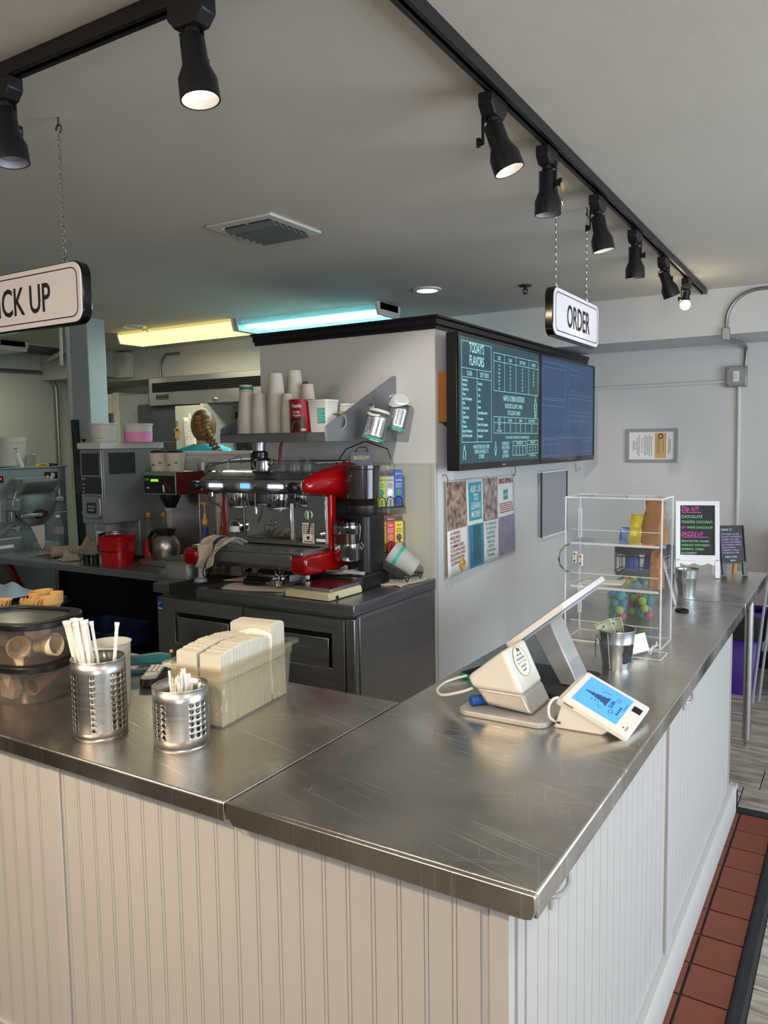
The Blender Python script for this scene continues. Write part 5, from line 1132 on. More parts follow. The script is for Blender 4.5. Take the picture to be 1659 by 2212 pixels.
# paper cup stacks
def cup_prof(r0, r1, h): return [(0, .004), (r0*.95, .004), (r0, 0), (r1, h-.003), (r1+.0015, h-.001), (r1, h+.001), (r1-.002, h-.002), (r0*.96, .006), (0, .006)]
def mouthdown(r0, r1, h): return [(r1+.0018, 0), (r1+.0022, .002), (r1, .004), (r0, h), (r0*.94, h), (r0*.92, h-.005), (0, h-.005)]
cupm = {}
def stack(x, y, z, r0, r1, h, n, dz, label, grp):
    key = (r0, r1, h)
    if key not in cupm: cupm[key] = me('paper_cup', MB().lathe(mouthdown(r0, r1, h), 26), 'cup_paper')
    for k in range(n):
        o = bpy.data.objects.new('paper_cup', cupm[key]); COL.objects.link(o); o.location = (x, y, z+dz*k); tag(o, label+', '+(ORD[k] if k < n-1 else 'topmost'), 'cup', grp)
    return o
stack(-2.195, 1.88, sz, .033, .0465, .150, 7, .0095, 'white paper cup in the leftmost shelf stack', 'cups in the leftmost shelf stack')
stack(-2.115, 1.885, sz, .032, .044, .120, 8, .0105, 'white paper cup in the second shelf stack from the left', 'cups in the second shelf stack')
stack(-2.025, 1.90, sz, .033, .0455, .150, 14, .0105, 'white paper cup in the third shelf stack, tallest in front', 'cups in the third shelf stack')
stack(-2.005, 2.02, sz, .033, .045, .150, 16, .0105, 'white paper cup in the tall back shelf stack', 'cups in the tall back shelf stack')
stack(-1.945, 1.885, sz, .024, .0335, .085, 13, .0085, 'small paper cup in the front stack by the can', 'small cups in the front stack by the can')
stack(-1.925, 2.02, sz, .028, .038, .095, 16, .0095, 'small paper cup in the stack behind the cocoa can', 'small cups in the back stack behind the can')
t = T('cup_sleeve', 'clear cup with green band upside down on top of the leftmost stack', 'cup', (-2.195, 1.88, sz+.208)); O('cup', MB().lathe([(.035, 0), (.031, .03), (.0, .03)], 24), 'frost', t); O('band', MB().lathe([(.0348, .006), (.0335, .022)], 24), 'leaf_green', t)
def ctext(b, s, r, a0, z, size, sx=.7, bold=.0, al='C'):
    m2 = MB(); text(m2, s, (0, 0, 0), (1, 0, 0), (0, 1, 0), size, al, sx=sx, bold=bold); b.add([((r)*math.cos(a0+p[0]/r), r*math.sin(a0+p[0]/r), z+p[1]) for p in m2.v], m2.f)
t = T('cocoa_can', 'red and brown hot chocolate canister on the shelf', 'canister', (-1.87, 1.90, sz)); t.rotation_euler = (0, 0, 0)
O('body', MB().lathe([(0, 0), (.058, 0), (.059, .002), (.059, .150), (0, .150)], 40), 'can_red', t); O('lid', MB().lathe([(.0605, .146), (.0605, .156), (0, .156)], 40), 'can_red', t)
def cpatch(r, a0, a1, z0, z1, n=14): return MB().add([(r*math.cos(a0+(a1-a0)*k/n), r*math.sin(a0+(a1-a0)*k/n), z) for z in (z0, z1) for k in range(n+1)], [(k, k+1, n+2+k, n+1+k) for k in range(n)])
af = -PI/2+.25
b = cpatch(.0596, af-.78, af+.62, .006, .072); O('label_panel', b, 'can_brown', t)
b = MB().add([(.0600*math.cos(af-.08+.5*math.cos(q*PI/10)), .0600*math.sin(af-.08+.5*math.cos(q*PI/10)), .012+.045*math.sin(q*PI/10)) for q in range(11)], [tuple(range(11))]); O('cocoa_picture', b, 'wood_light', t)
b = MB(); ctext(b, 'Nestle', .0606, af-.08, .118, .024, bold=.03, sx=.8); ctext(b, 'Rich Milk', .0606, af-.08, .092, .0135, bold=.02); ctext(b, 'Chocolate', .0606, af-.08, .078, .0135, bold=.02); ctext(b, 'FLAVOR', .0606, af-.08, .070, .006)
for k in range(4): b.add(cpatch(.0604, af+.28+.11*k, af+.36+.11*k, .010, .020, 2).v, [(0, 1, 4, 3), (1, 2, 5, 4)])
O('lettering', b, 'ink_white', t)
t = T('lid_tub', 'white square tapered tub with green labels on the shelf right of the can', 'tub', (-1.755, 1.91, sz)); b = MB(); shell(b, -.055, .055, -.05, .05, 0, .145, .008, .012, 4); O('tub', b, 'white_plastic', t, solid=.002); O('rim', MB().frame(rrect(-.059, .059, -.054, .054, .014, 4), rrect(-.053, .053, -.048, .048, .012, 4), 'z', .143, .150), 'white_plastic', t)
for k in range(4): 
    l_ = O('label', MB().box(.004, .046, -.0535+.0003*k, -.0505+.0003*k, .098-.018*k, .112-.018*k), 'label_green', t); b = MB(); text(b, ('COMPOST', 'BAMBOO', '2 COFFEES', 'TO GO')[k], (.006, -.0545+.0003*k, .101-.018*k), (1, 0, 0), (0, 0, 1), .008, 'L', sx=.8); O('lettering', b, 'ink_white', l_)
t = T('food_tub', 'round cream plastic tub at the back of the shelf near the bracket', 'tub', (-1.74, 2.08, sz)); O('tub', MB().lathe([(0, 0), (.048, 0), (.058, .125), (.062, .127), (.062, .137), (0, .137)], 28), 'frost', t); O('band', MB().lathe([(.0555, .08), (.0565, .10)], 28), 'wood_light', t)
t = T('clear_cup', 'clear plastic cup lying inside the shelf bracket', 'cup', (-1.70, 1.95, sz+.038)); t.rotation_euler = (1.35, 0, .5); O('cup', MB().lathe([(0, -.05), (.03, -.05), (.042, .05), (.045, .052)], 24), 'frosted', t, solid=.0012); O('band', MB().lathe([(.041, .03), (.0425, .042)], 24), 'label_green', t)
# hanging perforated cups
def hangcup(x, y, z, rx, rz, label, hx_):
    t = T('utensil_cup', label, 'holder', (x, y, z)); t.rotation_euler = (rx[0], rx[1], rz)
    perf(t, .052, .135, 30, 7, .03, .105, lambda k, j: k % 10 in (0, 2, 4, 6), .0034)
    O('green_tape', MB().lathe([(.0535, .006), (.0535, .016)], 36), 'label_green', t)
    O('paper_liner', MB().lathe([(.046, .02), (.0485, .150), (.050, .150), (.047, .02)], 30), 'cup_paper', t)
    return t
t = hangcup(-1.585, 2.06, 1.61, (-.12, .25), .3, 'front perforated steel cup hanging tilted on the shelf bracket', 0)
O('hook', MB().tube([(-.052, .01, .13), (-.06, .01, .165), (-.05, .01, .18), (-.035, .0, .165), (-.04, 0, .14)], .003, 6), 'chrome', t)
t = hangcup(-1.575, 2.25, 1.655, (-.15, .25), .5, 'rear perforated steel cup hanging tilted on the shelf bracket, with white lids', 0)
O('hook', MB().tube([(-.052, .01, .13), (-.062, .01, .165), (-.05, .01, .18), (-.035, .0, .165), (-.04, 0, .14)], .003, 6), 'chrome', t)
for k in range(3):
    q = T('plastic_saucer', 'white plastic cup lid in the rear hanging steel cup, %s' % ('lowest', 'middle', 'topmost')[k], 'lid', (-1.545+.012*k, 2.235-.006*k, 1.792+.007*k)); q.rotation_euler = (.5+.1*k, .2, .3*k); O('disc', MB().lathe([(0, .008), (.034, .008), (.038, .004), (.042, .0), (.044, .002)], 24), 'white_gloss', q)
q = T('plastic_saucer', 'white plastic cup lid inside the front hanging steel cup', 'lid', (-1.558, 2.05, 1.738)); q.rotation_euler = (.3, .3, 0); O('disc', MB().lathe([(0, .006), (.030, .006), (.036, .0), (.038, .002)], 24), 'white_gloss', q)
# ================================================================ ESPRESSO MACHINE
EX, EY = -2.12, 1.74   # centre x, front y
t = T('espresso_machine', 'chrome two group espresso machine with glossy red side panels', 'coffee machine', (EX, EY, Z))
for x in (-.37, .29):
    for y in (.11, .44): O('foot', MB().lathe([(.030, 0), (.032, .004), (.026, .012), (.026, .105)], 20, (x, y, 0)), 'chrome', t)
O('drip_front', MB().prism([(.0, .125), (.03, .10), (.05, .10), (.05, .178), (-.0, .178)], 'x', -.30, .29), 'brushed_dark', t, bev=.003)
O('tray_base', MB().box(-.33, .33, .03, .52, .10, .17), 'black_metal', t)
for s, x in ((-1, -.345), (1, .335)):
    O('red_foot_panel', MB().prism([(-.012, .11), (.0, .092), (.10, .085), (.50, .092), (.50, .178), (.02, .182), (-.012, .17)], 'x', x-.045, x+.045), 'red_enamel', t, bev=.014, seg=3)
b = MB().frame([(-.34, .0), (.35, .0), (.35, .33), (-.34, .33)], [(-.315, .02), (.325, .02), (.325, .31), (-.315, .31)], 'z', .178, .196); O('tray_rim', b, 'brushed', t, bev=.003)
O('drip_grid', MB().box(-.315, .325, .02, .31, .172, .180), 'brushed_dark', t)
for k in range(16): O('grid_bar', MB().box(-.31+.0405*k, -.298+.0405*k, .02, .31, .180, .184), 'brushed', t)
_before = set(bpy.data.objects)
O('back_panel', MB().box(-.33, .33, .33, .36, .19, .50), 'brushed', t); O('mirror_panel', MB().box(-.19, .105, .318, .33, .215, .40), 'chrome', t, bev=.003); O('mirror_panel', MB().box(.135, .315, .32, .33, .205, .44), 'chrome', t, bev=.002); O('mirror_panel', MB().box(-.32, -.20, .32, .33, .205, .44), 'brushed', t, bev=.002)
b = MB(); M_ = None
for s in (-1, 1): b.tube([(-.03+s*.02+.018*math.cos(a*PI/6), .316, .285+s*.012+.018*math.sin(a*PI/6)) for a in range(12)], .0014, 4, closed=True)
text(b, 'cfa', (-.03, .3155, .278), (1, 0, 0), (0, 0, 1), .036, 'C', sx=1.2, sh=.25, bold=.01); O('logo', b, 'chrome', t)
l_ = O('italian_seal', MB().cone((.215, .3165, .345), (.215, .319, .345), .0225, n=24), 'white_gloss', t); O('seal_ring', MB().cone((.215, .3155, .345), (.215, .3165, .345), .019, n=24), 'leaf_green', l_); O('seal_stripe', MB().box(.209, .221, .3147, .3155, .33, .36), 'white_gloss', l_); O('seal_red', MB().box(.221, .231, .3147, .3155, .332, .358), 'tea_red', l_)
l_ = O('data_plate', MB().box(.175, .245, .3175, .3195, .205, .305), 'cup_paper', t); b = MB()
for k in range(5):
    for q in range(4): b.box(.180+.016*q, .192+.016*q, .3168, .3175, .252+.010*k, .2565+.010*k)
b.cone((.21, .3168, .232), (.21, .3175, .232), .009, n=14).box(.185, .235, .3168, .3175, .211, .215); O('plate_print', b, 'ink', l_)
for (x, z, s_) in ((.285, .255, 'chrome'),): O('valve', MB().cone((x, .30, z), (x, .32, z), .013, n=16), 'chrome', t)
l_ = O('small_label', MB().box(.258, .315, .3175, .3195, .216, .230), 'white_gloss', t)
for o_ in set(t.children)-_before: o_.location.y -= .08
for s, x in ((-1, -.330), (1, .345)): O('red_upright', MB().box(x-.012, x+.012, .23, .27, .18, .50), 'red_enamel', t, bev=.004)
O('rear_body', MB().box(-.32, .32, .29, .54, .17, .47), 'black_metal', t)
_n0 = len(bpy.data.objects); _before = set(bpy.data.objects)
# head with control band
O('head', MB().prism([(.0, .455), (.02, .452), (.32, .425), (.52, .43), (.54, .54), (.35, .555), (.04, .555), (-.005, .525)], 'x', -.335, .32), 'brushed_dark', t, bev=.004)
O('control_band', MB().prism([(-.008, .462), (-.002, .456), (.02, .456), (.02, .522), (-.012, .520), (-.016, .49)], 'x', -.335, .305), 'brushed', t, bev=.003)
O('top_ledge', MB().prism([(-.012, .522), (.02, .524), (.10, .560), (.06, .560)], 'x', -.32, .31), 'chrome', t, bev=.002)
for x, kind in ((-.225, 'k'), (-.035, 'd'), (.155, 'k')):
    ov = [(x+.066*math.cos(2*PI*k/24), .492+.026*math.sin(2*PI*k/24)) for k in range(24)]; oi = [(x+.056*math.cos(2*PI*k/24), .492+.019*math.sin(2*PI*k/24)) for k in range(24)]
    o_ = O('control_pod', MB().frame(ov, oi, 'y', -.024, -.012).prism(oi, 'y', -.018, -.012, 1), ['chrome', 'mesh_grey'], t)
    if kind == 'k':
        for q in range(6): O('button', MB().box(x-.046+.0155*q, x-.034+.0155*q, -.021, -.017, .483, .500), 'key_light', o_)
    else: O('display', MB().box(x-.030, x+.030, -.021, -.017, .480, .503), 'lcd_blue', o_)
for x in (-.345, .275):
    O('steam_knob', MB().cone((x, .0, .49), (x, -.045, .49), .020, .024, n=16).cone((x, -.045, .49), (x, -.06, .49), .026, .020, n=16), 'black_plastic', t, bev=.003)
# red wings
def wing(x0, x1, pts, nm='side_wing'):
    O(nm, MB().prism(pts, 'x', x0, x1), 'red_enamel', t, bev=.016, seg=3)
wing(-.352, -.325, [(-.02, .46), (.03, .44), (.45, .44), (.52, .50), (.30, .555), (.12, .56), (.0, .53)])
# right wing bulges outward
prof = [(-.035, .492, .030), (.02, .50, .045), (.10, .505, .062), (.20, .505, .080), (.30, .50, .10), (.40, .49, .112), (.50, .475, .085)]
vs = []; fs = []; n = 14
for (y, zc, hh) in prof:
    for k in range(n):
        a = 2*PI*k/n; vs.append((.325+(.055+.02*(y > .1))*max(-.35, math.cos(a))*min(1, hh*16), y, zc+.01*(y > .3)+hh*math.sin(a)))
for j in range(len(prof)-1):
    for k in range(n): fs.append((j*n+k, j*n+(k+1) % n, (j+1)*n+(k+1) % n, (j+1)*n+k))
fs += [tuple(reversed(range(n))), tuple((len(prof)-1)*n+k for k in range(n))]
O('side_wing', MB().add(vs, fs), 'red_enamel', t, sub=1, ang=1.2)
# cup rail
O('cup_rail', MB().tube([(-.33, .02, .575), (-.33, .05, .60), (-.33, .48, .60), (.32, .48, .60), (.32, .05, .60)], .004, 6), 'chrome', t)
O('cover_arc', MB().tube([(-.345, .02, .55), (-.345, .08, .585), (-.335, .18, .605), (-.30, .32, .61), (-.25, .45, .60)], .007, 6), 'brushed', t)
# groups
for k, x in enumerate((-.165, .085)):
    g = O('brew_group', MB().lathe([(.0, .385), (.050, .385), (.053, .39), (.053, .452), (.044, .46)], 28, (x, .075, 0)), 'chrome', t)
    O('collar', MB().lathe([(.046, .375), (.049, .378), (.049, .388)], 24, (x, .075, 0)), 'brushed_dark', g)
O('hot_water_spout', MB().cone((-.04, .06, .37), (-.04, .06, .46), .005, n=8).cone((-.04, .06, .35), (-.04, .06, .372), .011, n=12), 'chrome', t)
for x, s in ((-.315, 1), (.235, 1)): O('steam_wand', MB().tube([(x, .03, .455), (x, .02, .43), (x+.03, .0, .405), (x+.09, -.01, .395), (x+.11, -.01, .38), (x+.105, .0, .33), (x+.085, .01, .275)], .005, 7), 'chrome', t)
for x in (-.27, .20): O('bolt', MB().cone((x, .0, .435), (x, .0, .455), .009, n=10), 'chrome', t)
for o_ in set(t.children)-_before: o_.location.y += .085

_before = set(bpy.data.objects)
g = O('pressure_gauge', MB().cone((-.235, .285, .305), (-.235, .318, .305), .036, n=28), 'chrome', t, bev=.003); O('dial', MB().cone((-.235, .283, .275), (-.235, .285, .305), .029, n=28), 'white_plastic', g); b = MB().box(-.236, -.233, .281, .283, .275, .326)
for k in range(10): a = -.8+k*.52; b.box(-.235+.024*math.cos(a)-.0012, -.235+.024*math.cos(a)+.0012, .281, .283, .275+.024*math.sin(a)-.0012, .305+.024*math.sin(a)+.0012)
O('needle', b, 'ink', g)

for o_ in set(t.children)-_before: o_.location.y -= .08; o_.location.z -= .03
def cloth(name, label, fn, nu, nv, mt='towel', stripe=None, l=(0, 0, 0), rz=0, thick=.004):
    t = T(name, label, 'towel', l, rz); b = MB().grid(fn, nu, nv); O('cloth', b, mt, t, solid=thick, ang=1.4)
    if stripe: (a, c) = stripe; O('stripe', MB().grid(lambda u, v: V(fn(a+(c-a)*u, v))+V((0, -.003, .003)), 3, nv), 'towel_stripe', t, solid=thick*.6, ang=1.4)
    return t
# towel draped over the drip tray
def dr_(u, v):
    x = -.10+(u-.5)*(.17-.06*v)+.012*math.sin(v*9+u*5)-.05*v+.02*(1-v); w2 = .010*math.sin(u*14+v*3)+.006*math.sin(u*31)
    if v < .45: q = v/.45; return (x, .11-.15*q, .206+.028*math.sin(q*PI)+w2*.8)
    q = (v-.45)/.55; return (x, -.042-.012*math.sin(u*9)+w2, .205-.125*q*(1-.25*abs(u-.45)*2)+.0)
cloth('kitchen_towel', 'beige towel with dark stripe draped over the espresso drip tray', dr_, 26, 22, stripe=(.52, .62), l=(EX-.06, EY, Z))
# things on the machine
t = T('blender_cup', 'steel blender cup upside down in a dark cup on the espresso machine', 'cup', (EX-.055, EY+.20, Z+.565)); O('cup', MB().lathe([(.030, .085), (.030, .095), (.040, .20), (.042, .205)], 28), 'brushed', t, solid=.001); O('base', MB().lathe([(0, 0), (.042, 0), (.045, .085), (.03, .095), (0, .095)], 28), 'black_gloss', t)
for z in (.06, .075): O('ring', MB().tube([(.0445*math.cos(a*PI/12), .0445*math.sin(a*PI/12), z) for a in range(24)], .0014, 5, closed=True), 'chrome', t)
t = T('knob_scoop', 'black and red scoop handle standing behind the blender cup', 'scoop', (EX+.045, EY+.27, Z+.57)); O('handle', MB().tube([(-.03, 0, .0), (-.02, 0, .10), (0, 0, .16)], .007, 6), 'red_dark', t); O('head', MB().at(loc(.02, 0, .18, .3, 0, .3)).box(-.025, .03, -.02, .02, -.02, .02), 'black_plastic', t, bev=.008)
t = T('creamer_pot', 'small steel creamer pot on top of the espresso machine', 'pot', (EX+.055, EY+.10, Z+.562)); O('body', MB().lathe([(0, 0), (.036, 0), (.038, .01), (.034, .05), (.038, .055), (.03, .062), (.0, .068)], 28), 'chrome', t); O('knob', MB().ball((0, 0, .073), .006, 10, 7), 'chrome', t); O('handle', MB().tube([(-.034, 0, .05), (-.052, 0, .055), (-.066, 0, .035), (-.055, 0, .008)], .004, 6), 'chrome', t); O('spout', MB().tube([(.034, 0, .02), (.052, 0, .035), (.062, 0, .055)], .006, 6), 'chrome', t)
rg = 'stemmed glasses on the espresso machine'
gl = None
for k in range(4):
    lab = 'clear stemmed glass upside down on the espresso machine behind the red wing'
    if gl is None:
        gl = T('shot_glass', lab, 'glass', (EX+.135, EY+.16, Z+.562), 0, rg); O('bowl', MB().lathe([(.022, 0), (.024, .03), (.008, .05), (.005, .06), (.018, .068), (.019, .07), (0, .07)], 20), 'glass', gl); g = gl
    else: g = copy_tree(gl)
    g['label'] = 'clear stemmed glass on the espresso machine, %s from the left' % ('first', 'second', 'third', 'fourth')[k]
    g.location = (EX+.125+.045*k, EY+.15+.03*(k % 2), Z+.562)
t = T('bent_wire', 'thin bent steel wire standing on the left of the espresso machine', 'wire', (EX-.25, EY+.25, Z+.56)); O('wire', MB().tube([(-.06, 0, .0), (-.06, 0, .05), (.02, .0, .075), (.03, 0, .06), (.03, 0, .03)], .0025, 5), 'chrome', t)
t = T('power_cord', 'thin black cord arching behind the espresso machine', 'cord', (EX+.25, EY+.52, Z+.56)); O('cord', MB().tube([(-.08, 0, .0), (.0, .0, .10), (.12, 0, .14), (.25, 0, .10), (.27, 0, .05)], .003, 5), 'black_plastic', t)
# portafilters on towel
def flat(w_, d_, amp, seed):
    r = random.Random(seed); p = [r.uniform(0, 6) for _ in range(4)]
    return lambda u, v: ((u-.5)*w_+.012*math.sin(v*7+p[0]), (v-.5)*d_+.010*math.sin(u*8+p[1]), .003+amp*(.5+.5*math.sin(u*9+p[2])*math.cos(v*7+p[3])))
cloth('bar_towel', 'folded pale towel under the portafilters on the fridge top', flat(.36, .16, .006, 4), 22, 12, l=(-2.06, 1.785, Z), rz=.25, thick=.006)
cloth('bar_towel', 'crumpled pale towel under the round steel lid', flat(.40, .22, .012, 6), 26, 14, l=(-2.15, 1.98, Z), rz=.1)
t = T('steel_disc', 'round brushed steel disc lying under the espresso machine', 'lid', (-2.07, 2.03, Z+.018)); O('disc', MB().lathe([(0, 0), (.16, 0), (.165, .004), (.165, .036), (.15, .04), (0, .042)], 40), 'brushed_dark', t)
def pfil(x, y, rz, label):
    t = T('portafilter', label, 'portafilter', (x, y, Z+.016), rz); O('handle', MB().cone((-.205, 0, .012), (-.12, 0, .014), .0155, .0135, n=16).cone((-.12, 0, .014), (-.07, 0, .016), .012, .011, n=16), 'black_plastic', t, bev=.002); O('neck', MB().cone((-.07, 0, .016), (-.03, 0, .02), .009, n=12), 'chrome', t)
    O('basket', MB().lathe([(0, .0), (.016, .0), (.031, .012), (.034, .030), (.036, .034), (.036, .04), (.031, .04), (.029, .02), (0, .012)], 28), 'chrome', t); O('spout', MB().tube([(0, 0, .036), (0, .004, .055), (.014, .0, .068), (.016, -.004, .078)], .006, 6).tube([(0, 0, .05), (-.014, .0, .062), (-.014, -.004, .08)], .005, 6), 'chrome', t)
pfil(-1.985, 1.865, .10, 'rear black handled portafilter lying on the towel'); pfil(-1.945, 1.785, .03, 'front black handled portafilter lying on the towel')
t = T('kitchen_scale', 'beige kitchen scale with a brown steel plate at the fridge front edge', 'scale', (-1.690, 1.80, Z)); t.rotation_euler = (0, 0, -.03); t.scale = (.87, .95, 1)
O('body', MB().prism([(-.145, .004), (.145, .004), (.145, .022), (.135, .038), (-.135, .038), (-.145, .022)], 'y', -.135, .13), 'beige_plastic', t, bev=.004); O('plate', MB().prism(rrect(-.11, .135, -.11, .125, .008, 3), 'z', .040, .052), 'brushed_dark', t, bev=.002); O('plate_top', MB().box(-.10, .125, -.10, .115, .052, .0525), 'red_dark', t); O('level_knob', MB().cone((.1455, -.08, .014), (.153, -.08, .014), .008, n=12), 'black_plastic', t)
for x in (-.12, .12): O('foot', MB().cone((x, -.1, 0), (x, -.1, .006), .01, n=10).cone((x, .1, 0), (x, .1, .006), .01, n=10), 'rubber', t)
# grinder
t = T('coffee_grinder', 'black espresso grinder with chrome doser and tall smoky hopper', 'grinder', (-1.665, 2.06, Z))
O('base', MB().prism(rrect(-.115, .09, -.15, .16, .05, 6), 'z', 0, .075), 'black_plastic', t, bev=.012, seg=3); O('catch_tray', MB().lathe([(0, .078), (.078, .078), (.082, .084), (.082, .10), (.078, .10), (.076, .084), (0, .082)], 28, (-.045, -.09, 0)), 'brushed_dark', t)
O('body', MB().prism(rrect(-.045, .085, -.06, .12, .035, 6), 'z', .07, .35), 'black_plastic', t, bev=.008); O('doser_can', MB().lathe([(0, .14), (.064, .14), (.066, .145), (.066, .220), (.064, .222)], 32, (-.012, -.085, 0)), 'chrome', t); O('doser_window', MB().lathe([(.062, .220), (.062, .268)], 32, (-.012, -.085, 0)), 'brown_jar', t)
O('doser_top', MB().lathe([(.064, .266), (.066, .269), (.066, .306), (.0, .308)], 32, (-.012, -.085, 0)), 'chrome', t); O('doser_cap', MB().lathe([(.062, .306), (.060, .322), (.045, .332), (.0, .336)], 28, (-.012, -.085, 0)), 'black_gloss', t)
b = MB(); 
m2 = MB(); text(m2, 'ANFIM', (0, 0, 0), (0, 1, 0), (-1, 0, 0), .022, 'C'); b.add([(-.012+.0668*math.cos(-PI/2+.25+p[1]/.066), -.085+.0668*math.sin(-PI/2+.25+p[1]/.066), .215-p[0]*0+p[1]*0+p[0]*0-abs(0)-.035-(-p[1])*0+(-(p[0]))*1.0+.03) for p in [(-q[1], q[0]) for q in m2.v]], m2.f); O('logo', b, 'ink', t)
O('lever', MB().box(.0, .12, -.155, -.135, .085, .10), 'silver_plastic', t, bev=.003) ; O('fork', MB().tube([(-.10, -.13, .09), (-.06, -.19, .098), (.0, -.17, .1), (.02, -.13, .1)], .005, 6), 'chrome', t)
O('neck', MB().lathe([(.072, .345), (.078, .36), (.078, .395), (.05, .40)], 28, (.01, .02, 0)), 'black_plastic', t)
O('hopper', MB().lathe([(.05, .398), (.06, .41), (.082, .428), (.086, .565), (.090, .57), (.089, .585), (.0, .587)], 36, (.01, .02, 0)), 'hopper_dark', t); O('beans', MB().lathe([(.0, .412), (.04, .412), (.07, .43), (.075, .48), (0, .49)], 28, (.01, .02, 0)), 'coffee', t)
O('knob_wire', MB().tube([(.03, -.062, .33), (.055, -.07, .30), (.045, -.07, .22), (.06, -.072, .19), (.07, -.07, .21), (.055, -.07, .225)], .0018, 5), 'mesh_grey', t)
# tea rack on the wall
t = T('tea_rack', 'black wire wall rack of tea boxes with a BIGELOW header', 'rack', (-1.685, 2.285, 1.055), .95)
O('header', MB().prism(rrect(-.155, -.035, .40, .50, .012, 3), 'y', 0, .006), 'black_plastic', t); b = MB(); text(b, 'BIGELOW', (-.095, -.0015, .465), (1, 0, 0), (0, 0, 1), .026, 'C', sx=.75); O('header_text', b, 'gold_plastic', t)
O('post', MB().tube([(-.12, .012, .0), (-.12, .012, .51), (-.105, .012, .525), (-.065, .012, .525), (-.055, .012, .50), (-.02, .012, .0)], .003, 6), 'black_metal', t)
for k, z in enumerate((.0, .225)):
    b = MB()
    b.tube([(-.05, .03, z), (.095, .03, z), (.095, -.085, z), (-.05, -.085, z)], .0025, 5, closed=True)
    for q in range(3):
        x0 = -.048+.046*q; b.tube([(x0, -.088, z), (x0+.006, -.09, z+.045), (x0+.023, -.09, z+.055), (x0+.04, -.09, z+.045), (x0+.046, -.088, z)], .0022, 5); b.tube([(x0+.023, -.091, z+.005), (x0+.023, -.091, z+.045)], .0014, 4)
        for j in range(4): b.tube([(x0+.009+.0025*j, -.0915, z+.008+.009*j), (x0+.037-.0025*j, -.0915, z+.008+.009*j)], .0012, 4)
    O('wire_tier', b, 'black_metal', t)
tb = [('tea_green', 'GREEN TEA', 'green tea box on the upper tier, left'), ('tea_grey', 'Earl Grey', 'grey tea box on the upper tier, middle'), ('tea_blue', 'Darjeeling', 'blue tea box on the upper tier, right'), ('tea_green', 'GREEN TEA', 'green tea box on the lower tier, left'), ('tea_red', 'English', 'red tea box on the lower tier, middle'), ('tea_yellow', 'Spiced', 'yellow tea box on the lower tier, right')]
for k, (mt, s, lb) in enumerate(tb):
    _v = Mx.Rotation(.95, 3, 'Z') @ V((-.047+.046*(k % 3), -.083, 0)); q = T('tea_box', lb+' of the wire rack', 'tea box', (-1.685+_v.x, 2.285+_v.y, 1.055+.004+(.225 if k < 3 else 0)), .95)
    O('box', MB().box(0, .044, 0, .105, 0, .180), mt, q); 
    O('top_band', MB().box(.001, .043, -.001, 0, .150, .179), 'can_brown' if mt != 'tea_blue' else 'tea_blue', q); b = MB(); text(b, 'BIGELOW', (.022, -.0015, .159), (1, 0, 0), (0, 0, 1), .010, 'C', sx=.75); text(b, s, (.022, -.0015, .128), (1, 0, 0), (0, 0, 1), .012, 'C', sx=.7, bold=.01)
    for j in range(3): b.box(.007, .037, -.0014, -.0006, .112-.008*j, .114-.008*j)
    O('lettering', b, 'ink_white' if mt in ('tea_red', 'tea_blue', 'can_brown') else 'ink', q)
    O('picture', MB().ball((.022, -.0008, .070), .015, 12, 8, sc=(1, .05, 1.2)), {'tea_green': 'leaf_green', 'tea_grey': 'paper_white', 'tea_blue': 'leaf_green', 'tea_red': 'wood_light', 'tea_yellow': 'can_brown'}[mt], q)
# right end: towel, wire rack, plastic cup, knock bar
cloth('bar_towel', 'white folded towel at the right end of the fridge top', flat(.17, .26, .006, 9), 14, 18, l=(-1.545, 2.25, Z), rz=-.05, thick=.007)
t = T('drying_rack', 'small black wire drying rack on the white towel', 'rack', (-1.54, 2.23, Z+.014)); b = MB(); 
b.tube([(-.06, -.10, .025), (.07, -.10, .025), (.07, .11, .025), (-.06, .11, .025)], .003, 5, closed=True)
for k in range(5): b.tube([(-.06+.0325*k, -.10, .025), (-.06+.0325*k, .11, .025)], .002, 4)
for x, y in ((-.03, -.10), (.07, -.05), (.07, .08), (-.06, .08)): b.tube([(x-.012, y, .025), (x, y, 0), (x+.012, y, .025)], .003, 5)
O('wire', b, 'black_metal', t)
t = T('plastic_cup', 'clear plastic cup with green band lying tilted on the drying rack', 'cup', (-1.545, 2.27, Z+.105)); t.scale = (1.3,)*3; t.rotation_euler = (0, 2.15, 0.35); O('cup', MB().lathe([(0, .06), (.034, .06), (.036, .055), (.049, -.05), (.052, -.055)], 28), 'frosted', t, solid=.0014); O('band', MB().lathe([(.0475, -.030), (.0462, -.016)], 28), 'label_green', t)
t = T('knock_bar', 'black tapered handle lying against the wire rack', 'handle', (-1.565, 2.16, Z+.085)); t.rotation_euler = (0, .50, .35); O('bar', MB().box(-.08, .09, -.018, .018, -.019, .019), 'black_plastic', t, bev=.004)
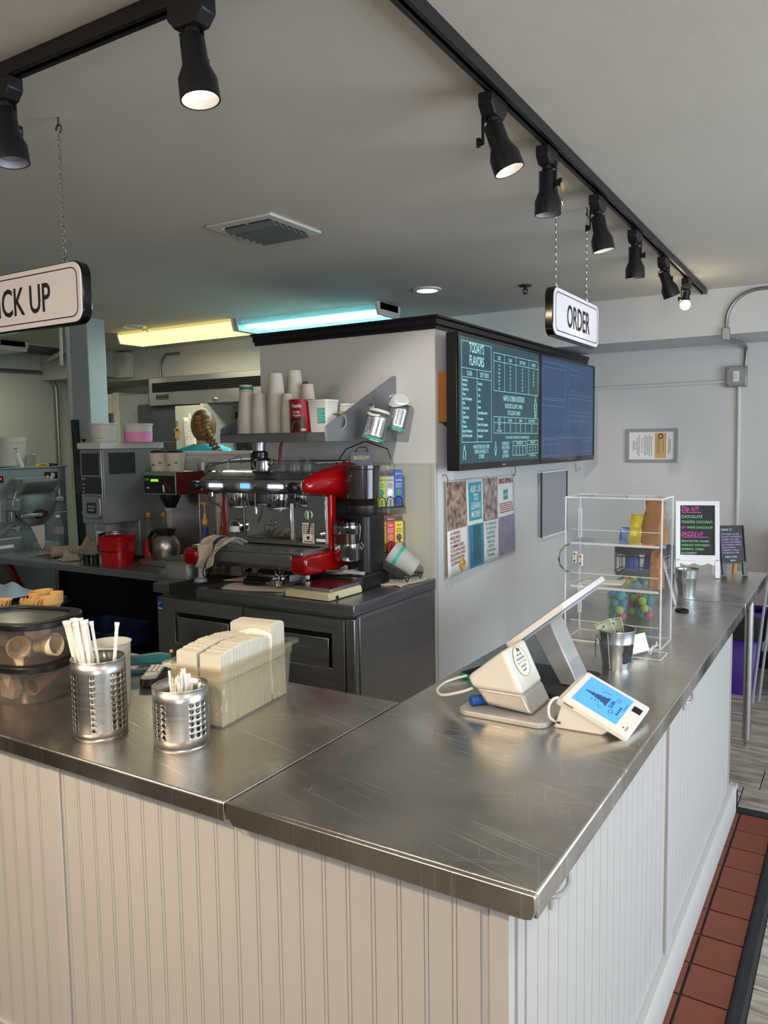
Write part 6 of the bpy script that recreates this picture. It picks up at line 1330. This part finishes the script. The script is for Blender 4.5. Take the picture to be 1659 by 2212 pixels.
# tamper, steel pan, syrup bottles etc
t = T('coffee_tamper', 'grey double ended tamper standing on the black mat', 'tamper', (-2.44, 1.775, Z+.005)); O('base', MB().lathe([(0, 0), (.033, 0), (.034, .006), (.030, .016), (.014, .024)], 28), 'cert_frame', t); O('stem', MB().lathe([(.014, .022), (.012, .04), (.013, .085), (.021, .092), (.022, .10), (.018, .104), (0, .105)], 24), 'mesh_grey', t)
t = T('steel_pan', 'grey steel sixth pan at the left end of the fridge top', 'pan', (-2.645, 1.87, Z)); t.rotation_euler = (0, 0, .12); b = MB(); shell(b, -.088, .088, -.075, .075, 0, .10, .012, .025); O('pan', b, 'machine_steel', t, solid=.002); O('rim', MB().frame(rrect(-.105, .105, -.092, .092, .03, 5), rrect(-.087, .087, -.074, .074, .025, 5), 'z', .099, .102), 'brushed', t, bev=.001)
def syrup(x, y, label, col, pump, zz=Z):
    t = T('syrup_bottle', label, 'bottle', (x, y, zz)); O('glass', MB().lathe([(0, 0), (.036, 0), (.038, .005), (.038, .16), (.030, .19), (.014, .225), (.014, .262), (.016, .265), (.016, .275)], 24), 'glass', t, solid=.0015); O('syrup', MB().lathe([(0, .004), (.034, .004), (.035, .12), (0, .12)], 22), col, t); O('label', MB().lathe([(.0388, .03), (.0388, .13)], 24), 'red_dark' if pump else 'tea_red', t)
    if pump:
        O('pump_collar', MB().lathe([(.018, .262), (.019, .285), (.011, .30), (.011, .325), (0, .325)], 16), 'gold_plastic', t); O('pump_head', MB().cone((0, 0, .325), (0, 0, .375), .005, n=8).tube([(0, 0, .375), (-.01, 0, .383), (-.03, -.005, .378)], .007, 6).cone((0, 0, .372), (0, 0, .385), .012, n=12), 'gold_plastic', t)
        O('neck_wrap', MB().lathe([(.0155, .19), (.0155, .245)], 16), 'tea_blue' if 'blue' in label else 'amber', t)
    else: O('cap', MB().lathe([(.0165, .262), (.0165, .29), (0, .29)], 16), 'wood_light', t)
syrup(-2.715, 2.10, 'pump bottle with blue neck at the left of the espresso machine', 'amber', 1, Z-.01); syrup(-2.645, 2.16, 'pump bottle with amber neck nearest the espresso machine', 'amber', 1, Z-.01)
# ================================================================ COFFEE COUNTER
t = T('coffee_counter', 'blue grey stainless work counter with sink along the kitchen half wall', 'counter')
b = MB().prism([(1.86, .868), (1.86, .906), (1.864, .91), (2.425, .91), (2.425, .868)], 'x', -4.44, -2.67); O('top', b, 'brushed_h', t, bev=.002)
O('back_panel', MB().box(-4.44, -2.69, 2.408, 2.425, .0, .868), 'black_plastic', t); O('undershelf', MB().box(-4.44, -2.75, 1.95, 2.40, .25, .27), 'brushed_dark', t)  # black sheet added behind the legs as painted shade under the counter
for x in (-4.42, -2.75): O('leg', MB().cone((x, 1.92, 0), (x, 1.92, .87), .018, n=12).cone((x, 2.38, 0), (x, 2.38, .87), .018, n=12), 'brushed', t)
O('brace', MB().at(loc(-4.05, 1.90, .60, 0, 0, .9)).box(-.35, .35, -.01, .02, -.02, .02), 'red_dark', t)
sk = O('sink', MB().frame(rrect(-4.12, -3.70, 1.93, 2.20, .05, 5), rrect(-4.09, -3.73, 1.95, 2.18, .04, 5), 'z', .905, .913), 'brushed_dark', t); O('basin', MB().prism(rrect(-4.09, -3.73, 1.95, 2.18, .04, 5), 'z', .906, .9112), 'black_metal', sk)
t = T('faucet', 'curved steel faucet rising at the right of the sink', 'faucet'); O('spout', MB().tube([(-3.70, 2.30, .91), (-3.70, 2.30, 1.16), (-3.74, 2.27, 1.26), (-3.82, 2.22, 1.27), (-3.86, 2.20, 1.22), (-3.865, 2.195, 1.17)], [.016, .014, .013, .013, .012, .015], 10), 'chrome', t)
# batch freezer
t = T('batch_freezer', 'grey steel batch ice cream freezer with round hopper door and red display', 'freezer', (-4.62, 2.05, 0))
O('cabinet', MB().box(-.6, .0, -1.2, .58, .05, 1.455), 'machine_steel', t, bev=.006); O('lower_ledge', MB().box(.0, .16, -1.2, .10, .90, 1.0), 'machine_steel', t, bev=.006)
O('top_plate', MB().box(-.62, .01, -1.2, .59, 1.455, 1.465), 'machine_steel', t, bev=.002)
s_ = .0
O('door_disc', MB().lathe([(0, 0), (.17, 0), (.172, .01), (.165, .02), (0, .02)], 40).v and MB().at(Mx.Translation((.0, .30, 1.22)) @ Mx.Rotation(PI/2, 4, 'Y')).lathe([(0, .035), (.16, .035), (.168, .03), (.168, 0)], 40), 'brushed', t)
O('feed_chute', MB().prism([(.0, 1.385), (.09, 1.385), (.135, 1.345), (.06, 1.28), (.0, 1.27)], 'y', .16, .42), 'machine_steel', t, bev=.004); O('chute_lid', MB().prism([(.02, 1.388), (.14, 1.350), (.142, 1.356), (.02, 1.395)], 'y', .15, .43), 'brushed', t)
o_ = O('spigot_ring', MB().at(Mx.Translation((.037, .33, 1.13)) @ Mx.Rotation(PI/2, 4, 'Y')).lathe([(0, .012), (.058, .012), (.062, 0)], 28, sx=.55), 'rubber', t); O('spigot_plate', MB().at(Mx.Translation((.050, .33, 1.13)) @ Mx.Rotation(PI/2, 4, 'Y')).lathe([(0, .004), (.05, .004), (.05, 0)], 28, sx=.5), 'can_brown', o_)
O('door_arm', MB().box(.05, .065, .16, .33, 1.115, 1.14), 'brushed', t, bev=.004); O('latch_block', MB().box(.0, .07, .10, .16, 1.17, 1.25).box(.01, .055, .095, .125, 1.09, 1.17), 'brushed', t, bev=.004); O('latch_block', MB().box(.0, .05, .46, .52, 1.21, 1.245).box(.02, .045, .48, .50, 1.245, 1.30), 'brushed', t, bev=.004)
O('handle_rod', MB().cone((.09, .40, 1.135), (.09, .52, 1.135), .006, n=8), 'chrome', t); O('drain_valve', MB().cone((.0, .12, 1.05), (.06, .12, 1.05), .010, n=12).cone((.06, .12, 1.05), (.085, .12, 1.05), .022, n=16), 'chrome', t)
q = O('temperature_display', MB().box(.0, .004, .02, .085, 1.365, 1.41), 'black_gloss', t); b = MB(); text(b, '1312', (.0052, .033, 1.384), (0, 1, 0), (0, 0, 1), .022, 'L', bold=.02, sx=.9); O('digits', b, 'led_red', q)
q = O('switch_plate', MB().box(.0, .004, .405, .51, 1.375, 1.425), 'black_gloss', t); O('dial', MB().cone((.004, .46, 1.402), (.016, .46, 1.402), .017, n=20), 'chrome', q); O('lamp', MB().cone((.004, .425, 1.395), (.008, .425, 1.395), .006, n=10), 'led_red', q)
q = O('warning_label', MB().box(.0, .003, .46, .51, 1.335, 1.372), 'paper_white', t); O('label_band', MB().box(.003, .0034, .461, .509, 1.360, 1.368), 'tea_red', q)
q = O('instruction_sheet', MB().box(.0, .003, -.10, .055, 1.10, 1.32), 'kitchen_paint', t); b = MB()
for k in range(11): b.box(.003, .0034, -.09, .05, 1.115+.017*k, 1.118+.017*k)
O('sheet_print', b, 'dark_grey', q); O('nameplate', MB().box(.16, .163, -.3, .03, .935, .955), 'paper_white', t); O('foot_wheel', MB().cone((-.1, .4, .05), (-.05, .4, .05), .05, n=16), 'black_plastic', t)
# on the freezer
zt = 1.465
t = T('plastic_bucket', 'tall white plastic bucket on top of the grey freezer', 'bucket', (-4.76, 2.30, zt)); O('body', MB().lathe([(0, 0), (.085, 0), (.088, .004), (.095, .17)], 36), 'white_plastic', t); O('rim', MB().lathe([(.095, .17), (.1, .172), (.1, .205), (.096, .21), (.09, .205), (.09, .17)], 36), 'white_plastic', t)
for k in range(18): a = 2*PI*k/18; O('rib', MB().box(-.001, .001, -.101, -.099, .172, .203), 'white_plastic', t).rotation_euler = (0, 0, a)
t = T('utensil_crock', 'dark steel crock of utensils on the freezer at the left picture edge', 'crock', (-4.80, 2.115, zt)); O('crock', MB().lathe([(0, 0), (.052, 0), (.054, .14), (.050, .14), (.049, .01), (0, .01)], 28), 'brushed', t)
for k, (dx, dy) in enumerate(((.0, .02), (-.02, -.01), (.02, .0))):
    q = T('kitchen_utensil', 'dark handled utensil in the steel crock, %s' % ('right', 'left', 'middle')[k], 'utensil', (-4.80+dx, 2.115+dy, zt+.012)); O('handle', MB().tube([(0, 0, 0), (dx, dy*2, .16)], .008, 8), 'black_plastic', q); O('head', MB().ball((dx*1.1, dy*2.1, .175), .020, 12, 8, sc=(1, .5, .8)), 'black_plastic', q)
t = T('measuring_cup', 'clear measuring cup with red marks beside the white bucket', 'measuring cup', (-4.66, 2.375, zt)); O('cup', MB().lathe([(0, 0), (.032, 0), (.038, .085), (.040, .087)], 24), 'glass', t, solid=.0015); b = MB()
for k in range(4): b.box(-.012, .012, -.0395, -.0385, .02+.015*k, .023+.015*k)
O('marks', b, 'led_red' if False else 'tea_red', t); O('handle', MB().tube([(.038, 0, .075), (.058, 0, .07), (.056, 0, .02), (.036, 0, .012)], .004, 6), 'glass', t)
t = T('piping_syringe', 'white and blue syringe standing against the white bucket', 'syringe', (-4.655, 2.31, zt)); O('barrel', MB().cone((0, .0, 0), (-.02, -.03, .10), .014, n=14), 'paper_white', t); O('plunger', MB().cone((-.02, -.03, .10), (-.024, -.036, .135), .006, n=8).cone((-.023, -.034, .128), (-.0235, -.035, .132), .016, n=12), 'blue_bin', t)
t = T('paper_stack', 'loose papers lying on the left of the freezer top', 'papers', (-4.66, 2.16, zt)); O('sheet', MB().grid(lambda u, v: (-.12+.13*u, -.16+.34*v, .003+.006*math.sin(v*4)), 4, 10), 'paper_white', t, solid=.002); O('sheet', MB().grid(lambda u, v: (-.11+.125*u, -.2+.36*v, .012+.004*math.sin(v*3)), 4, 10), 'paper_white', t, solid=.002)
t = T('utility_knife', 'yellow and black utility knife on the right of the freezer top', 'knife', (-4.635, 2.47, zt)); t.rotation_euler = (0, 0, PI/2); O('body', MB().prism([(-.08, 0), (.03, 0), (.03, .022), (-.04, .020), (-.08, .008)], 'y', -.01, .01), 'yellow', t, bev=.003); O('grip', MB().prism([(.03, 0), (.105, .004), (.105, .020), (.03, .024)], 'y', -.011, .011), 'black_plastic', t, bev=.004); O('slot', MB().box(-.05, .01, -.0105, -.0098, .008, .014), 'black_plastic', t)
t = T('green_board', 'tall narrow dark green board edge standing between freezer and pillar', 'board', (-4.50, 2.642, 0)); O('board', MB().at(loc(0, 0, 0, 0, 0, -.02)).box(-.012, .012, .0, .05, 0, 1.80), 'board_green' if 'board_green' in MATS else 'leaf_green', t); O('print', MB().at(loc(0, 0, 0, 0, 0, -.02)).box(.013, .035, .0, .004, 1.25, 1.72), 'dark_grey', t)
# grinder tower
t = T('bulk_grinder', 'tall grey steel bulk coffee grinder with windows and a PRECISION GRINDER plate', 'grinder', (-3.555, 1.955, 1.15))
O('housing', MB().box(0, .19, 0, .445, 0, .437), 'machine_steel', t, bev=.004); O('front_frame', MB().box(.002, .188, -.012, 0, .0, .435), 'brushed_h', t, bev=.003)
O('front_window', MB().box(.018, .168, -.014, -.011, .285, .412), 'smoke_win' if 'smoke_win' in MATS else 'dark_grey', t); O('side_window', MB().box(.19, .193, .04, .235, .29, .415), 'dark_grey', t, bev=.004)
O('control_panel', MB().box(.008, .184, -.015, -.012, .175, .275), 'black_gloss', t); q = O('front_plate', MB().prism(rrect(.02, .17, .03, .165, .02, 4), 'y', -.018, -.012), 'brushed_h', t, bev=.003); O('name_plate', MB().prism(rrect(.055, .135, .06, .125, .008, 3), 'y', -.021, -.018), 'black_gloss', q)
b = MB(); text(b, 'PRECISION', (.095, -.0222, .096), (1, 0, 0), (0, 0, 1), .0155, 'C', sx=.8); text(b, 'GRINDER', (.095, -.0222, .076), (1, 0, 0), (0, 0, 1), .0155, 'C', sx=.8); O('plate_text', b, 'ink_white', q)
b = MB(); text(b, 'BUNN', (.014, -.0162, .260), (1, 0, 0), (0, 0, 1), .012, 'L', bold=.02)
for k in range(3): b.box(.022, .034, -.0162, -.0152, .185+.022*k, .190+.022*k)
O('panel_print', b, 'ink_white', t)
O('hopper_rim', MB().box(-.01, .2, -.02, .46, .437, .475), 'frost', t, bev=.004); O('rear_column', MB().box(.0, .19, .25, .455, -.24, 0), 'machine_steel', t, bev=.004); O('base_plate', MB().box(.0, .19, .22, .445, -.24, -.215), 'black_metal', t, bev=.004); O('chute', MB().prism([(.05, -.05), (.14, -.05), (.13, 0), (.06, 0)], 'y', .04, .2), 'brushed', t)
for k, (x, y) in enumerate(((.03, .0), (.165, .06))): O('lid_knob', MB().lathe([(.006, .475), (.006, .482), (.016, .492), (.014, .497), (0, .498)], 16, (x, y, 0)), 'black_plastic', t)
O('side_control', MB().box(-.09, -.012, .02, .06, .17, .42), 'black_gloss', t, bev=.003)
t = T('storage_tub', 'translucent grey tub with brown smears on top of the bulk grinder', 'tub', (-3.445, 2.03, 1.626)); O('tub', MB().lathe([(0, 0), (.074, 0), (.080, .01), (.090, .10), (.097, .103), (.097, .112), (.09, .112)], 32, sy=.75), 'frost', t, ang=.9); O('stain', MB().lathe([(.081, .02), (.0855, .09)], 32, sy=.755), 'frosted', t)
t = T('storage_tub', 'round white tub half full of pink sprinkles on the bulk grinder', 'tub', (-3.42, 2.27, 1.626)); O('tub', MB().lathe([(0, 0), (.080, 0), (.082, .005), (.087, .10), (.092, .103), (.092, .112), (.086, .112)], 32), 'frost', t, ang=.9); O('contents', MB().lathe([(.0835, .005), (.0868, .062)], 32), 'pink', t)
t = T('pink_mat', 'thin pink sheet under the tubs on the bulk grinder', 'mat', (-3.40, 2.2, 1.6252)); O('sheet', MB().box(-.11, .11, -.12, .28, 0, .0008), 'pink', t)
for o_ in (bpy.data.objects['storage_tub'], bpy.data.objects['storage_tub.001']): o_.location.z = 1.6262
t = T('yellow_box', 'small yellow and white box behind the grey tub', 'box', (-3.515, 2.12, 1.6262)); O('box', MB().box(-.02, .02, -.02, .02, 0, .085), 'yellow', t); O('label', MB().box(-.018, .018, -.0208, -.02, .005, .035), 'paper_white', t)
# coffee brewer
t = T('coffee_brewer', 'steel and dark red coffee brewer with green display', 'coffee brewer', (-3.195, 2.10, .91))
O('head', MB().box(0, .262, 0, .30, .41, .543), 'machine_steel', t, bev=.004); O('red_side', MB().box(.262, .268, .004, .30, .412, .541), 'red_dark', t); q = O('control_panel', MB().box(.006, .256, -.003, 0, .418, .520), 'black_gloss', t)
O('lcd', MB().box(.065, .125, -.005, -.003, .485, .500), 'lcd_green', q); b = MB(); text(b, 'Cafe', (.012, -.0045, .492), (1, 0, 0), (0, 0, 1), .020, 'L', sh=.3); b.box(.03, .05, -.0045, -.003, .445, .452); O('panel_print', b, 'ink_white', q); O('cup_picture', MB().prism([(.165, .425), (.175, .425), (.172, .465), (.158, .465)], 'y', -.005, -.003), 'paper_white', q); O('red_arrow', MB().prism([(.16, .465), (.19, .488), (.235, .438), (.25, .44), (.235, .428), (.215, .432), (.188, .470)], 'y', -.005, -.003), 'red_dark', q)
O('column', MB().box(.03, .262, .18, .30, .03, .41), 'brushed_h', t, bev=.003); O('base', MB().box(0, .27, -.06, .30, 0, .035), 'brushed', t, bev=.004); O('brew_funnel', MB().lathe([(.03, .33), (.06, .39), (.062, .41)], 24, (.13, .08, 0)), 'black_plastic', t)
for k, (x, y, lb) in enumerate(((-3.135, 2.17, 'left'), (-3.015, 2.18, 'right'))):
    t = T('grounds_cup', 'white paper tub of coffee grounds with green mark on the brewer, %s one' % lb, 'cup', (x, y, 1.4532)); O('cup', MB().lathe([(0, 0), (.044, 0), (.046, .003), (.058, .105), (.061, .108), (.058, .108), (.045, .02)], 30), 'cup_paper', t); O('grounds', MB().lathe([(.056, .100), (.045, .118), (.02, .126), (0, .124)], 24), 'coffee', t); O('green_mark', MB().add(cpatch(.0505, -PI/2-.2, -PI/2+.25, .032, .042, 4).v, cpatch(.0505, 0, 1, 0, 1, 4).f), 'leaf_green', t); O('green_mark', MB().add(cpatch(.0520, -PI/2+.7, -PI/2+1.1, .045, .055, 4).v, cpatch(.0505, 0, 1, 0, 1, 4).f), 'leaf_green', t)
t = T('steel_cup', 'small steel cup behind the paper tubs of grounds', 'cup', (-2.93, 2.32, 1.4532)); O('cup', MB().lathe([(0, 0), (.030, 0), (.034, .045), (.032, .045), (.029, .01)], 24), 'brushed', t)
t = T('eyeglasses', 'pair of thin dark eyeglasses lying on the pass-through sill', 'glasses', (-2.76, 2.47, 1.565)); t.rotation_euler = (0, 0, .05)
for s in (-1, 1): O('lens_rim', MB().tube([(s*.034+.026*math.cos(a*PI/8), 0, .024+.021*math.sin(a*PI/8)) for a in range(16)], .0016, 5, closed=True), 'black_metal', t); O('temple', MB().tube([(s*.06, 0, .03), (s*.062, .05, .02), (s*.05, .12, .004)], .0016, 5), 'black_metal', t)
O('bridge', MB().tube([(-.009, 0, .03), (.009, 0, .03)], .0016, 5), 'black_metal', t)
t = T('thermal_carafe', 'brushed steel coffee carafe with black lid and handle', 'carafe', (-3.06, 2.13, .945)); O('body', MB().lathe([(0, 0), (.066, 0), (.070, .01), (.082, .055), (.080, .09), (.062, .125), (.045, .14)], 36), 'brushed', t); O('lid', MB().lathe([(.047, .138), (.05, .142), (.053, .165), (.044, .175), (0, .176)], 28), 'black_plastic', t); O('spout', MB().prism([(.03, .14), (.075, .172), (.05, .177), (.0, .177)], 'y', -.018, .018), 'black_plastic', t, bev=.003); O('handle', MB().tube([(-.045, -.01, .165), (-.085, -.02, .155), (-.115, -.02, .12), (-.115, -.02, .05), (-.095, -.015, .02)], .011, 8), 'black_plastic', t); O('highlight_strip', MB().box(-.02, -.012, -.083, -.080, .03, .08), 'chrome', t) if False else None
t = T('red_pail', 'red plastic square pail on the coffee counter', 'pail', (-3.315, 1.99, .91)); t.rotation_euler = (0, 0, .15); b = MB(); shell(b, -.085, .085, -.075, .075, 0, .165, .012, .025); O('pail', b, 'red_plastic', t, solid=.003); O('rim', MB().frame(rrect(-.090, .090, -.080, .080, .028, 5), rrect(-.084, .084, -.074, .074, .025, 5), 'z', .160, .168), 'red_plastic', t, bev=.001); O('handle', MB().tube([(-.09, .0, .15), (-.094, -.03, .10), (-.06, -.083, .088), (.06, -.083, .086), (.093, -.03, .10), (.09, 0, .15)], .0022, 5), 'black_metal', t)
for k, (x, y, lb) in enumerate(((-3.30, 2.22, 'leftmost'), (-3.225, 2.27, 'middle'), (-3.17, 2.33, 'rightmost'))): syrup(x, y, '%s red labelled glass bottle behind the red pail' % lb, 'amber', 0)
t = T('brew_basket', 'steel brew basket with black handle behind the red pail', 'basket', (-3.46, 2.10, .91)); O('basket', MB().lathe([(0, .10), (.05, .10), (.058, .16), (.06, .162), (.06, .175)], 28), 'brushed', t); O('jug', MB().lathe([(0, 0), (.055, 0), (.06, .10), (.05, .10)], 28), 'glass', t); O('handle', MB().tube([(-.05, -.03, .165), (-.08, -.05, .16), (-.085, -.055, .06)], .012, 8), 'black_plastic', t)
t = T('drain_plate', 'dark steel plate on short black legs left of the red pail', 'stand', (-3.50, 1.95, .91)); O('plate', MB().box(-.11, .09, -.05, .10, .06, .066), 'brushed_dark', t)
for x in (-.03, .05): O('leg', MB().cone((x, -.01, 0), (x, -.01, .06), .020, n=14), 'black_metal', t)
t = T('water_bottle', 'clear water bottle at the back of the sink counter', 'bottle', (-4.31, 2.32, .91)); O('bottle', MB().lathe([(0, 0), (.030, 0), (.033, .01), (.031, .03), (.033, .05), (.031, .07), (.034, .10), (.034, .15), (.028, .175), (.013, .20), (.013, .215)], 24), 'glass', t, solid=.001); O('label', MB().lathe([(.0345, .10), (.0345, .15)], 24), 'cert_frame', t); O('cap', MB().lathe([(.014, .212), (.014, .228), (0, .228)], 14), 'white_gloss', t)
t = T('cream_box', 'folded cream cardboard sheet leaning beside the water bottle', 'cardboard', (-4.40, 2.20, .91)); O('flap', MB().prism([(-.08, .15), (.06, .17), (.06, .03), (.03, .0)], 'y', .03, .035), 'paper_white', t); O('sheets', MB().box(-.08, .07, .04, .14, 0, .04), 'mesh_grey', t)
def crump(w_, d_, h, seed):
    r = random.Random(seed); p = [r.uniform(0, 6) for _ in range(6)]
    return lambda u, v: ((u-.5)*w_*(1-.25*abs(math.sin(v*5+p[4])))+.01*math.sin(v*13+p[0]), (v-.5)*d_*(1-.2*abs(math.sin(u*6))), .004+h*max(0, math.sin(u*PI)*math.sin(v*PI))*(.55+.45*math.sin(u*11+p[2])*math.cos(v*10+p[3])))
cloth('kitchen_towel', 'crumpled grey towel at the front of the sink counter', crump(.16, .16, .07, 3), 26, 26, l=(-3.74, 1.99, Z)); cloth('kitchen_towel', 'crumpled grey towel at the back of the sink', crump(.20, .16, .10, 8), 26, 26, l=(-3.98, 2.30, Z))
t = T('towel_roll', 'rolled grey cloth with round end lying in the sink', 'towel', (-3.93, 2.04, .945)); O('roll', MB().cone((0, -.05, 0), (.05, .09, 0), .033, n=18), 'towel', t, bev=.006)
t = T('trash_bin', 'blue trash bin in the dark below the coffee counter', 'bin', (-3.95, 1.75, 0)); b = MB(); shell(b, -.26, .26, -.20, .20, 0, .66, .05, .05); O('bin', b, 'blue_bin', t, solid=.004); O('rim', MB().frame(rrect(-.275, .275, -.215, .215, .05, 5), rrect(-.25, .25, -.19, .19, .05, 5), 'z', .65, .68), 'blue_bin', t, bev=.004)
t = T('storage_bin', 'dark blue bag lined bin right of the trash bin under the counter', 'bin', (-3.2, 1.80, 0)); b = MB(); shell(b, -.20, .20, -.16, .16, 0, .60, .04, .06); O('bin', b, 'black_plastic', t, solid=.004); O('liner', MB().frame(rrect(-.21, .21, -.17, .17, .06, 5), rrect(-.19, .19, -.15, .15, .05, 5), 'z', .50, .61), 'blue_bin', t, bev=.004)
t = T('plastic_wrap', 'pale crumpled plastic bag on a dark cart near the waffle cones', 'bag', (-3.06, 1.10, .90)); O('bag', MB().grid(lambda u, v: ((u-.5)*.36, (v-.5)*.2, .02+.045*math.sin(u*PI)*math.sin(v*PI)*(1+.3*math.sin(u*13+v*9))), 22, 16), 'wrap_white' if 'wrap_white' in MATS else 'paper_white', t, solid=.002, ang=1.2)
t = T('prep_cart', 'dark cart below the plastic bag behind the left counter', 'cart', (-3.02, 1.10, 0)); O('top', MB().box(-.35, .22, -.16, .16, .86, .90), 'black_plastic', t, bev=.004); O('frame', MB().box(-.33, .20, -.14, .14, .05, .12).box(-.33, .2, -.14, .14, .45, .48), 'black_plastic', t)
for x in (-.32, .19):
    for y in (-.13, .13): O('post', MB().box(x-.015, x+.015, y-.015, y+.015, 0, .86), 'black_metal', t)
# ================================================================ PERSON
t = T('person', 'person seen from behind with a braided brown plait and turquoise shirt at the pass-through', 'person', (-3.60, 3.02, 0), .70)
m = bpy.data.meshes.new('body')
J = [((0, 0, .97), .13), ((0, 0, 1.12), .115), ((0, .0, 1.30), .125), ((0, -.01, 1.46), .10), ((0, -.01, 1.535), .052), ((0, .0, 1.60), .05), ((0, .012, 1.70), .075),
     ((.15, -.01, 1.47), .058), ((.22, .06, 1.25), .044), ((.16, .26, 1.13), .032), ((.13, .36, 1.13), .03), ((-.15, -.01, 1.47), .058), ((-.22, .06, 1.25), .044), ((-.16, .26, 1.13), .032), ((-.13, .36, 1.13), .03),
     ((.10, 0, .90), .10), ((.11, .02, .50), .062), ((.11, -.01, .09), .042), ((.11, .12, .04), .04), ((-.10, 0, .90), .10), ((-.11, .02, .50), .062), ((-.11, -.01, .09), .042), ((-.11, .12, .04), .04)]
Ed = [(0, 1), (1, 2), (2, 3), (3, 4), (4, 5), (5, 6), (3, 7), (7, 8), (8, 9), (9, 10), (3, 11), (11, 12), (12, 13), (13, 14), (0, 15), (15, 16), (16, 17), (17, 18), (0, 19), (19, 20), (20, 21), (21, 22)]
for s, bi in ((1, 10), (-1, 14)):
    bx_, by_, bz_ = J[bi][0]
    for k in range(5):
        dx = (-.03+.015*k)*1.0; ln_ = (.05, .085, .09, .085, .065)[k] if k else .05
        a = len(J); J.append(((bx_+dx*(1.3 if k else 1.6)*s*-1, by_+.03, bz_), .010)); J.append(((bx_+dx*1.5*s*-1, by_+.03+ln_*.6, bz_-.006), .009)); J.append(((bx_+dx*1.4*s*-1, by_+.03+ln_, bz_-.03), .008)); Ed += [(bi, a), (a, a+1), (a+1, a+2)]
m.from_pydata([j[0] for j in J], Ed, []); m.materials.append(MATS['skin'])
o = bpy.data.objects.new('body', m); COL.objects.link(o); o.parent = t
k = o.modifiers.new('skin', 'SKIN'); sv = m.skin_vertices[0].data if m.skin_vertices else None
if sv is None:
    import bmesh
    q = bmesh.new(); q.from_mesh(m); q.verts.layers.skin.verify(); q.to_mesh(m); q.free(); sv = m.skin_vertices[0].data
for i, j in enumerate(J): sv[i].radius = (j[1], j[1]*(.75 if i in (0, 1, 2, 3) else 1)); sv[i].use_root = (i == 0)
u = o.modifiers.new('sub', 'SUBSURF'); u.levels = u.render_levels = 2
hd = MB().ball((0, .012, 1.725), .088, 24, 18, sc=(.86, 1.08, 1.28))
hd.ball((0, .108, 1.715), .014, 10, 8, sc=(.8, 1.1, 1.4)); hd.ball((0, .098, 1.672), .018, 10, 8, sc=(1.3, .5, .4))
for s in (-1, 1): hd.ball((s*.079, .02, 1.715), .026, 12, 9, sc=(.35, .7, 1.15)); hd.ball((s*.03, .092, 1.738), .012, 10, 8, sc=(1.1, .6, .8))
O('head', hd, 'skin', t, ang=1.5)
O('hair', MB().ball((0, -.004, 1.742), .100, 28, 18, sc=(.90, 1.08, 1.22)), 'hair', t, ang=1.6).modifiers.new('d', 'SUBSURF')
b = MB()
for k in range(11):     # braid lobes from crown to the right shoulder
    f = k/10; cx = .0+.17*max(0, f-.25)**1.1; cz = 1.79-.26*f; cy = -.108+.012*math.cos(f*3)+(.03*f if f > .5 else 0)
    sc_ = 1.15-.55*f
    for s in (-1, 1): b.ball((cx+s*.016*sc_, cy-.006*(k % 2), cz+s*.006), .024*sc_, 12, 8, sc=(1.15, .75, .8))
O('braid', b, 'hair', t, ang=1.6)
sh = MB(); rings = []
prof = [(.155, .105, .95), (.150, .10, 1.10), (.165, .11, 1.28), (.185, .11, 1.42), (.205, .095, 1.52), (.185, .085, 1.575), (.12, .075, 1.60), (.072, .062, 1.610)]
n = 28; vs = [(a*math.cos(2*PI*k/n), -.005+c*math.sin(2*PI*k/n), z) for a, c, z in prof for k in range(n)]; fs = [(j*n+k, j*n+(k+1) % n, (j+1)*n+(k+1) % n, (j+1)*n+k) for j in range(len(prof)-1) for k in range(n)]
sh.add(vs, fs)
for s in (-1, 1): sh.tube([(s*.17, -.01, 1.49), (s*.215, .02, 1.38), (s*.228, .06, 1.27)], [.062, .06, .056], 14)
O('shirt', sh, 'shirt_teal', t, ang=1.5)
tr = MB()
for s in (-1, 1): tr.tube([(s*.07, 0, .98), (s*.105, .005, .88), (s*.112, .02, .5), (s*.112, -.005, .12)], [.10, .105, .075, .06], 16)
O('trousers', tr, 'dark_grey', t, ang=1.5)
for s in (-1, 1): O('shoe', MB().ball((s*.112, .05, .045), .055, 14, 10, sc=(.9, 2.1, .8)), 'black_plastic', t)
